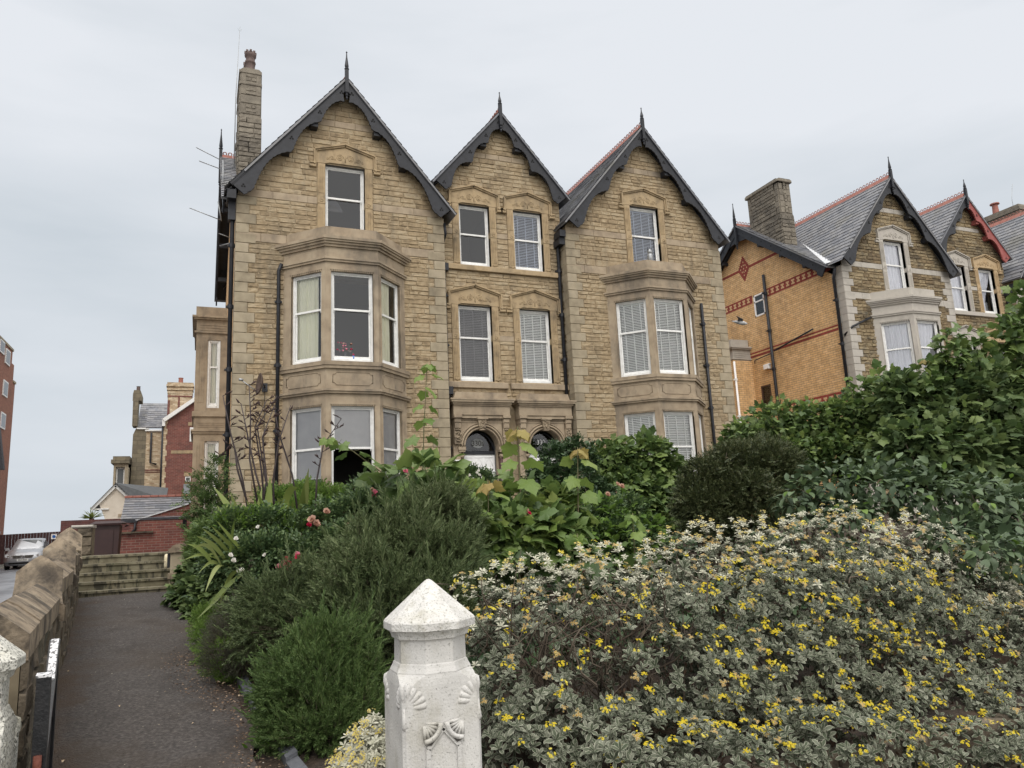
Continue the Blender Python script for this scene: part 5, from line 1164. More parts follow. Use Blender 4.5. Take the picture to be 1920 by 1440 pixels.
# panel fence, gatehouse, sign
fe=thing('panel_fence','long dark brown board fence across the back of the driveway','fence',(-8,54,.6))
A=at(5,1003,Y=54.); B=at(112,1000,Y=54.); FF_=Fr((0,54,0),(1,0,0),(0,-1,0))
n=26
for i in range(n):
    x0=A[0]-.8+(B[0]+1.2-A[0])*i/n; x1=A[0]-.8+(B[0]+1.2-A[0])*(i+1)/n; zt=A[2]+(B[2]-A[2]+.12)*i/n
    m=MB(FF_); m.box(x0+.006,x1-.006,.55,zt,-.03,.015*(i%2)); m.build('fence_board',FENB,fe)
m=MB(FF_); m.box(A[0]-.8,B[0]+1.1,1.5,1.6,-.08,-.03); m.build('rail',FENB,fe)
c=at(101,1006,Y=53.9); FS_=Fr((c[0],53.93,c[2]),(1,0,0),(0,-1,0)); sg=thing('blue_sign','small square white sign with blue disc on the brown fence','sign',tuple(c))
m=MB(FS_); m.box(-.15,.15,-.15,.15,-.01,.01); m.build('sign_plate',PVC,sg); m=MB(FS_); m.prism([(.095*math.cos(t*.3927),.095*math.sin(t*.3927)) for t in range(16)],.01,.015); m.box(-.07,.07,-.02,.0,.015,.017); m.build('blue_disc',BLUS,sg)
lg=thing('gatehouse','small cream gatehouse with slate verge at the far left edge','outbuilding',(-9.2,42,.6)); FL=Fr((0,42,0),(1,0,0),(0,-1,0)); A=at(-22,1045,Y=42); 
m=MB(FL); m.box(-14,A[0],.4,2.35,-1.2,0); m.build('wall',RENDER,lg); m=MB(FL); m.prism([(-14,2.35),(A[0]+.15,2.35),(A[0]+.15,2.45),(A[0]-.25,2.62),(-14,3.0)],-1.3,.15); m.build('roof',SLATE,lg)
bg_=thing('black_gable_end','dark bargeboarded gable end at the left edge in front of the apartment block','building',(-7,34,3)); A=at(6,880,Y=34); A2=at(-2,800,Y=34); FB=Fr((0,34,0),(1,0,0),(0,-1,0))
m=MB(FB); m.prism([(-10,A[2]),(A[0],A[2]),(A2[0],A2[2]),(-10,A2[2]+.8)],-.3,0); m.build('bargeboard',BLK,bg_); m=MB(FB); m.box(-10,A[0]-.35,.5,A[2],-1,-.05); m.build('wall',RENDER,bg_)
# yucca-like palm above the wall
pm=thing('spiky_palm','small spiky palm top showing above the brick yard wall','palm',(-2.85,34,2.2)); m=MB(); Rp=random.Random(6); c=at(172,972,Y=34.)
for i in range(46):
    a=Rp.uniform(0,2*math.pi); e=Rp.uniform(.05,1.4); L=Rp.uniform(.35,.55); d_=np.array([math.cos(a)*math.cos(e),math.sin(a)*math.cos(e),math.sin(e)]); s_=np.cross(d_,[0,0,1]); s_/=np.linalg.norm(s_)+1e-9
    m.poly([tuple(c-s_*.02),tuple(c+s_*.02),tuple(c+d_*L*.6+s_*.015),tuple(c+d_*L+[0,0,-.05]),tuple(c+d_*L*.6-s_*.015)])
m.build('leaves',L_FLAX,pm); m=MB(); m.tube([tuple(c-[0,0,1.6]),tuple(c)],.09,8); m.build('trunk',BARK,pm)
# ---------------- car ----------------
def car():
    C=at(41,1069,Y=47.5); C[2]=.535; ca=thing('parked_car','silver people carrier parked facing the camera on the driveway','car',tuple(C))
    th=rad(2.5); Ux=np.array([math.cos(th),math.sin(th),0]); Nf=np.array([Ux[1],-Ux[0],0]); F=Fr(C,Ux,Nf)   # u right in picture, d towards viewer
    # stations: (d front distance from nose backwards negative), half-widths and heights
    m=MB(F); m.smooth=True; sec=[]
    for d,w,zb,zs,zt,wt in((0,.60,.28,.50,.62,.52),(-.10,.76,.20,.60,.74,.66),(-.35,.85,.18,.72,.86,.74),(-.9,.885,.18,.82,.97,.78),(-1.35,.89,.18,.86,1.03,.80),(-2.6,.89,.18,.92,1.04,.82),(-3.7,.88,.2,.92,1.04,.80),(-4.15,.84,.24,.88,1.0,.76),(-4.27,.76,.34,.8,.9,.70)):
        sec.append([(-w*.92,zb,d),(w*.92,zb,d),(w,zb+.16,d),(w,zs,d),(wt,zt,d),(wt*.5,zt+.035,d),(-wt*.5,zt+.035,d),(-wt,zt,d),(-w,zs,d),(-w,zb+.16,d)])
    m.rings(sec); body=m.build('body',SILV,ca)
    m=MB(F); m.smooth=True; sec=[]
    for d,w0,z0,w1,z1 in((-1.30,.78,1.0,.74,1.03),(-2.05,.80,1.02,.62,1.50),(-2.35,.80,1.02,.62,1.57),(-3.3,.80,1.02,.61,1.58),(-3.85,.79,1.02,.58,1.50),(-4.2,.76,.95,.70,1.03)):
        sec.append([(-w0,z0,d),(w0,z0,d),(w1,z1,d),(w1*.6,z1+.03,d),(-w1*.6,z1+.03,d),(-w1,z1,d)])
    m.rings(sec); m.build('cabin',SILV,ca)
    m=MB(F); m.poly([(-.70,1.06,-1.36),(.70,1.06,-1.36),(.575,1.50,-2.03),(0,1.535,-2.0),(-.575,1.50,-2.03)]); m.build('windscreen',CGLS,ca)
    m=MB(F); m.tube
    for sx in(-1,1):
        m=MB(F); m.poly([(sx*.80,1.07,-1.75),(sx*.645,1.46,-2.15),(sx*.645,1.50,-3.2),(sx*.80,1.07,-3.2)]); m.poly([(sx*.80,1.07,-3.26),(sx*.645,1.50,-3.26),(sx*.63,1.42,-3.85),(sx*.80,1.07,-3.9)]); m.build('side_window',CGLS,ca)
        m=MB(F); m.rings([[(sx*(.84),z,d) for z,d in((1.0,-1.55),(1.0,-1.45),(1.12,-1.45),(1.12,-1.55))],[(sx*(1.02),z,d) for z,d in((.98,-1.52),(.98,-1.40),(1.13,-1.40),(1.13,-1.52))]]); m.build('wing_mirror',SILV,ca)
        m=MB(F); m.prism([(sx*.50,.60),(sx*.80,.64),(sx*.83,.78),(sx*.72,.80),(sx*.56,.70)],-.36,-.055); h=m.build('headlight',mat('headlamp_glass',[(.55,.57,.6),(.7,.72,.75)],12,.08) if 'headlamp_glass' not in bpy.data.materials else bpy.data.materials['headlamp_glass'],ca)
        m=MB(F); m.prism([(sx*.66+.055*math.cos(t*.785),.69+.045*math.sin(t*.785)) for t in range(8)],-.06,-.05); m.build('lamp_lens',CHR,h)
        for d in(-.85,-3.45):
            w=MB(Fr(F.p(sx*.80,.31,d),F.N,Ux*sx)); 
            w.lathe
            w.prism([(.31*math.cos(t*.3927),.31*math.sin(t*.3927)) for t in range(16)],-.1,.095); wo_=w.build('wheel',RUB,ca)
            w=MB(Fr(F.p(sx*.80,.31,d),F.N,Ux*sx)); w.prism([(.20*math.cos(t*.3927),.20*math.sin(t*.3927)) for t in range(16)],.09,.105); w.build('rim',CHR,wo_)
        m=MB(F); m.prism([(sx*.62,.30),(sx*.80,.33),(sx*.80,.38),(sx*.62,.37)],-.2,.0); m.build('fog_lamp',CGLS,ca)
    m=MB(F); m.prism([(-.42,.56),(.42,.56),(.50,.72),(-.50,.72)],-.1,.012); gr=m.build('grille',CHR,ca)
    m=MB(F)
    for z in(.595,.64,.685): m.box(-.44,.44,z-.014,z+.014,.012,.018)
    m.build('grille_slots',BLKH,gr)
    m=MB(F); ftube(m,[(.085*math.cos(t),.64+.085*math.sin(t),.03) for t in np.linspace(0,2*math.pi,17)],.012)
    for k in range(3): a=math.pi/2+k*2.094; ftube(m,[(0,.64,.03),(.085*math.cos(a),.64+.085*math.sin(a),.03)],.010)
    m.build('star_badge',CHR,gr)
    m=MB(F); m.box(-.62,.62,.27,.36,-.1,.01); m.build('lower_intake',BLKH,ca)
    m=MB(F); m.box(-.26,.26,.42,.53,-.05,.025); npt=m.build('number_plate',PLT,ca); text('plate_characters','EBZ 8435',npt,F,(0,.475,.027),.11,BLKH)
    for sx in(-.35,.3): m=MB(F); ftube(m,[(sx,1.05,-1.33),(sx+.45,1.12,-1.42)],.012); m.build('wiper',RUB,ca)
car()
# ---------------- small things on the villa ----------------
# satellite dish
c=at(487,720,Y=17.55); sd_=thing('satellite_dish','rusty satellite dish seen edge-on on the wall left of the bay','satellite dish',tuple(c))
m=MB(); m.smooth=True; R_=[]
nd=np.array([-.97,-.2,.12]); nd/=np.linalg.norm(nd); a_=np.cross(nd,[0,0,1]); a_/=np.linalg.norm(a_); b_=np.cross(nd,a_)
for r,h in((.0,.07),(.1,.055),(.2,.02),(.26,-.02),(.255,-.03),(.18,.01),(.0,.05)): R_.append([tuple(c-nd*h+a_*(r+1e-4)*math.cos(t*.3927)*.8+b_*(r+1e-4)*math.sin(t*.3927)) for t in range(16)])
m.rings(R_); m.build('dish',DSH,sd_)
m=MB(); e=c+nd*.42+np.array([0,0,.02]); m.tube([tuple(c+[0,0,-.22]),tuple(c+nd*.2+[0,0,-.1]),tuple(e)],.012,5); m.build('feed_arm',ALU,sd_); m=MB(); m.tube([tuple(e-nd*.05),tuple(e+nd*.04)],.03,8); m.build('receiver',ALU,sd_)
m=MB(); m.tube([tuple(c-nd*.02),(c[0]+.12,17.7,c[2]),(c[0]+.14,17.98,c[2])],.018,6); m.box(c[0]+.08,c[0]+.2,17.95,17.985,c[2]-.1,c[2]+.1); m.build('bracket',BLK,sd_)
cb=MB(); cb.tube([(c[0]+.14,17.965,c[2]-.1),(c[0]+.13,17.965,1.2)],.006,4); cb.build('cable',BLK,sd_)
def yagi(base,tip,label,n=9,mast=None,big=0):
    A,B=at(*base,Y=19.5),at(*tip,Y=19.5); t=thing('tv_antenna',label,'antenna',tuple(A)); d_=(B-A); L=np.linalg.norm(d_); d_/=L; up=np.array([.25,.95,.35]); up-=d_*np.dot(up,d_); up/=np.linalg.norm(up)
    m=MB(); m.tube([tuple(A),tuple(B)],.012,5); m.build('boom',ALU,t); m=MB()
    for i in range(n): p_=A+d_*L*(.12+.86*i/(n-1)); m.tube([tuple(p_-up*.16),tuple(p_+up*.16)],.008,4)
    m.build('elements',ALU,t)
    if mast: M0,M1=at(*mast[0],Y=19.6),at(*mast[1],Y=19.6); m=MB(); m.tube([tuple(M0),tuple(M1)],.018,6); m.tube([tuple(M0*.7+M1*.3),tuple(np.array([.3,19.9,(M0*.7+M1*.3)[2]]))],.014,5); m.build('mast',ALU,t)
yagi((416,301),(369,277),'upper one of two thin tv antennas beside the left gable',mast=((418,362),(418,300)))
yagi((414,317),(374,302),'lower one of the two close tv antennas left of the chimney')
yagi((412,412),(356,390),'larger tv antenna halfway down the black side bargeboard',8,mast=((415,414),(409,378)))
yagi((433,446),(411,438),'small tv antenna near the corner drainpipe',6,mast=((434,460),(432,444)))
A=at(442,180,Y=20.9); B=at(450,50,Y=20.9); t=thing('whip_aerial','very tall thin whip aerial beside the left chimney','antenna',tuple(A)); m=MB(); m.tube([tuple(A-[0,0,2.2]),tuple(A),tuple(B)],[.016,.013,.006],6); m.build('mast',ALU,t)
m=MB(); q=A+(B-A)*.92; m.tube([tuple(q-[.05,0,-.1]),tuple(q),tuple(q+[.06,0,.1])],.004,4); m.build('tip_spikes',ALU,t)
A=at(1897,372,Y=21.); B=at(1898,345,Y=21.); t=thing('whip_aerial','thin aerial on the far right chimney','antenna',tuple(A)); m=MB(); m.tube([tuple(A-[0,0,.5]),tuple(A),tuple(B)],.01,5); m.build('mast',ALU,t)
# flowers, ornament, lamps
vz=thing('flower_vase','glass vase of mixed flowers on the sill of the left first floor bay window','vase',(3.05,17.2,5.6)); m=MB(); m.smooth=True; m.lathe(3.05,17.30,[(.03,5.58),(.045,5.62),(.035,5.7),(.045,5.76)],10); m.build('vase',CGLS,vz); Rf=random.Random(3)
fm=[MB(),MB(),MB()]; lv=MB()
for i in range(26):
    e=np.array([3.05+Rf.gauss(0,.075),17.30+Rf.uniform(-.08,.05),5.86+Rf.uniform(-.08,.14)]); lv.tube([(3.05,17.3,5.72),tuple(e)],.004,3); fm[i%3].lathe(e[0],e[1],[(.01,e[2]-.02),(.028,e[2]-.005),(.02,e[2]+.015),(.004,e[2]+.02)],6)
lv.build('stems',GTWIG,vz)
for q,M_,nn_ in zip(fm,(P_PINK,P_FADE,P_RED),('pink_flowers','peach_flowers','red_flowers')): q.build(nn_,M_,vz)
orn=thing('blue_ornament','small blue and red ornament on the sill beside the flower vase','ornament',(3.22,17.24,5.6)); m=MB(); m.smooth=True; m.lathe(3.24,17.28,[(.05,5.58),(.055,5.63),(.03,5.68)],8); m.build('base',BLUS,orn); m=MB(); m.smooth=True; m.lathe(3.24,17.28,[(.03,5.68),(.034,5.71),(.006,5.75)],8); m.build('head',P_RED,orn)
ow=thing('owl_ornament','grey owl figure standing on the ledge outside the right gable window','ornament',(11.84,17.55,8.8)); m=MB(); m.smooth=True; m.lathe(11.84,17.5,[(.05,8.80),(.03,8.84),(.035,8.87),(.075,8.95),(.085,9.06),(.06,9.13)],12); m.build('body',ALU,ow); m=MB(); m.smooth=True; m.lathe(11.84,17.5,[(.05,9.12),(.07,9.17),(.068,9.22),(.03,9.27)],12); hd=m.build('head',ALU,ow)
for sx in(-1,1): m=MB(); m.tube([(11.84+sx*.04,17.5,9.24),(11.84+sx*.06,17.5,9.32)],[.02,.004],5); m.build('ear_tuft',BLK,hd)
sl_=thing('security_light','white topped security light on a post left of the first front door','lamp',(5.96,18,3.2)); m=MB(); m.tube([(5.98,18.08,1.3),(5.98,18.08,3.2)],.02,6); m.build('post',ALU,sl_); m=MB(); m.box(5.93,6.03,18.0,18.12,3.16,3.24); m.build('housing',BLK,sl_); m=MB(); m.box(5.89,6.08,17.95,18.12,3.24,3.28); m.build('hood',PVC,sl_)
# herring gull in flight
G=at(1388,605,Y=15.); gu=thing('flying_gull','grey and white gull flying past the orange brick wall','gull',tuple(G)); gu.rotation_euler=(0,0,0)
m=MB(); m.smooth=True; ax=np.array([.97,-.1,-.12]); ax/=np.linalg.norm(ax); 
m.tube([tuple(G-ax*.24),tuple(G-ax*.14),tuple(G),tuple(G+ax*.10),tuple(G+ax*.17),tuple(G+ax*.215)],[.006,.035,.055,.05,.03,.008],10); m.build('body',mat('white_feather',[(.22,.22,.23),(.5,.5,.5)],9,.8),gu)
for s_,tip in((1,np.array([-.22,-.16,.08])),(-1,np.array([-.12,.2,.08]))):
    m=MB(); a=G+ax*.06; b=G-ax*.09; mid=G+tip*.55+ax*.14+np.array([0,0,.03]); e=G+tip*1.3
    m.rings([[tuple(a),tuple(b),tuple(b+[0,0,.012]),tuple(a+[0,0,.012])],[tuple(mid),tuple(mid-ax*.14),tuple(mid-ax*.14+[0,0,.01]),tuple(mid+[0,0,.01])],[tuple(e),tuple(e-ax*.02),tuple(e-ax*.02+[0,0,.005]),tuple(e+[0,0,.005])]]); m.build('wing',mat('grey_feather',[(.05,.05,.055),(.13,.13,.14)],9,.8) if 'grey_feather' not in bpy.data.materials else bpy.data.materials['grey_feather'],gu)
# ---------------- vegetation ----------------
RN=np.random.default_rng(12)
def proj(P):
    d=np.asarray(P)-CC; z=d@CF; return 960+FPX*(d@CR)/z, 720-FPX*(d@CU)/z, z
def nrm(v): return v/(np.linalg.norm(v,axis=-1,keepdims=True)+1e-9)
def orient(D,up=(0,0,1),jit=.3):
    D=nrm(np.asarray(D)); U=np.tile(np.array(up,float),(len(D),1))+RN.normal(0,jit,(len(D),3)); X=nrm(np.cross(D,U)); Z=np.cross(X,D); return np.stack([X,D,Z],2)
def scatter(name,T,P,R,Sc,mats,par=None):
    """one mesh made of many transformed copies of a small template (verts, faces, material indices)"""
    V,F,MI=T; V=np.array(V,float); n=len(P); k=len(V); Sc=np.asarray(Sc,float).reshape(n,-1)
    co=np.einsum('nij,nkj->nki',R,V[None]*Sc[:,None,:])+np.asarray(P)[:,None,:]
    o=WL[par.name] if par else np.zeros(3); co=(co-o).reshape(-1,3)
    ln=np.array([len(f) for f in F]); fl=np.concatenate([np.array(f) for f in F]); nl=len(fl)
    li=(fl[None]+(np.arange(n)*k)[:,None]).ravel(); tot=np.tile(ln,n); st=np.concatenate([[0],np.cumsum(tot)[:-1]])
    me=bpy.data.meshes.new(name); me.vertices.add(n*k); me.vertices.foreach_set('co',co.astype(np.float32).ravel())
    me.loops.add(n*nl); me.loops.foreach_set('vertex_index',li.astype(np.int32)); me.polygons.add(len(tot)); me.polygons.foreach_set('loop_start',st.astype(np.int32)); me.polygons.foreach_set('loop_total',tot.astype(np.int32))
    for q in (mats if isinstance(mats,(list,tuple)) else [mats]): me.materials.append(q)
    me.polygons.foreach_set('material_index',np.tile(np.array(MI,np.int32),n)); me.polygons.foreach_set('use_smooth',np.ones(len(tot),bool)); me.update(calc_edges=True)
    ob=bpy.data.objects.new(name,me); COL.objects.link(ob); WL[ob.name]=np.array(o)
    if par: ob.parent=par
    return ob
def T_oval(w=.5,fold=.25,droop=.25,st=((0,.02),(.22,.7),(.5,1),(.8,.62),(1,.02)),rim=0,mi=0,stem=0):
    V=[];F=[];M=[]; cols=[-1,-.78,0,.78,1] if rim else [-1,0,1]
    for y,ww in st:
        for c in cols: V.append((c*w/2*ww,y+stem,fold*abs(c*w/2*ww)-droop*y*y))
    m=len(cols)
    for i in range(len(st)-1):
        for j in range(m-1):
            a=i*m+j; F.append((a,a+1,a+m+1,a+m)); M.append(mi+(1 if rim and j in(0,m-2) else 0))
    if stem: V+= [(-.015,0,0),(.015,0,0)]; k=len(V); F.append((k-2,k-1,(m//2))); M.append(mi)
    return V,F,M
def T_maple(lob=1.0,droop=.3,seed=0):
    r=random.Random(seed)
    half=[(.0,.0),(.10,-.07),(.22,-.12),(.33,-.08),(.44,-.06),(.43,.04),(.40,.12),(.47,.17),(.54,.22),(.57,.31),(.66,.40),(.58,.45),(.53,.52),(.44,.51),(.35,.50),(.35,.60),(.34,.68),(.26,.74),(.21,.82),(.11,.90)]
    half=[(x*(.9+.2*r.random())*.92,y) for x,y in half]
    pts=half+[(0,1.02)]+[(-x*(.9+.2*r.random()),y) for x,y in half[:0:-1]]
    V=[(0,.32,.03)]+[(x,y,-droop*(x*x*.9+(max(0,y-.3))**2*.8)+.05*math.sin(9*x+5*y)) for x,y in pts]; n=len(pts)
    # veins: slight ridge between lobes through the fan; petiole
    F=[(0,1+i,1+(i+1)%n) for i in range(n)]; M=[0]*len(F)
    V+=[(-.012,0,0),(.012,0,0),(0,-.55,.12)]; k=len(V); F.append((k-3,k-2,k-1)); M.append(0)
    V=[(x,y+.5,z) for x,y,z in V]
    return V,F,M
def T_join(L):
    V=[];F=[];M=[]
    for (v,f,m,R,t,s) in L:
        o=len(V); v=np.array(v)*s@np.array(R).T+np.array(t); V+=[tuple(q) for q in v]; F+=[tuple(i+o for i in q) for q in f]; M+=list(m)
    return V,F,M
def rotto(d,up=(0,0,1)):
    d=np.array(d,float); d/=np.linalg.norm(d); X=np.cross(d,up); X/=np.linalg.norm(X)+1e-9; return np.stack([X,d,np.cross(X,d)],1)
def T_rosette(n=8,w=.46,seed=0,open_=1.0,rim=1):
    r=random.Random(seed); lf=T_oval(w,.3,.18,((0,.12),(.3,.62),(.62,1),(.86,.7),(1,.12)),rim=rim); L=[]
    for i in range(n):
        a=i*2.4+r.uniform(-.2,.2); e=rad(12+62*(i/n)*1.0)*1/open_; s=1.0-.45*(i/n)**1.3; s*=r.uniform(.85,1.1)
        d=(math.cos(a)*math.cos(e),math.sin(a)*math.cos(e),math.sin(e)); L.append((*lf,rotto(d),(0,0,.12*i/n-.15),s))
    # stem below
    L.append(([(-.018,0,-.8),(.018,0,-.8),(0,.0,0)],[(0,1,2)],[2],np.eye(3),(0,0,0),1))
    return T_join(L)
def T_heads(n=10,seed=0,spread=1.0,pet=9):
    """a flat-topped cluster of small daisies: petals 0, centre 1, stalks 2"""
    r=random.Random(seed); L=[]
    for i in range(n):
        rr=spread*math.sqrt(r.random()); a=r.uniform(0,6.28); c=np.array([rr*math.cos(a),rr*math.sin(a),.25*(1-rr*rr)+r.uniform(-.12,.12)])
        V=[];F=[];M=[]; R_=.30*r.uniform(.8,1.2)
        for k in range(pet):
            t=6.283*k/pet+r.uniform(-.1,.1); z=r.uniform(-.03,.05)
            V+=[(0,0,.02),(R_*.75*math.cos(t-.24),R_*.75*math.sin(t-.24),z),(R_*math.cos(t),R_*math.sin(t),z),(R_*.75*math.cos(t+.24),R_*.75*math.sin(t+.24),z)]; F.append((4*k,4*k+1,4*k+2,4*k+3)); M.append(0)
        o=len(V); V+=[(R_*.36*math.cos(1.047*k),R_*.36*math.sin(1.047*k),.06) for k in range(6)]; F.append(tuple(range(o,o+6))); M.append(1)
        tilt=nrm(np.array([c[0]*.6+r.uniform(-.3,.3),c[1]*.6+r.uniform(-.3,.3),1.])); X=nrm(np.cross([0,1,.1],tilt)); L.append((V,F,M,np.stack([X,np.cross(tilt,X),tilt],1),c,1))
        L.append(([tuple(c+[-.025,0,0]),tuple(c+[.025,0,0]),(0,0,-1.0)],[(0,1,2)],[2],np.eye(3),(0,0,0),1))
    return T_join(L)
def T_sprig(n=46,L=1.0,nl=.17,seed=0,ang=50,w=.014,bare=.1):
    r=random.Random(seed); V=[];F=[];M=[]
    for i in range(n):
        t=bare+(1-bare)*i/n; a=i*2.4; e=rad(ang+25*(t>.85)+r.uniform(-12,12)); d=np.array([math.cos(a)*math.cos(e),math.sin(e),math.sin(a)*math.cos(e)]); p=np.array([0,t*L,0]); s=nrm(np.cross(d,[r.uniform(-1,1),r.uniform(-1,1),r.uniform(-1,1)]))*w; l=nl*r.uniform(.7,1.15)*(1-.3*(t>.9))
        k=len(V); V+=[tuple(p-s*.6),tuple(p+s*.6),tuple(p+d*l*.6+s),tuple(p+d*l),tuple(p+d*l*.6-s)]; F.append((k,k+1,k+2,k+3,k+4)); M.append(0)
    k=len(V); V+=[(-.012,-.15,0),(.012,-.15,0),(0,-.15,.016),(0,L*.97,0)]; F+=[(k,k+1,k+3),(k+1,k+2,k+3),(k+2,k,k+3)]; M+=[1,1,1]
    return V,F,M
def T_leafspray(n=9,seed=0,w=.5,l=.32,pet=0,curl=.2,sp=1.0):
    """short twig with small leaves along it, unit length"""
    r=random.Random(seed); lf=T_oval(w,.25,curl,((0,.1),(.35,.85),(.7,.9),(1,.08))); L=[]
    for i in range(n):
        t=.15+.85*i/(n-1); s=1 if i%2 else -1; a=rad(r.uniform(35,75)); d=(s*math.sin(a),math.cos(a),r.uniform(-.25,.4)); 
        if i==n-1: d=(0,1,.1)
        L.append((*lf,rotto(d),(0,t,0),l*r.uniform(.75,1.2)*sp))
    L.append(([(-.012,0,0),(.012,0,0),(0,1,0)],[(0,1,2)],[1],np.eye(3),(0,0,0),1))
    return T_join(L)
def T_rose(seed=0,n=18,op=1.0):
    r=random.Random(seed); lf=T_oval(1.0,.5,-.35,((0,.3),(.4,.9),(.8,1.0),(1,.6))); L=[]
    for i in range(n):
        t=i/n; a=i*2.4; e=rad(80-70*t*op); L.append((*lf,rotto((math.cos(a)*math.cos(e),math.sin(a)*math.cos(e),math.sin(e)),(0,0,1)),(0,0,0),.45+.55*t))
    return T_join(L)
def Bl(L,Y=None,ry=None):
    """(px, py, radius px[, radius y px][, Y]) in the photograph -> world ellipsoids at depth Y"""
    out=[]
    for b in L:
        y=b[4] if len(b)>4 else Y; c=at(b[0],b[1],Y=y); z=(c-CC)@CF; k=z/FPX; r1=b[2]*k; r2=(b[3] if len(b)>3 and b[3] else b[2])*k
        out.append((c,np.array([r1,ry or r1*.9,r2])))
    return out
def sample(B,n,shell=.35,back=-.35,under=-.75,gap=None,lump=.14):
    w=np.array([r[0]*r[2]+r[0]*r[1]+r[1]*r[2] for c,r in B]); w/=w.sum(); Ps=[];Ds=[]; got=0
    while got<n:
        m=n*2; bi=RN.choice(len(B),m,p=w); d=nrm(RN.normal(0,1,(m,3))); C_=np.array([c for c,r in B])[bi]; R_=np.array([r for c,r in B])[bi]
        f=1-shell*RN.random(m)**1.3+RN.normal(0,.05,m)
        P=C_+d*R_*f[:,None]; nn=nrm(d/R_); tc=nrm(CC-P); ok=((nn*tc).sum(1)>back)&(nn[:,2]>under)
        for c,r in B:
            q=(((P-c)/r)**2).sum(1); ok&=q>min(.62,(1-shell)**2)
        P=P+nn*(lump*R_.mean(1)*(np.sin(P[:,0]*6.3+P[:,1]*3.1)*np.sin(P[:,2]*7.9+1.3)+.7*np.sin(P[:,0]*15.1+2)*np.sin(P[:,2]*17.3+P[:,1]*9)))[:,None]
        # uneven outline
        hsh=np.sin(P[:,0]*9.1+P[:,2]*5.3)*np.sin(P[:,2]*11.7+P[:,1]*6.1)+np.sin(P[:,0]*21+P[:,1]*13)*.4
        ok&=(hsh>-.75)|(RN.random(m)<.35)
        ok&=P[:,2]>-.62
        if gap is not None: ok&=gap(P)
        Ps.append(P[ok]); Ds.append(nn[ok]); got+=ok.sum()
    P=np.concatenate(Ps)[:n]; D=np.concatenate(Ds)[:n]; return P,D
def stems(par,B,base,n,r=.012,M=None,name='stems',seed=0,spread=.9,w=.12):
    R=random.Random(seed); mb=MB()
    for i in range(n):
        c,rr=B[i%len(B)]; e=c+rr*np.array([R.uniform(-1,1),R.uniform(-1,1),R.uniform(-.6,.9)])*spread*.8
        b=np.array(base)+np.array([R.uniform(-w,w),R.uniform(-w,w),0]); m1=b*.6+e*.4+np.array([R.uniform(-.1,.1),R.uniform(-.1,.1),.12]); m2=b*.25+e*.75+np.array([R.uniform(-.1,.1),R.uniform(-.1,.1),.05])
        mb.tube([tuple(b),tuple(m1),tuple(m2),tuple(e)],[r,r*.8,r*.55,r*.2],5)
    return mb.build(name,M or TWIG,par)
def gz_(x,y): return hg(min(max(x,-1),60),y)
def plant(name,label,cat,B,base=None,group=None):
    c=sum(b[0] for b in B)/len(B); x,y=(c[0],c[1]) if base is None else base
    return thing(name,label,cat,(x,y,gz_(x,y)),group)
def outdir(D,mixr=.6,upw=.2): return nrm(D+RN.normal(0,mixr,D.shape)+np.array([0,0,upw]))

# --- 1. the grey felted shrub with yellow daisies ---
TOP=[(850,1110),(930,1068),(990,1050),(1060,1054),(1110,1028),(1190,1036),(1250,1010),(1300,992),(1400,985),(1500,970),(1590,948),(1650,974),(1720,972),(1790,1000),(1850,1035),(1940,1070),(2050,1090)]
def topy(x): return np.interp(x,[a for a,b in TOP],[b for a,b in TOP])
Lb=[]
for i,x in enumerate(np.arange(905,2040,58)): Lb.append((x,topy(x)+74+(14 if i%2 else 0),70,74,5.75+.1*math.sin(i)))
for i,x in enumerate(np.arange(930,2060,85)): Lb.append((x,topy(x)+175,100,105,5.35))
for i,x in enumerate(np.arange(975,2080,95)): Lb.append((x,max(1270,topy(x)+270)+10*math.sin(i*2),105,100,5.05))
for i,x in enumerate(np.arange(985,1700,95)): Lb.append((x,1400+12*math.sin(i*3),110,90,4.82))
for i,x in enumerate(np.arange(1720,2080,95)): Lb.append((x,1350+8*math.sin(i*3),85,60,4.9))
for i,x in enumerate(np.arange(1180,2120,80)): Lb.append((x,(1440 if x<1500 else 1400)+14*math.sin(i*2),84,66 if abs(x-1800)>60 else 42,4.30))
for x in(1560,1660,1880,1950,2010): Lb.append((x,1390,75,60,4.4))
for x in(1900,1980,2060): Lb.append((x,1440,60,60,4.15))
for x in range(1640,2080,62): Lb.append((x,1318+(x%3)*8,66,56,4.72))
Bs=Bl(Lb); P0=plant('grey_daisy_shrub','huge grey leaved shrub covered in yellow daisies filling the bottom right','shrub',Bs)
def clump0(P,f=9.): return (np.sin(P[:,0]*f*1.3+2*np.sin(P[:,2]*f*.7))*np.sin(P[:,2]*f*1.7+1.7*np.sin(P[:,0]*f*.6)))>-.22
def gapf(P):
    x,y,z=proj(P); a=((x-1120)/150)**2+((y-1235)/75)**2; b=((x-1075)/80)**2+((y-1135)/45)**2; c=((x-1760)/160)**2+((y-1225)/40)**2
    k=np.where((a<1),.22,1.)*np.where(b<1,.45,1.)*np.where(c<1,.6,1.)
    return (RN.random(len(P))<k)&(clump0(P)|(RN.random(len(P))<.16))
P,D=sample(Bs,11800,.45,back=-1,under=-1,gap=gapf,lump=.25); x,y,z=proj(P); hi=(y<topy(x)+75+RN.normal(0,34,len(x)))
for s in range(3):
    q=(~hi)&(np.arange(len(P))%3==s); scatter('leaf_rosettes',T_rosette((8,7,9)[s],.44,s),P[q],orient(nrm(D[q]*.75+np.array([-.1,-.25,.55])+RN.normal(0,.25,D[q].shape)),jit=.8)[:,:,[0,2,1]]*np.array([1,-1,1]),RN.uniform(.042,.076,(q.sum(),1))*np.ones(3),[L_SEN,L_SENR,TWIG],P0)
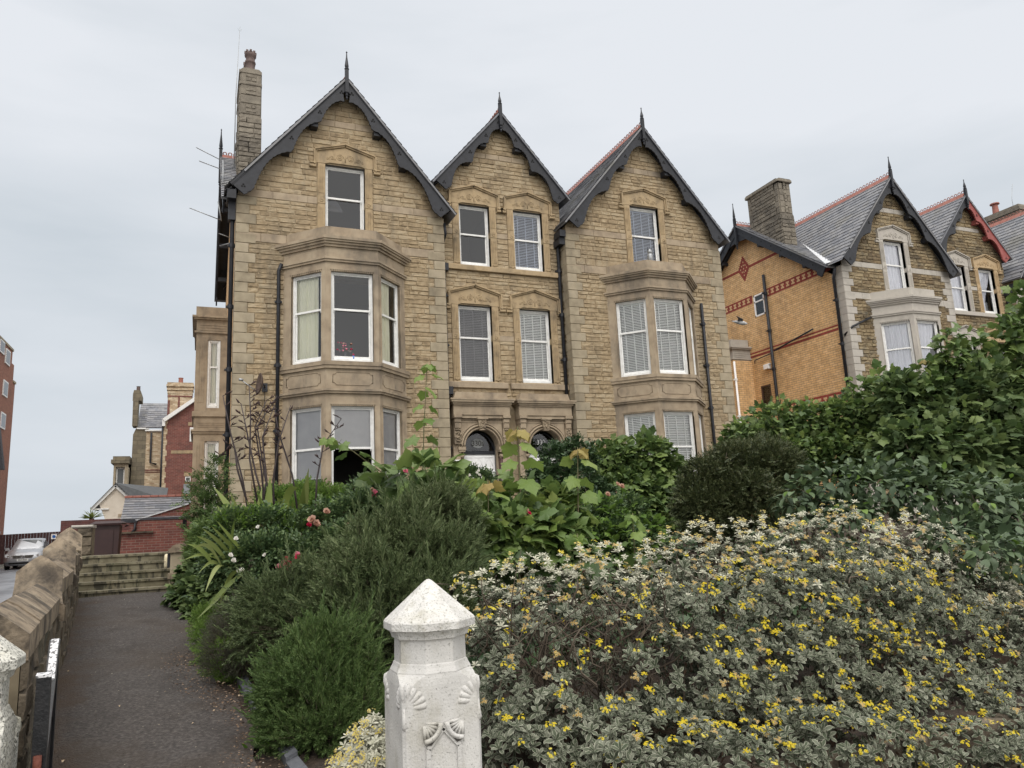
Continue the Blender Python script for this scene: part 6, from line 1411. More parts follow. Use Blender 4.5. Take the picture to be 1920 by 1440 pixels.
q=hi; scatter('silver_shoots',T_rosette(9,.34,5,1.15,rim=0),P[q],orient(nrm(D[q]*.5+np.array([-.05,-.1,.9])+RN.normal(0,.22,D[q].shape)),jit=.8)[:,:,[0,2,1]]*np.array([1,-1,1]),RN.uniform(.032,.050,(q.sum(),1))*np.ones(3),[L_SENT,L_SENT,TWIG],P0)
P,D=sample(Bs,3000,.9,back=-.5,gap=None); scatter('dead_leaves',T_oval(.45,.3,.3),P-D*.10,orient(nrm(RN.normal(0,1,P.shape)+[0,0,-.8]),jit=.8),RN.uniform(.025,.045,(len(P),1))*np.ones(3),[L_DEAD],P0)
def clump(P,f=7.,t=-.35): return (np.sin(P[:,0]*f*1.3+2*np.sin(P[:,2]*f*.7))*np.sin(P[:,2]*f*1.7+1.7*np.sin(P[:,0]*f*.6)))>t
def fl_w(P):
    x,y,z=proj(P); w=.25+.9*np.exp(-((x-1560)/190)**2-((y-1130)/95)**2)+.5*np.exp(-((x-1450)/400)**2-((y-1370)/70)**2)+.45*np.exp(-((x-940)/60)**2-((y-1180)/60)**2)+.3*(np.sin(x*.031)*np.sin(y*.037+1)>.2)
    g_=((x-1120)/150)**2+((y-1235)/75)**2; w=np.where(g_<1,w*.5,w); return RN.random(len(P))<w
P,D=sample(Bs,900,.10,back=.0,gap=fl_w,lump=.22); x,y,z=proj(P); hi=(y<topy(x)+85+RN.normal(0,35,len(x)))
flo=lambda D: orient(nrm(D*.6+np.array([-.12,-.35,.75])+RN.normal(0,.18,D.shape)),jit=.8)[:,:,[0,2,1]]*np.array([1,-1,1])
for s in range(2):
    q=(~hi)&(np.arange(len(P))%2==s); scatter('yellow_flowers',T_heads((8,13)[s],s),P[q]+D[q]*.035,flo(D[q]),RN.uniform(.021,.035,(q.sum(),1))*np.ones(3),[F_YEL,F_CEN,L_SEN],P0)
P2,D2=sample(Bs,1700,.08,back=.0,lump=.22); x,y,z=proj(P2); hi=(y<topy(x)+120+RN.normal(0,40,len(x)))|(RN.random(len(x))<.16)
P2,D2=P2[hi],D2[hi]; q=RN.random(len(P2))<.65
scatter('fading_flowers',T_heads(12,7,1.0,7),P2[q]+D2[q]*.035,flo(D2[q]),RN.uniform(.024,.036,(q.sum(),1))*np.ones(3),[F_YELD,F_CEN,L_SENT],P0)
scatter('yellow_flowers',T_heads(9,9,1.0,8),P2[~q]+D2[~q]*.04,flo(D2[~q]),RN.uniform(.022,.034,((~q).sum(),1))*np.ones(3),[F_YEL,F_YELD,L_SENT],P0)
# protruding shoots along the crest
n=260; X=RN.uniform(870,1940,n); Pc=np.array([at(a,topy(a)+RN.uniform(-14,26),Y=5.75+RN.uniform(-.25,.2)) for a in X])
scatter('silver_shoots',T_rosette(9,.34,6,1.2,rim=0),Pc,flo(np.tile([0,-.3,.9],(n,1))),RN.uniform(.03,.05,(n,1))*np.ones(3),[L_SENT,L_SENT,TWIG],P0)
scatter('fading_flowers',T_heads(10,9,1.0,7),Pc[:120]+[0,0,.04],flo(np.tile([0,-.3,.9],(120,1))),RN.uniform(.022,.034,(120,1))*np.ones(3),[F_YELD,F_YEL,L_SENT],P0)
mb=MB(); R=random.Random(31)
for i in range(520):
    if i<260: x=R.gauss(1120,110); yy=R.gauss(1225,60); Yd=R.uniform(4.95,5.5)
    else: x=R.uniform(900,1940); yy=R.uniform(topy(x)+60,1440); Yd=R.uniform(5.0,5.7)
    a=at(x,yy,Y=Yd); L=R.uniform(.12,.4); th_=R.uniform(-.9,.9)+1.57; d_=np.array([math.cos(th_)*.8,R.uniform(-.3,.3),abs(math.sin(th_))*R.uniform(.2,1)])*L; k=np.array([R.uniform(-.06,.06) for _ in range(3)]); r0=R.choice([.003,.004,.005,.008])
    mb.tube([tuple(a-d_),tuple(a-d_*.3+k),tuple(a+d_*.4+k*.6),tuple(a+d_)],[r0,r0*.9,r0*.7,r0*.3],4)
for i in range(16):
    x=R.uniform(950,1900); a=at(x,1440,Y=5.6); e=at(x+R.uniform(-90,90),R.uniform(1120,1260),Y=R.uniform(5.2,5.7)); mm_=(a+e)/2+[R.uniform(-.1,.1),0,0]; mb.tube([tuple(a),tuple(mm_),tuple(e)],[.016,.012,.005],6)
mb.build('branches',TWIG,P0)
# small one left of the pillar
Bs=Bl([(700,1375,32,36,4.75),(672,1410,36,40,4.65),(712,1430,44,50,4.6),(655,1450,40,30,4.6)]); P1=plant('grey_daisy_shrub','small clump of the grey yellow flowered shrub showing left of the white pillar','shrub',Bs)
P,D=sample(Bs,420,.5,back=-.5); scatter('leaf_rosettes',T_rosette(9,.32,5,1.15,rim=0),P,flo(D),RN.uniform(.03,.045,(len(P),1))*np.ones(3),[L_SENT,L_SENT,TWIG],P1)
P,D=sample(Bs,60,.1,back=0); scatter('yellow_flowers',T_heads(10,3,1.0,8),P+D*.03,flo(D),RN.uniform(.022,.034,(len(P),1))*np.ones(3),[F_YELD,F_YEL,L_SENT],P1); stems(P1,Bs,at(700,1440,Z=-.1),14,.006)

# generic foliage helper
def cg(f,t,p): return lambda P: ((np.sin(P[:,0]*f*1.3+2*np.sin(P[:,2]*f*.7)+P[:,1])*np.sin(P[:,2]*f*1.7+1.7*np.sin(P[:,0]*f*.6)))>t)|(RN.random(len(P))<p)
def foliage(par,B,n,tmpls,size,mats,shell=.5,mixr=.6,upw=-.05,jit=.35,name='foliage',back=-.45,under=-.8,gap=None):
    gap=gap or (cg(.6/size[1]+1,-.35,.4) if under>-1 else None)
    n=int(n*1.35); P,D=sample(B,n,shell,back=min(back,-.75),under=under,gap=gap)
    for s,t in enumerate(tmpls):
        q=np.arange(len(P))%len(tmpls)==s
        scatter(name,t,P[q],orient(outdir(D[q],mixr,upw),jit=jit),RN.uniform(size[0],size[1],(q.sum(),1))*np.ones(3),mats,par)
MAPT=[T_maple(1,.35,1),T_maple(1,.55,2)]
def sapling(name,label,path,Y,nodes,size,mats,cat='sapling',topy_=None,thick=.010,lean=0,Ys=None,group=None):
    pts=[at(a,b,Y=(Y if Ys is None else Ys[i])) for i,(a,b) in enumerate(path)]; pts=[np.array(p) for p in pts]
    base=pts[0]; root=thing(name,label,cat,(base[0],base[1],gz_(base[0],base[1])),group)
    mb=MB(); pp=[np.array([base[0],base[1],gz_(base[0],base[1])])]+pts if base[2]>gz_(base[0],base[1])+.05 else pts
    mb.tube([tuple(p) for p in pp],[thick*(1.2-.8*i/(len(pp)-1)) for i in range(len(pp))],6)
    seglen=[np.linalg.norm(b-a) for a,b in zip(pts,pts[1:])]; T=sum(seglen)
    def on(t):
        s=t*T
        for (a,b,l) in zip(pts,pts[1:],seglen):
            if s<=l: return a+(b-a)*s/l
            s-=l
        return pts[-1]
    PP=[];DD=[];SS=[];young=[]; R=random.Random(int(path[0][0])); ph=R.uniform(0,3)
    for i in range(nodes):
        t=(i+.3)/nodes; c=on(t)
        for k in range(2):
            a=ph+i*1.571+k*math.pi+R.uniform(-.3,.3); s=size*1.25*(1.05-.45*t)*R.uniform(.8,1.15); d=np.array([math.cos(a),math.sin(a),.45-.5*(1-t)])
            mb.tube([tuple(c),tuple(c+nrm(d)*s*.55)],[.0028,.0018],4); PP.append(c+nrm(d)*s*.1); DD.append(nrm(d*np.array([1,1,0])+np.array([0,0,-.15-.75*R.random()]))); SS.append(s); young.append(t)
    for k in range(4): a=k*1.57+ph; PP.append(on(1)); DD.append(np.array([math.cos(a)*.6,math.sin(a)*.6,-.5])); SS.append(size*.6); young.append(1.1)
    mb.build('stem',GTWIG,root); PP=np.array(PP);DD=np.array(DD);SS=np.array(SS);yg=np.array(young)
    for (lo_,hi_,M_) in((-1,.45,mats[0]),(.45,.95,mats[1]),(.95,2,mats[2])):
        q=(yg>lo_)&(yg<=hi_)
        if q.any(): scatter('leaves',MAPT[0] if lo_<.4 else MAPT[1],PP[q],orient(DD[q],jit=.55),SS[q][:,None]*np.ones(3),M_,root)
    return root

# --- 2. ribbed broad leaved shrub at the right ---
Bs=Bl([(1500,935,42,40,7.3),(1560,915,58,52,7.3),(1640,915,70,60,7.1),(1730,930,80,62,6.9),(1820,955,90,70,6.7),(1905,975,90,80,6.6),(1880,1040,80,60,6.3),(1960,1040,80,80,6.4),(1800,1000,60,45,6.5),(1600,960,60,40,7.0),(1520,960,50,30,7.2),(1570,950,60,40,7.4),(1850,1030,56,34,5.5),(1915,1045,60,40,5.4),(1770,1000,40,24,5.7),(1980,1040,60,40,5.4)])
p=plant('broad_leaf_shrub','low shrub with big ribbed drooping leaves above the right end of the yellow flowers','shrub',Bs)
RIBT=[T_oval(.66,.25,.35,((0,.1),(.12,.55),(.35,1),(.6,.92),(.85,.45),(1,.03)),stem=.15),T_oval(.6,.12,.5,((0,.1),(.15,.6),(.4,1),(.7,.75),(1,.03)),stem=.15)]
foliage(p,Bs,2300,RIBT,(.085,.15),L_RIB,.55,.5,-.25,.3,'leaves'); stems(p,Bs,(9.2,6.8,.2),26,.012,seed=3)
P,D=sample(Bs,60,.1); scatter('yellow_leaves',RIBT[0],P,orient(outdir(D,.4,-.2)),RN.uniform(.08,.12,(len(P),1))*np.ones(3),L_BRIGHT,p)
# --- 3. sycamores at the right ---
Bs=Bl([(1395,825,38,34,10.5),(1450,800,48,44,10.5),(1520,800,55,45,10.3),(1590,795,60,50,10),(1650,770,60,55,9.8),(1480,850,60,40,10.3),(1580,855,75,50,10),(1660,850,75,60,9.6)])
p=plant('sycamore_bush','bushy sycamore regrowth below the orange brick wall','bush',Bs); foliage(p,Bs,2900,MAPT,(.07,.125),L_MAP,.6,.6,-.35,.55,'leaves'); foliage(p,Bs,2200,MAPT,(.08,.13),L_MAPD,1.0,.7,-.3,.8,'inner_leaves',back=-1,under=-1); stems(p,Bs,(9.5,10.2,.5),24,.014,seed=4)
P,D=sample(Bs,260,.12,back=0,under=.2); scatter('young_leaves',MAPT[0],P+[0,0,.04],orient(outdir(D,.5,.1)),RN.uniform(.05,.09,(len(P),1))*np.ones(3),L_MAPY,p)
Bs=Bl([(1700,770,60,60,8.8),(1770,760,66,70,8.6),(1840,760,80,70,8.3),(1915,770,80,75,8.2),(1990,760,80,90,8.2),(1720,850,85,70,8.5),(1810,860,95,75,8.2),(1910,860,95,85,8),(1905,722,48,36,8.3),(1690,728,36,24,8.9),(1990,670,46,50,8.3)])
p=plant('sycamore_tree','big leaved sycamore rising at the right edge in front of the pale trimmed house','tree',Bs); foliage(p,Bs,3300,MAPT,(.10,.185),L_MAPD,.6,.55,-.35,.55,'crown'); foliage(p,Bs,2400,MAPT,(.11,.18),L_MAPD,1.0,.7,-.3,.8,'inner_leaves',back=-1,under=-1); Bu=Bl([(1783,668,24,50,8.4),(1738,715,22,36,8.5),(1900,640,30,56,8.1),(1850,700,34,34,8.3),(1655,715,26,26,9.4),(1940,590,34,66,8),(1830,650,22,40,8.2)]); foliage(p,Bu,420,MAPT,(.12,.18),L_MAP,.9,.7,-.4,.6,'upper_shoots',under=-1); stems(p,Bu,(11.3,8.4,.3),12,.012,GTWIG,'shoot_stems',seed=55,w=.4); stems(p,Bs,(11.3,8.4,.3),40,.02,BARK,'trunk',seed=5,w=.3)
P,D=sample(Bs,160,.12,back=0,under=.2); scatter('young_leaves',MAPT[0],P+[0,0,.04],orient(outdir(D,.5,.1)),RN.uniform(.07,.12,(len(P),1))*np.ones(3),L_MAP,p)
G_='sycamore shoots rising above the shrubs'
sapling('sycamore_shoot','tall upright sycamore shoot in front of the right hand bay window',[(1800,800),(1795,700),(1783,612)],8.3,12,.20,(L_MAPD,L_MAP,L_MAP),group=G_)
sapling('sycamore_shoot','second shorter sycamore shoot with bronze tip crossing the net curtained bay',[(1765,800),(1745,740),(1733,672)],8.5,8,.17,(L_MAPD,L_MAP,L_MAPR),group=G_)
sapling('sycamore_shoot','sycamore shoot reaching the right photo edge at eaves height',[(1950,800),(1925,690),(1893,590)],8.0,12,.24,(L_MAPD,L_MAPD,L_MAP),group=G_)
sapling('sycamore_shoot','small pale sycamore shoot against the foot of the grey quoins',[(1600,800),(1598,740),(1590,705)],9.8,5,.14,(L_MAP,L_MAP,L_MAPY),group=G_)
sapling('sycamore_shoot','sycamore shoot at the left end of the hedge beside the stone corner',[(1420,830),(1400,800),(1375,790)],10.5,5,.13,(L_MAP,L_MAP,L_MAPY),group=G_)
sapling('sycamore_shoot','pale shoot above the hedge beneath the diamond brick pattern',[(1490,800),(1490,770),(1488,748)],10.3,4,.12,(L_MAP,L_MAP,L_MAPY),group=G_)
# --- 4. dark evergreen ---
Bs=Bl([(1325,905,46,46,9.4),(1380,880,56,50,9.4),(1440,875,60,50,9.3),(1330,960,56,55,9.2),(1400,945,70,60,9.1),(1470,915,50,55,9.2),(1300,935,36,40,9.4)])
p=plant('evergreen_bush','dense dark small leaved evergreen bush between the right bay and the hedge','bush',Bs); SP=[T_leafspray(11,1,.55,.24),T_leafspray(9,2,.6,.26)]
foliage(p,Bs,8000,SP,(.07,.12),[L_DARK,TWIG],.4,.5,.15,.6,'foliage'); foliage(p,Bs,4000,SP,(.09,.14),[L_DARK,TWIG],1.0,.7,0,.8,'inner_foliage',back=-1,under=-1); stems(p,Bs,(6.8,9.3,.5),20,.012,BARK,seed=6)
# --- 5. centre right sycamore clump, ivy, rose ---
Bs=Bl([(1160,870,40,44,12),(1215,865,46,48,12),(1255,905,38,50,11.9),(1170,925,58,50,11.8),(1230,950,50,50,11.7),(1120,870,26,30,12.1)])
p=plant('sycamore_bush','rounded sycamore bush in front of the right bay ground floor blinds','bush',Bs); foliage(p,Bs,2000,MAPT,(.09,.15),L_MAP,.6,.5,-.4,.5,'leaves'); foliage(p,Bs,700,MAPT,(.09,.15),L_MAPD,1.0,.7,-.3,.8,'inner_leaves',back=-1,under=-1); stems(p,Bs,(7.2,11.8,.8),20,.012,seed=7)
sapling('sycamore_shoot','shoot standing up from the rounded sycamore bush below the middle of the right bay',[(1222,880),(1220,850),(1218,828)],11.8,4,.14,(L_MAP,L_MAP,L_MAPY),group=G_)
sapling('sycamore_shoot','shoot of the sycamore bush just left of the ground floor bay',[(1165,870),(1164,845),(1163,822)],11.8,4,.15,(L_MAP,L_MAP,L_MAPY),group=G_)
Bs=Bl([(1045,870,36,40,11.5),(1085,860,36,36,11.6),(1020,905,40,36,11.3),(1070,915,46,46,11.2),(1110,935,40,40,11.3)])
p=plant('ivy_bush','dark glossy ivy bush hiding the right hand front door','bush',Bs); foliage(p,Bs,2600,[T_oval(.75,.2,.3,stem=.1),T_leafspray(7,4,.6,.45)],(.07,.11),[L_IVY,TWIG],.5,.5,-.1,.35,'leaves'); stems(p,Bs,(5.6,11.4,.8),14,.01,seed=8)
Bs=Bl([(1130,985,46,46,9.8),(1180,975,36,40,9.9),(1090,1005,46,42,9.6),(1150,1020,52,40,9.5),(1210,1010,40,36,9.7)])
p=plant('rose_bush','dark rose bush with faded peach blooms right of the tall seedlings','rose bush',Bs); RS=[T_leafspray(7,5,.6,.36),T_leafspray(5,6,.65,.42)]
foliage(p,Bs,1900,RS,(.10,.16),[L_ROSE,GTWIG],.5,.5,-.05,.4,'leaves'); stems(p,Bs,(4.9,9.6,.5),14,.007,GTWIG,seed=9)
def blooms(par,L,Y,r,M,nm='bloom'):
    for i,(a,b) in enumerate(L):
        c=at(a,b,Y=Y); d=nrm(np.array([RN.normal(0,.3),-.8,.6])); scatter(nm,T_rose(i,16,1),np.array([c]),orient(np.array([d]),(0,0,1),.2)[:,:,[0,2,1]]*np.array([1,-1,1]),np.ones((1,3))*r*RN.uniform(.85,1.15),M,par)
foliage(p,Bs,500,[T_maple(1,.4,4)],(.09,.15),L_BRIGHT,.3,.5,-.4,.5,'light_leaves')
blooms(p,[(1157,910),(1166,914),(1139,929)],9.4,.05,P_FADE)
# --- 6. tall seedlings in the middle ---
sapling('maple_seedling','tallest big leaved seedling in front of the left front door with bronze tip',[(977,1040),(976,930),(970,800)],8.0,7,.27,(L_MAP,L_MAPY,L_MAPR),group=G_,thick=.013)
sapling('maple_seedling','yellow green seedling in front of the ivy bush',[(1085,1050),(1084,950),(1083,838)],7.9,7,.23,(L_MAP,L_MAPY,L_MAPR),group=G_,thick=.012)
sapling('maple_seedling','short seedling with cream green top left of the tallest one',[(917,1060),(916,980),(915,900)],7.7,5,.25,(L_MAPD,L_MAPY,L_MAPR),group=G_,thick=.012)
sapling('maple_seedling','slim young maple standing alone against the wall right of the left bay',[(792,905),(795,800),(801,680)],9.5,8,.20,(L_MAP,L_MAPY,L_MAPY),group=G_)
sapling('maple_seedling','arching maple branch leaning left across the open bay window',[(765,930),(715,885),(660,845),(617,818)],9.0,6,.18,(L_MAPD,L_MAP,L_MAPY),group=G_)
sapling('maple_seedling','little pale seedling at the back edge of the grey shrub',[(1190,1035),(1188,1000),(1186,962)],7.4,4,.15,(L_MAP,L_MAPY,L_MAPY),group=G_)
sapling('maple_seedling','low seedling with lime leaves at the grey shrub top edge near its centre',[(1090,1060),(1085,1030),(1082,1000)],7.0,3,.19,(L_MAP,L_MAPY,L_MAPY),group=G_)
Bs=Bl([(880,960,34,40,8.3),(900,1010,50,50,7.9),(960,1010,60,50,7.9),(1030,1010,56,46,7.9),(1040,960,40,40,8.3),(960,950,36,36,8.4),(860,1030,36,40,7.9)])
p=plant('maple_thicket','thicket of large lobed maple leaves behind the left end of the grey shrub','bush',Bs); foliage(p,Bs,560,MAPT,(.13,.22),L_MAP,.7,.5,-.5,.5,'leaves'); foliage(p,Bs,260,MAPT,(.10,.16),L_MAPD,.8,.6,-.1,.4,'inner_leaves'); foliage(p,Bs,130,MAPT,(.12,.19),L_MAPY,.2,.5,-.5,.5,'lime_leaves'); stems(p,Bs,(2.9,8,.3),18,.008,GTWIG,seed=10)
blooms(p,[(988,962),(984,968)],7.7,.045,P_FADE); blooms(p,[(992,964)],7.65,.03,P_RED)
Bs=Bl([(755,905,34,30,8.6),(795,893,38,18,8.6),(862,925,26,18,8.5),(830,930,40,20,8.4)])
p=plant('maple_thicket','few very large dark maple leaves above the tall rosemary','bush',Bs); foliage(p,Bs,46,MAPT,(.20,.30),L_MAP,.5,.5,-.4,.5,'leaves'); stems(p,Bs,(2.1,8.6,.4),8,.008,GTWIG,seed=11)
# rose by the door
Bs=Bl([(886,897,20,18,14.5),(905,905,20,18,14.4),(870,908,20,18,14.5),(893,920,34,20,14.3)])
p=plant('rose_bush','pale pink flowered rose bush in front of the left front door','rose bush',Bs); foliage(p,Bs,900,RS,(.10,.15),[L_ROSE,GTWIG],.5,.5,0,.4,'leaves'); stems(p,Bs,(4.4,14.3,1.0),8,.007,GTWIG,seed=12)
blooms(p,[(894,888),(899,892),(886,898),(880,893),(897,884),(872,902),(905,897)],14.1,.045,P_WHT)
# --- 7. rosemary ---
SG=[T_sprig(40,1,.19,1,46,.019),T_sprig(34,1,.22,2,55,.021)]
def rosemary(label,L,Y,n,size,M,base,seed,upw=.7,mixr=.35,nst=26,shell=.5):
    Bs=Bl(L,Y); p=plant('rosemary_bush',label,'rosemary',Bs,base,'rosemary bushes in the bed'); P,D=sample(Bs,int(n*1.3),shell,back=-.9,lump=.38,gap=cg(6,-.2,.3)); Pl,Dl=sample(Bs,n//22,.1,back=-.2,under=-.2,lump=.38); scatter('long_sprigs',SG[1],Pl,orient(outdir(Dl,.35,.5),jit=.8),RN.uniform(size[1]*1.1,size[1]*1.7,(len(Pl),1))*np.array([.6,1,.6]),[M,TWIG],p)
    for s in range(2): q=np.arange(len(P))%2==s; scatter('needles',SG[s],P[q],orient(outdir(D[q],mixr,upw),jit=.8),RN.uniform(size[0],size[1],(q.sum(),1))*np.ones(3),[M,TWIG],p)
    P,D=sample(Bs,n//3,1,back=-1,under=-1); scatter('inner_needles',SG[0],P,orient(outdir(D,.7,.5),jit=.8),RN.uniform(size[0],size[1],(len(P),1))*np.ones(3),[M,TWIG],p)
    stems(p,Bs,(base[0],base[1],gz_(*base)),nst,.010,TWIG,seed=seed); return p
rosemary('tallest rosemary bush directly behind the white gate pillar',[(825,965,36,42,7.6),(775,990,38,44,7.5),(855,985,26,44,7.6),(735,1025,44,38,7.4),(670,1045,42,34,7.4),(795,1050,54,50,7.2),(855,1060,34,56,7.2),(710,1085,56,46,7.1),(750,1140,70,60,6.9),(655,1095,42,34,7.1),(830,1130,44,56,6.8),(700,1195,60,56,6.7),(640,1150,40,34,7.0)],7.2,5000,(.12,.24),L_ROSM,(1.6,7.2),1)
rosemary('low spreading rosemary beside the edging stones with bright tips',[(560,1245,50,40,6.3),(610,1230,60,50,6.3),(650,1290,70,56,6.1),(580,1310,60,50,6.0),(540,1300,40,36,6.1),(610,1370,76,40,5.8),(540,1370,42,30,5.9),(680,1350,50,46,5.8)],6,3500,(.09,.17),L_ROSM2,(1.0,6.1),2,upw=.35)
rosemary('grey green rosemary lying over bare twigs behind the low spreading one',[(545,1120,60,40,7.6),(610,1130,60,36,7.5),(500,1130,40,36,7.7),(590,1165,60,34,7.3),(520,1170,50,36,7.5),(480,1200,36,30,7.5)],7.5,2000,(.10,.19),L_ROSM,(.8,7.5),3,upw=.25)
Bs=Bl([(440,1160,34,40,8),(425,1205,40,40,7.8),(460,1235,36,36,7.7),(410,1245,28,26,7.8)]); p=plant('heather_bush','dull brown green heather beside the path bend','heather',Bs); foliage(p,Bs,1500,[T_sprig(30,1,.10,4,45)],(.07,.12),[L_GREY,TWIG],.5,.4,.5,.6,'foliage'); stems(p,Bs,(.45,7.8,.25),24,.006,seed=13)
mb=MB(); R=random.Random(8); base=at(640,1220,Y=7.2)
for i in range(60): 
    e=at(R.uniform(470,640),R.uniform(1165,1225),Y=R.uniform(7.0,7.6)); k=np.array([0,0,R.uniform(.0,.12)]); mb.tube([tuple(base),tuple((base+e)/2+k),tuple(e)],[.006,.004,.0015],4)
tag(mb.build('bare_twigs',TWIG),'tangle of bare pale twigs between the two rosemary bushes','twigs',loc=base)
# --- 8. rose bush with white flowers ---
Bs=Bl([(440,1000,40,34,9.4),(500,995,48,36,9.5),(560,1005,48,36,9.4),(480,1050,60,42,9.1),(550,1060,56,42,9.0),(610,1050,42,40,9.0),(430,1060,36,36,9.2)])
p=plant('rose_bush','wide rose bush dotted with small white roses and a pink red cluster','rose bush',Bs); foliage(p,Bs,3800,RS,(.08,.13),[L_ROSE,GTWIG],.5,.5,0,.4,'leaves'); stems(p,Bs,(.9,9.2,.4),20,.006,GTWIG,seed=14)
foliage(p,Bs[:3],260,RS,(.07,.11),[L_BRIGHT,GTWIG],.1,.4,.4,.4,'young_leaves',under=.1)
blooms(p,[(443,1012),(497,1042),(432,1043),(438,1053),(447,1073),(454,1070),(484,990)],8.6,.034,P_WHT); blooms(p,[(524,1066),(556,1045),(529,1060)],7.75,.05,P_PINK); blooms(p,[(535,1052),(539,1060),(560,1047)],7.7,.04,P_RED); blooms(p,[(537,1072),(531,1075)],7.7,.045,P_FADE)
Bs=Bl([(620,985,46,36,9.2),(670,965,44,34,9.3),(690,935,36,26,9.8),(640,1020,46,36,8.8),(730,920,36,24,9.8)])
p=plant('rose_bush','rose bush with withered pink and brown blooms left of the tall rosemary','rose bush',Bs); foliage(p,Bs,1700,RS,(.08,.14),[L_ROSE,GTWIG],.5,.5,.1,.4,'leaves'); foliage(p,Bs,700,[T_oval(.5,.3,.5)],(.04,.07),[L_DEAD],.7,.7,-.1,.5,'dead_leaves'); stems(p,Bs,(1.4,9.2,.45),20,.006,GTWIG,seed=15)
blooms(p,[(586,978),(592,985),(612,962),(656,990),(648,1000)],8.7,.06,P_FADE); blooms(p,[(684,930),(690,936),(697,922)],9.3,.06,P_FADE); blooms(p,[(702,926),(760,886),(698,932)],9.2,.055,P_PINK); blooms(p,[(580,986),(757,930),(761,936)],9.0,.05,P_RED)
# --- 9. light green shrub under the left bay ---
Bs=Bl([(520,945,34,24,13),(575,938,40,26,13),(630,948,40,26,12.8),(680,955,36,26,12.6),(560,965,50,24,12.6),(640,970,50,24,12.4),(720,945,36,30,12.6)])
p=plant('light_green_shrub','fresh light green shrub below the left bay windows','shrub',Bs); foliage(p,Bs,3600,SP+RS[:1],(.10,.16),[L_BRIGHT,GTWIG],.5,.5,.2,.4,'leaves'); foliage(p,Bs[:3],1400,SP,(.10,.16),[L_MAP,GTWIG],.5,.5,.1,.4,'darker_leaves'); stems(p,Bs,(1.9,12.7,.8),16,.007,GTWIG,seed=16)
# --- 10. flax ---
def strap(mb,base,tip,w,sag,R,n=9):
    base,tip=np.array(base),np.array(tip); d=tip-base; side=np.cross(d,[0,-1,.2]); side=side/np.linalg.norm(side)
    ids=[]
    for i in range(n):
        t=i/(n-1); p=base+d*t+np.array([0,0,sag*math.sin(math.pi*t)]); ww=w*(.5+.9*t if t<.45 else max(.04,(1-((t-.45)/.55)**2)*.905)); tw=side*math.cos(t*.8)+np.array([0,.5,0])*math.sin(t*.8); a=mb.V(*(p-tw*ww)); b=mb.V(*(p+np.array([0,.3,-.3])*ww*.5)); c=mb.V(*(p+tw*ww)); ids.append((a,b,c))
    mb.smooth=True
    for q,r in zip(ids,ids[1:]): mb.A((q[0],q[1],r[1],r[0])); mb.A((q[1],q[2],r[2],r[1]))
fx=thing('flax_plant','flax clump with sword leaves and tall dark seed stalks before the house corner','flax',(*at(480,985,Y=11.2)[:2],.6))
R=random.Random(17); mb=MB()
for (bx,by,tx,ty,s) in [(455,1000,398,925,.05),(460,1000,430,935,.0),(478,1005,492,925,0),(500,1000,508,905,.0),(520,1000,560,930,.25),(528,1000,545,945,0),(540,1000,552,950,0),(560,1000,572,918,0),(545,1005,515,945,.1),(530,1005,538,975,.15),(470,1010,420,1000,.1),(440,1000,405,960,0),(510,1000,480,935,0),(490,1000,460,950,0),(565,1000,578,890,0)]:
    strap(mb,at(bx,by,Y=10.6+R.uniform(-.3,.3)),at(tx+R.uniform(-4,4),ty-12,Y=10.5+R.uniform(-.5,.3)),.05*R.uniform(.8,1.3),s,R)
mb.build('leaves',L_FLAX,fx)
ST=[[(508,985),(480,890),(463,810),(452,757)],[(490,985),(468,860),(470,780),(467,722)],[(470,985),(455,900),(432,810),(418,742)],[(500,990),(490,880),(478,800),(500,750)],[(515,985),(512,900),(522,830),(545,760)],[(562,985),(548,890),(522,810),(514,762)],[(590,985),(594,900),(606,835),(640,785)],[(485,985),(500,900),(492,820),(515,760)],[(530,985),(498,900),(482,800),(520,742)],[(478,990),(445,880),(438,830),(404,862)]]
for k,L in enumerate(ST):
    Yk=11+.12*k%.7; pts=[at(a,b,Y=Yk) for a,b in L]; m=MB(); m.tube([tuple(q) for q in pts],[.017,.014,.011,.006],6); st=m.build('seed_stalk',STALK,fx); m=MB()
    fine=[pts[0]+(pts[1]-pts[0])*t for t in np.linspace(0,1,6)][:-1]+[pts[1]+(pts[2]-pts[1])*t for t in np.linspace(0,1,6)][:-1]+[pts[2]+(pts[3]-pts[2])*t for t in np.linspace(0,1,8)]
    for i in range(7,len(fine)):
        if R.random()<.25: continue
        s=R.choice([-1,1]); q=fine[i]; out=np.array([s*R.uniform(.4,1),R.uniform(-.4,.4),.45]); e=q+out*R.uniform(.07,.15); m.tube([tuple(q),tuple(e)],[.005,.004],4)
        for j in range(R.randint(3,6)):
            a=q+(e-q)*(.35+.65*j/5); u=nrm(np.array([s*R.uniform(.2,.9),R.uniform(-.3,.3),R.uniform(.25,.9)])); L_=R.uniform(.04,.075); m.tube([tuple(a),tuple(a+u*L_*.5),tuple(a+u*L_)],[.003,.009,.002],5)
    m.build('seed_pods',SEED,st)
f2=thing('flax_plant','low sprawling flax leaves spilling toward the path beside the white roses','flax',(*at(400,1090,Y=9.6)[:2],.45)); mb=MB()
for (bx,by,tx,ty,s) in [(430,1060,345,1050,.15),(430,1060,368,1005,.1),(440,1050,378,990,.05),(450,1040,395,985,0),(460,1040,405,975,0),(425,1075,372,1075,.2),(455,1075,385,1145,.05),(440,1090,370,1160,.0),(450,1070,410,1140,.2),(470,1080,480,1120,.05),(420,1060,385,1110,.15),(400,1060,350,1020,.1),(430,1050,440,975,.1),(415,1060,360,1030,.2)]:
    strap(mb,at(bx,by,Y=8.9+R.uniform(-.2,.2)),at(tx,ty,Y=8.6+R.uniform(-.3,.3)),.023*R.uniform(.8,1.3),s*.6,R)
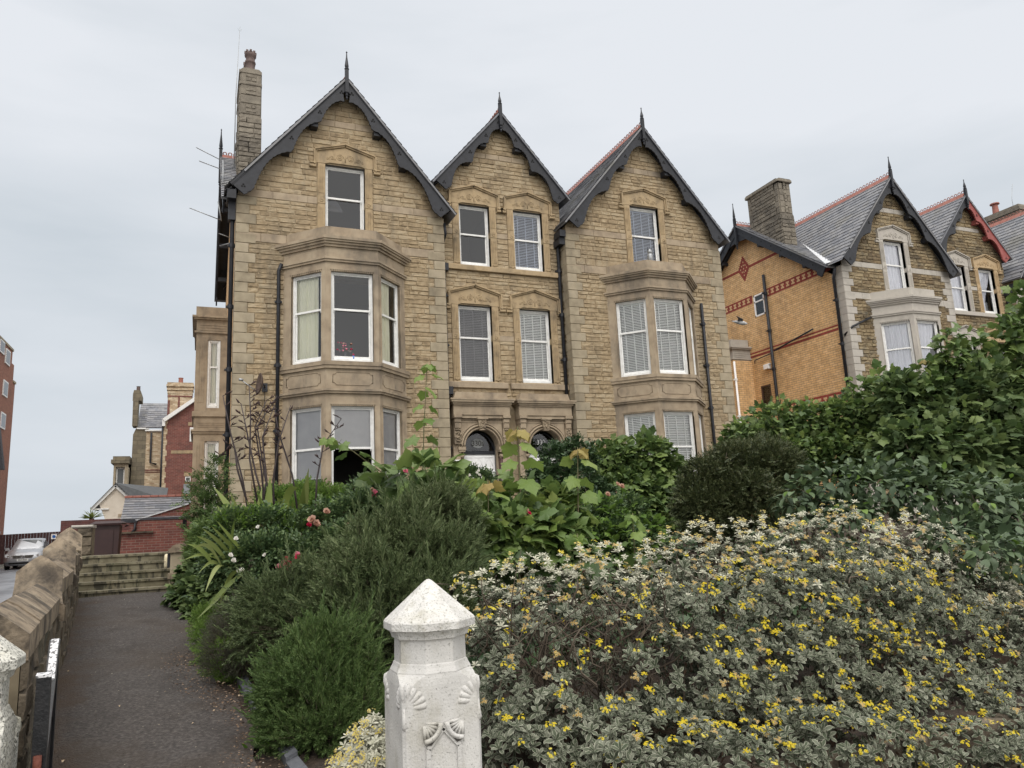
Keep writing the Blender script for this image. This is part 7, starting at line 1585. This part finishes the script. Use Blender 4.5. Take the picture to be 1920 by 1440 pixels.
mb.build('leaves',L_FLAX,f2)
# --- 11. left edge plants ---
Bs=Bl([(388,905,26,30,15.2),(405,880,18,24,15.3),(380,950,34,30,15.1),(410,935,24,40,15.2),(395,985,40,26,15)])
p=plant('wispy_shrub','wispy fine leaved shrub in front of the side bay','shrub',Bs); foliage(p,Bs,640,SP,(.12,.2),[L_ROSM2,TWIG],.9,.6,.2,.5,'leaves'); stems(p,Bs,(.0,15.1,1.2),14,.007,seed=18)
Bs=Bl([(357,1085,20,30,12.6),(365,1110,28,30,12.2),(385,1065,30,36,12.4),(350,1120,18,20,12.1),(395,1120,34,36,11.6),(330,1112,14,14,12.4),(375,1150,24,20,11.4)])
p=plant('ivy_bush','ivy like ground plant spilling onto the path by the steps pier','bush',Bs); foliage(p,Bs,1500,MAPT+[T_oval(.7,.2,.3)],(.07,.13),L_MAPD,.6,.5,-.1,.35,'leaves'); stems(p,Bs,(.2,12.2,.6),12,.006,GTWIG,seed=19)
Bs=Bl([(378,1012,24,26,14),(400,1010,34,30,13.6),(368,1035,16,18,13.6),(410,1040,40,30,12.8)])
p=plant('leafy_bush','bright green leafy bush just right of the step pier','bush',Bs); foliage(p,Bs,2200,SP,(.10,.16),[L_MAP,TWIG],.5,.5,.1,.4,'leaves'); stems(p,Bs,(.2,13.6,.9),10,.006,GTWIG,seed=20)
Bs=Bl([(395,1195,20,26,9.2),(405,1230,26,22,8.6),(425,1262,26,16,8.1),(385,1165,14,20,9.8),(440,1275,18,10,7.9)])
p=plant('green_border_plant','bright green feathery plants along the path edge','border plant',Bs); foliage(p,Bs,900,[T_sprig(22,1,.22,6,40,.02)],(.10,.17),[L_BRIGHT,GTWIG],.7,.4,.5,.6,'leaves')
for k,(a,b,r,lb) in enumerate([(500,1395,26,'small leafy weed growing by the edging stones'),(455,1292,8,'tiny grass tuft at the far end of the edging stones'),(462,1318,7,'tiny weed between edging stones and soil'),(330,1190,7,'tiny weed growing in the asphalt near the flax'),(268,1048+64,7,'tiny weed at the foot of the steps')]):
    c=gp(a,b); t=thing('weed',lb,'weed',tuple(c)); n=40 if k==0 else 14; P=np.repeat(c[None],n,0)+RN.normal(0,.05 if k==0 else .015,(n,3))*[1,1,.2]; scatter('blades',T_oval(.3,.3,.4),P,orient(nrm(RN.normal(0,.7,(n,3))+[0,0,.8]),jit=.6),RN.uniform(.04,.13 if k==0 else .07,(n,1))*np.ones(3),L_GRASS,t)
# soil litter along the bed: uncountable crumbs
n=2600; X=RN.uniform(0,1,n); Yy=RN.uniform(4.4,9.5,n); Xx=.50-.093*(Yy-5)-.28+RN.normal(0,.16,n)+.35*RN.random(n)**2; Pp=np.stack([Xx,Yy,np.array([hg(.2,y) for y in Yy])+.012],1)
o=scatter('leaf_litter',([(-.5,-.3,0),(.5,-.35,.1),(.4,.3,0),(-.4,.35,.15)],[(0,1,2,3)],[0]),Pp,orient(nrm(RN.normal(0,1,(n,3))*[1,1,.15]),jit=.2),RN.uniform(.006,.022,(n,1))*np.ones(3),mat('litter',[(.05,.03,.02),(.16,.10,.06),(.30,.22,.16)],3,.9,isl=1)); o['kind']='stuff'

n=9000; X=RN.uniform(.9,13,n); Yy=RN.uniform(6.3,16.5,n); k=~((X<1.6)&(Yy<7)); X,Yy=X[k],Yy[k]; n=len(X); Pp=np.stack([X,Yy,np.array([hg(a,b) for a,b in zip(X,Yy)])+RN.uniform(0,.32,n)],1)
o=scatter('ground_cover',MAPT[0],Pp,orient(nrm(RN.normal(0,1,(n,3))*[1,1,.4]-[0,.3,.2]),jit=.6),RN.uniform(.07,.15,(n,1))*np.ones(3),L_IVY); o['kind']='stuff'
n=160; Yy=RN.uniform(4.6,13.6,n); X=np.array([wx(y) for y in Yy])+.05+RN.random(n)*1.5; Pp=np.stack([X,Yy,.08*(Yy-4)+.022],1)
o=scatter('path_grit',([(-.5,-.3,0),(.5,-.35,.1),(.4,.3,0),(-.4,.35,.15)],[(0,1,2,3)],[0]),Pp,orient(nrm(RN.normal(0,1,(n,3))*[1,1,.1]),jit=.1),RN.uniform(.006,.014,(n,1))*np.ones(3),mat('pale_grit',[(.30,.26,.2),(.5,.46,.4)],3,.9,isl=1)); o['kind']='stuff'
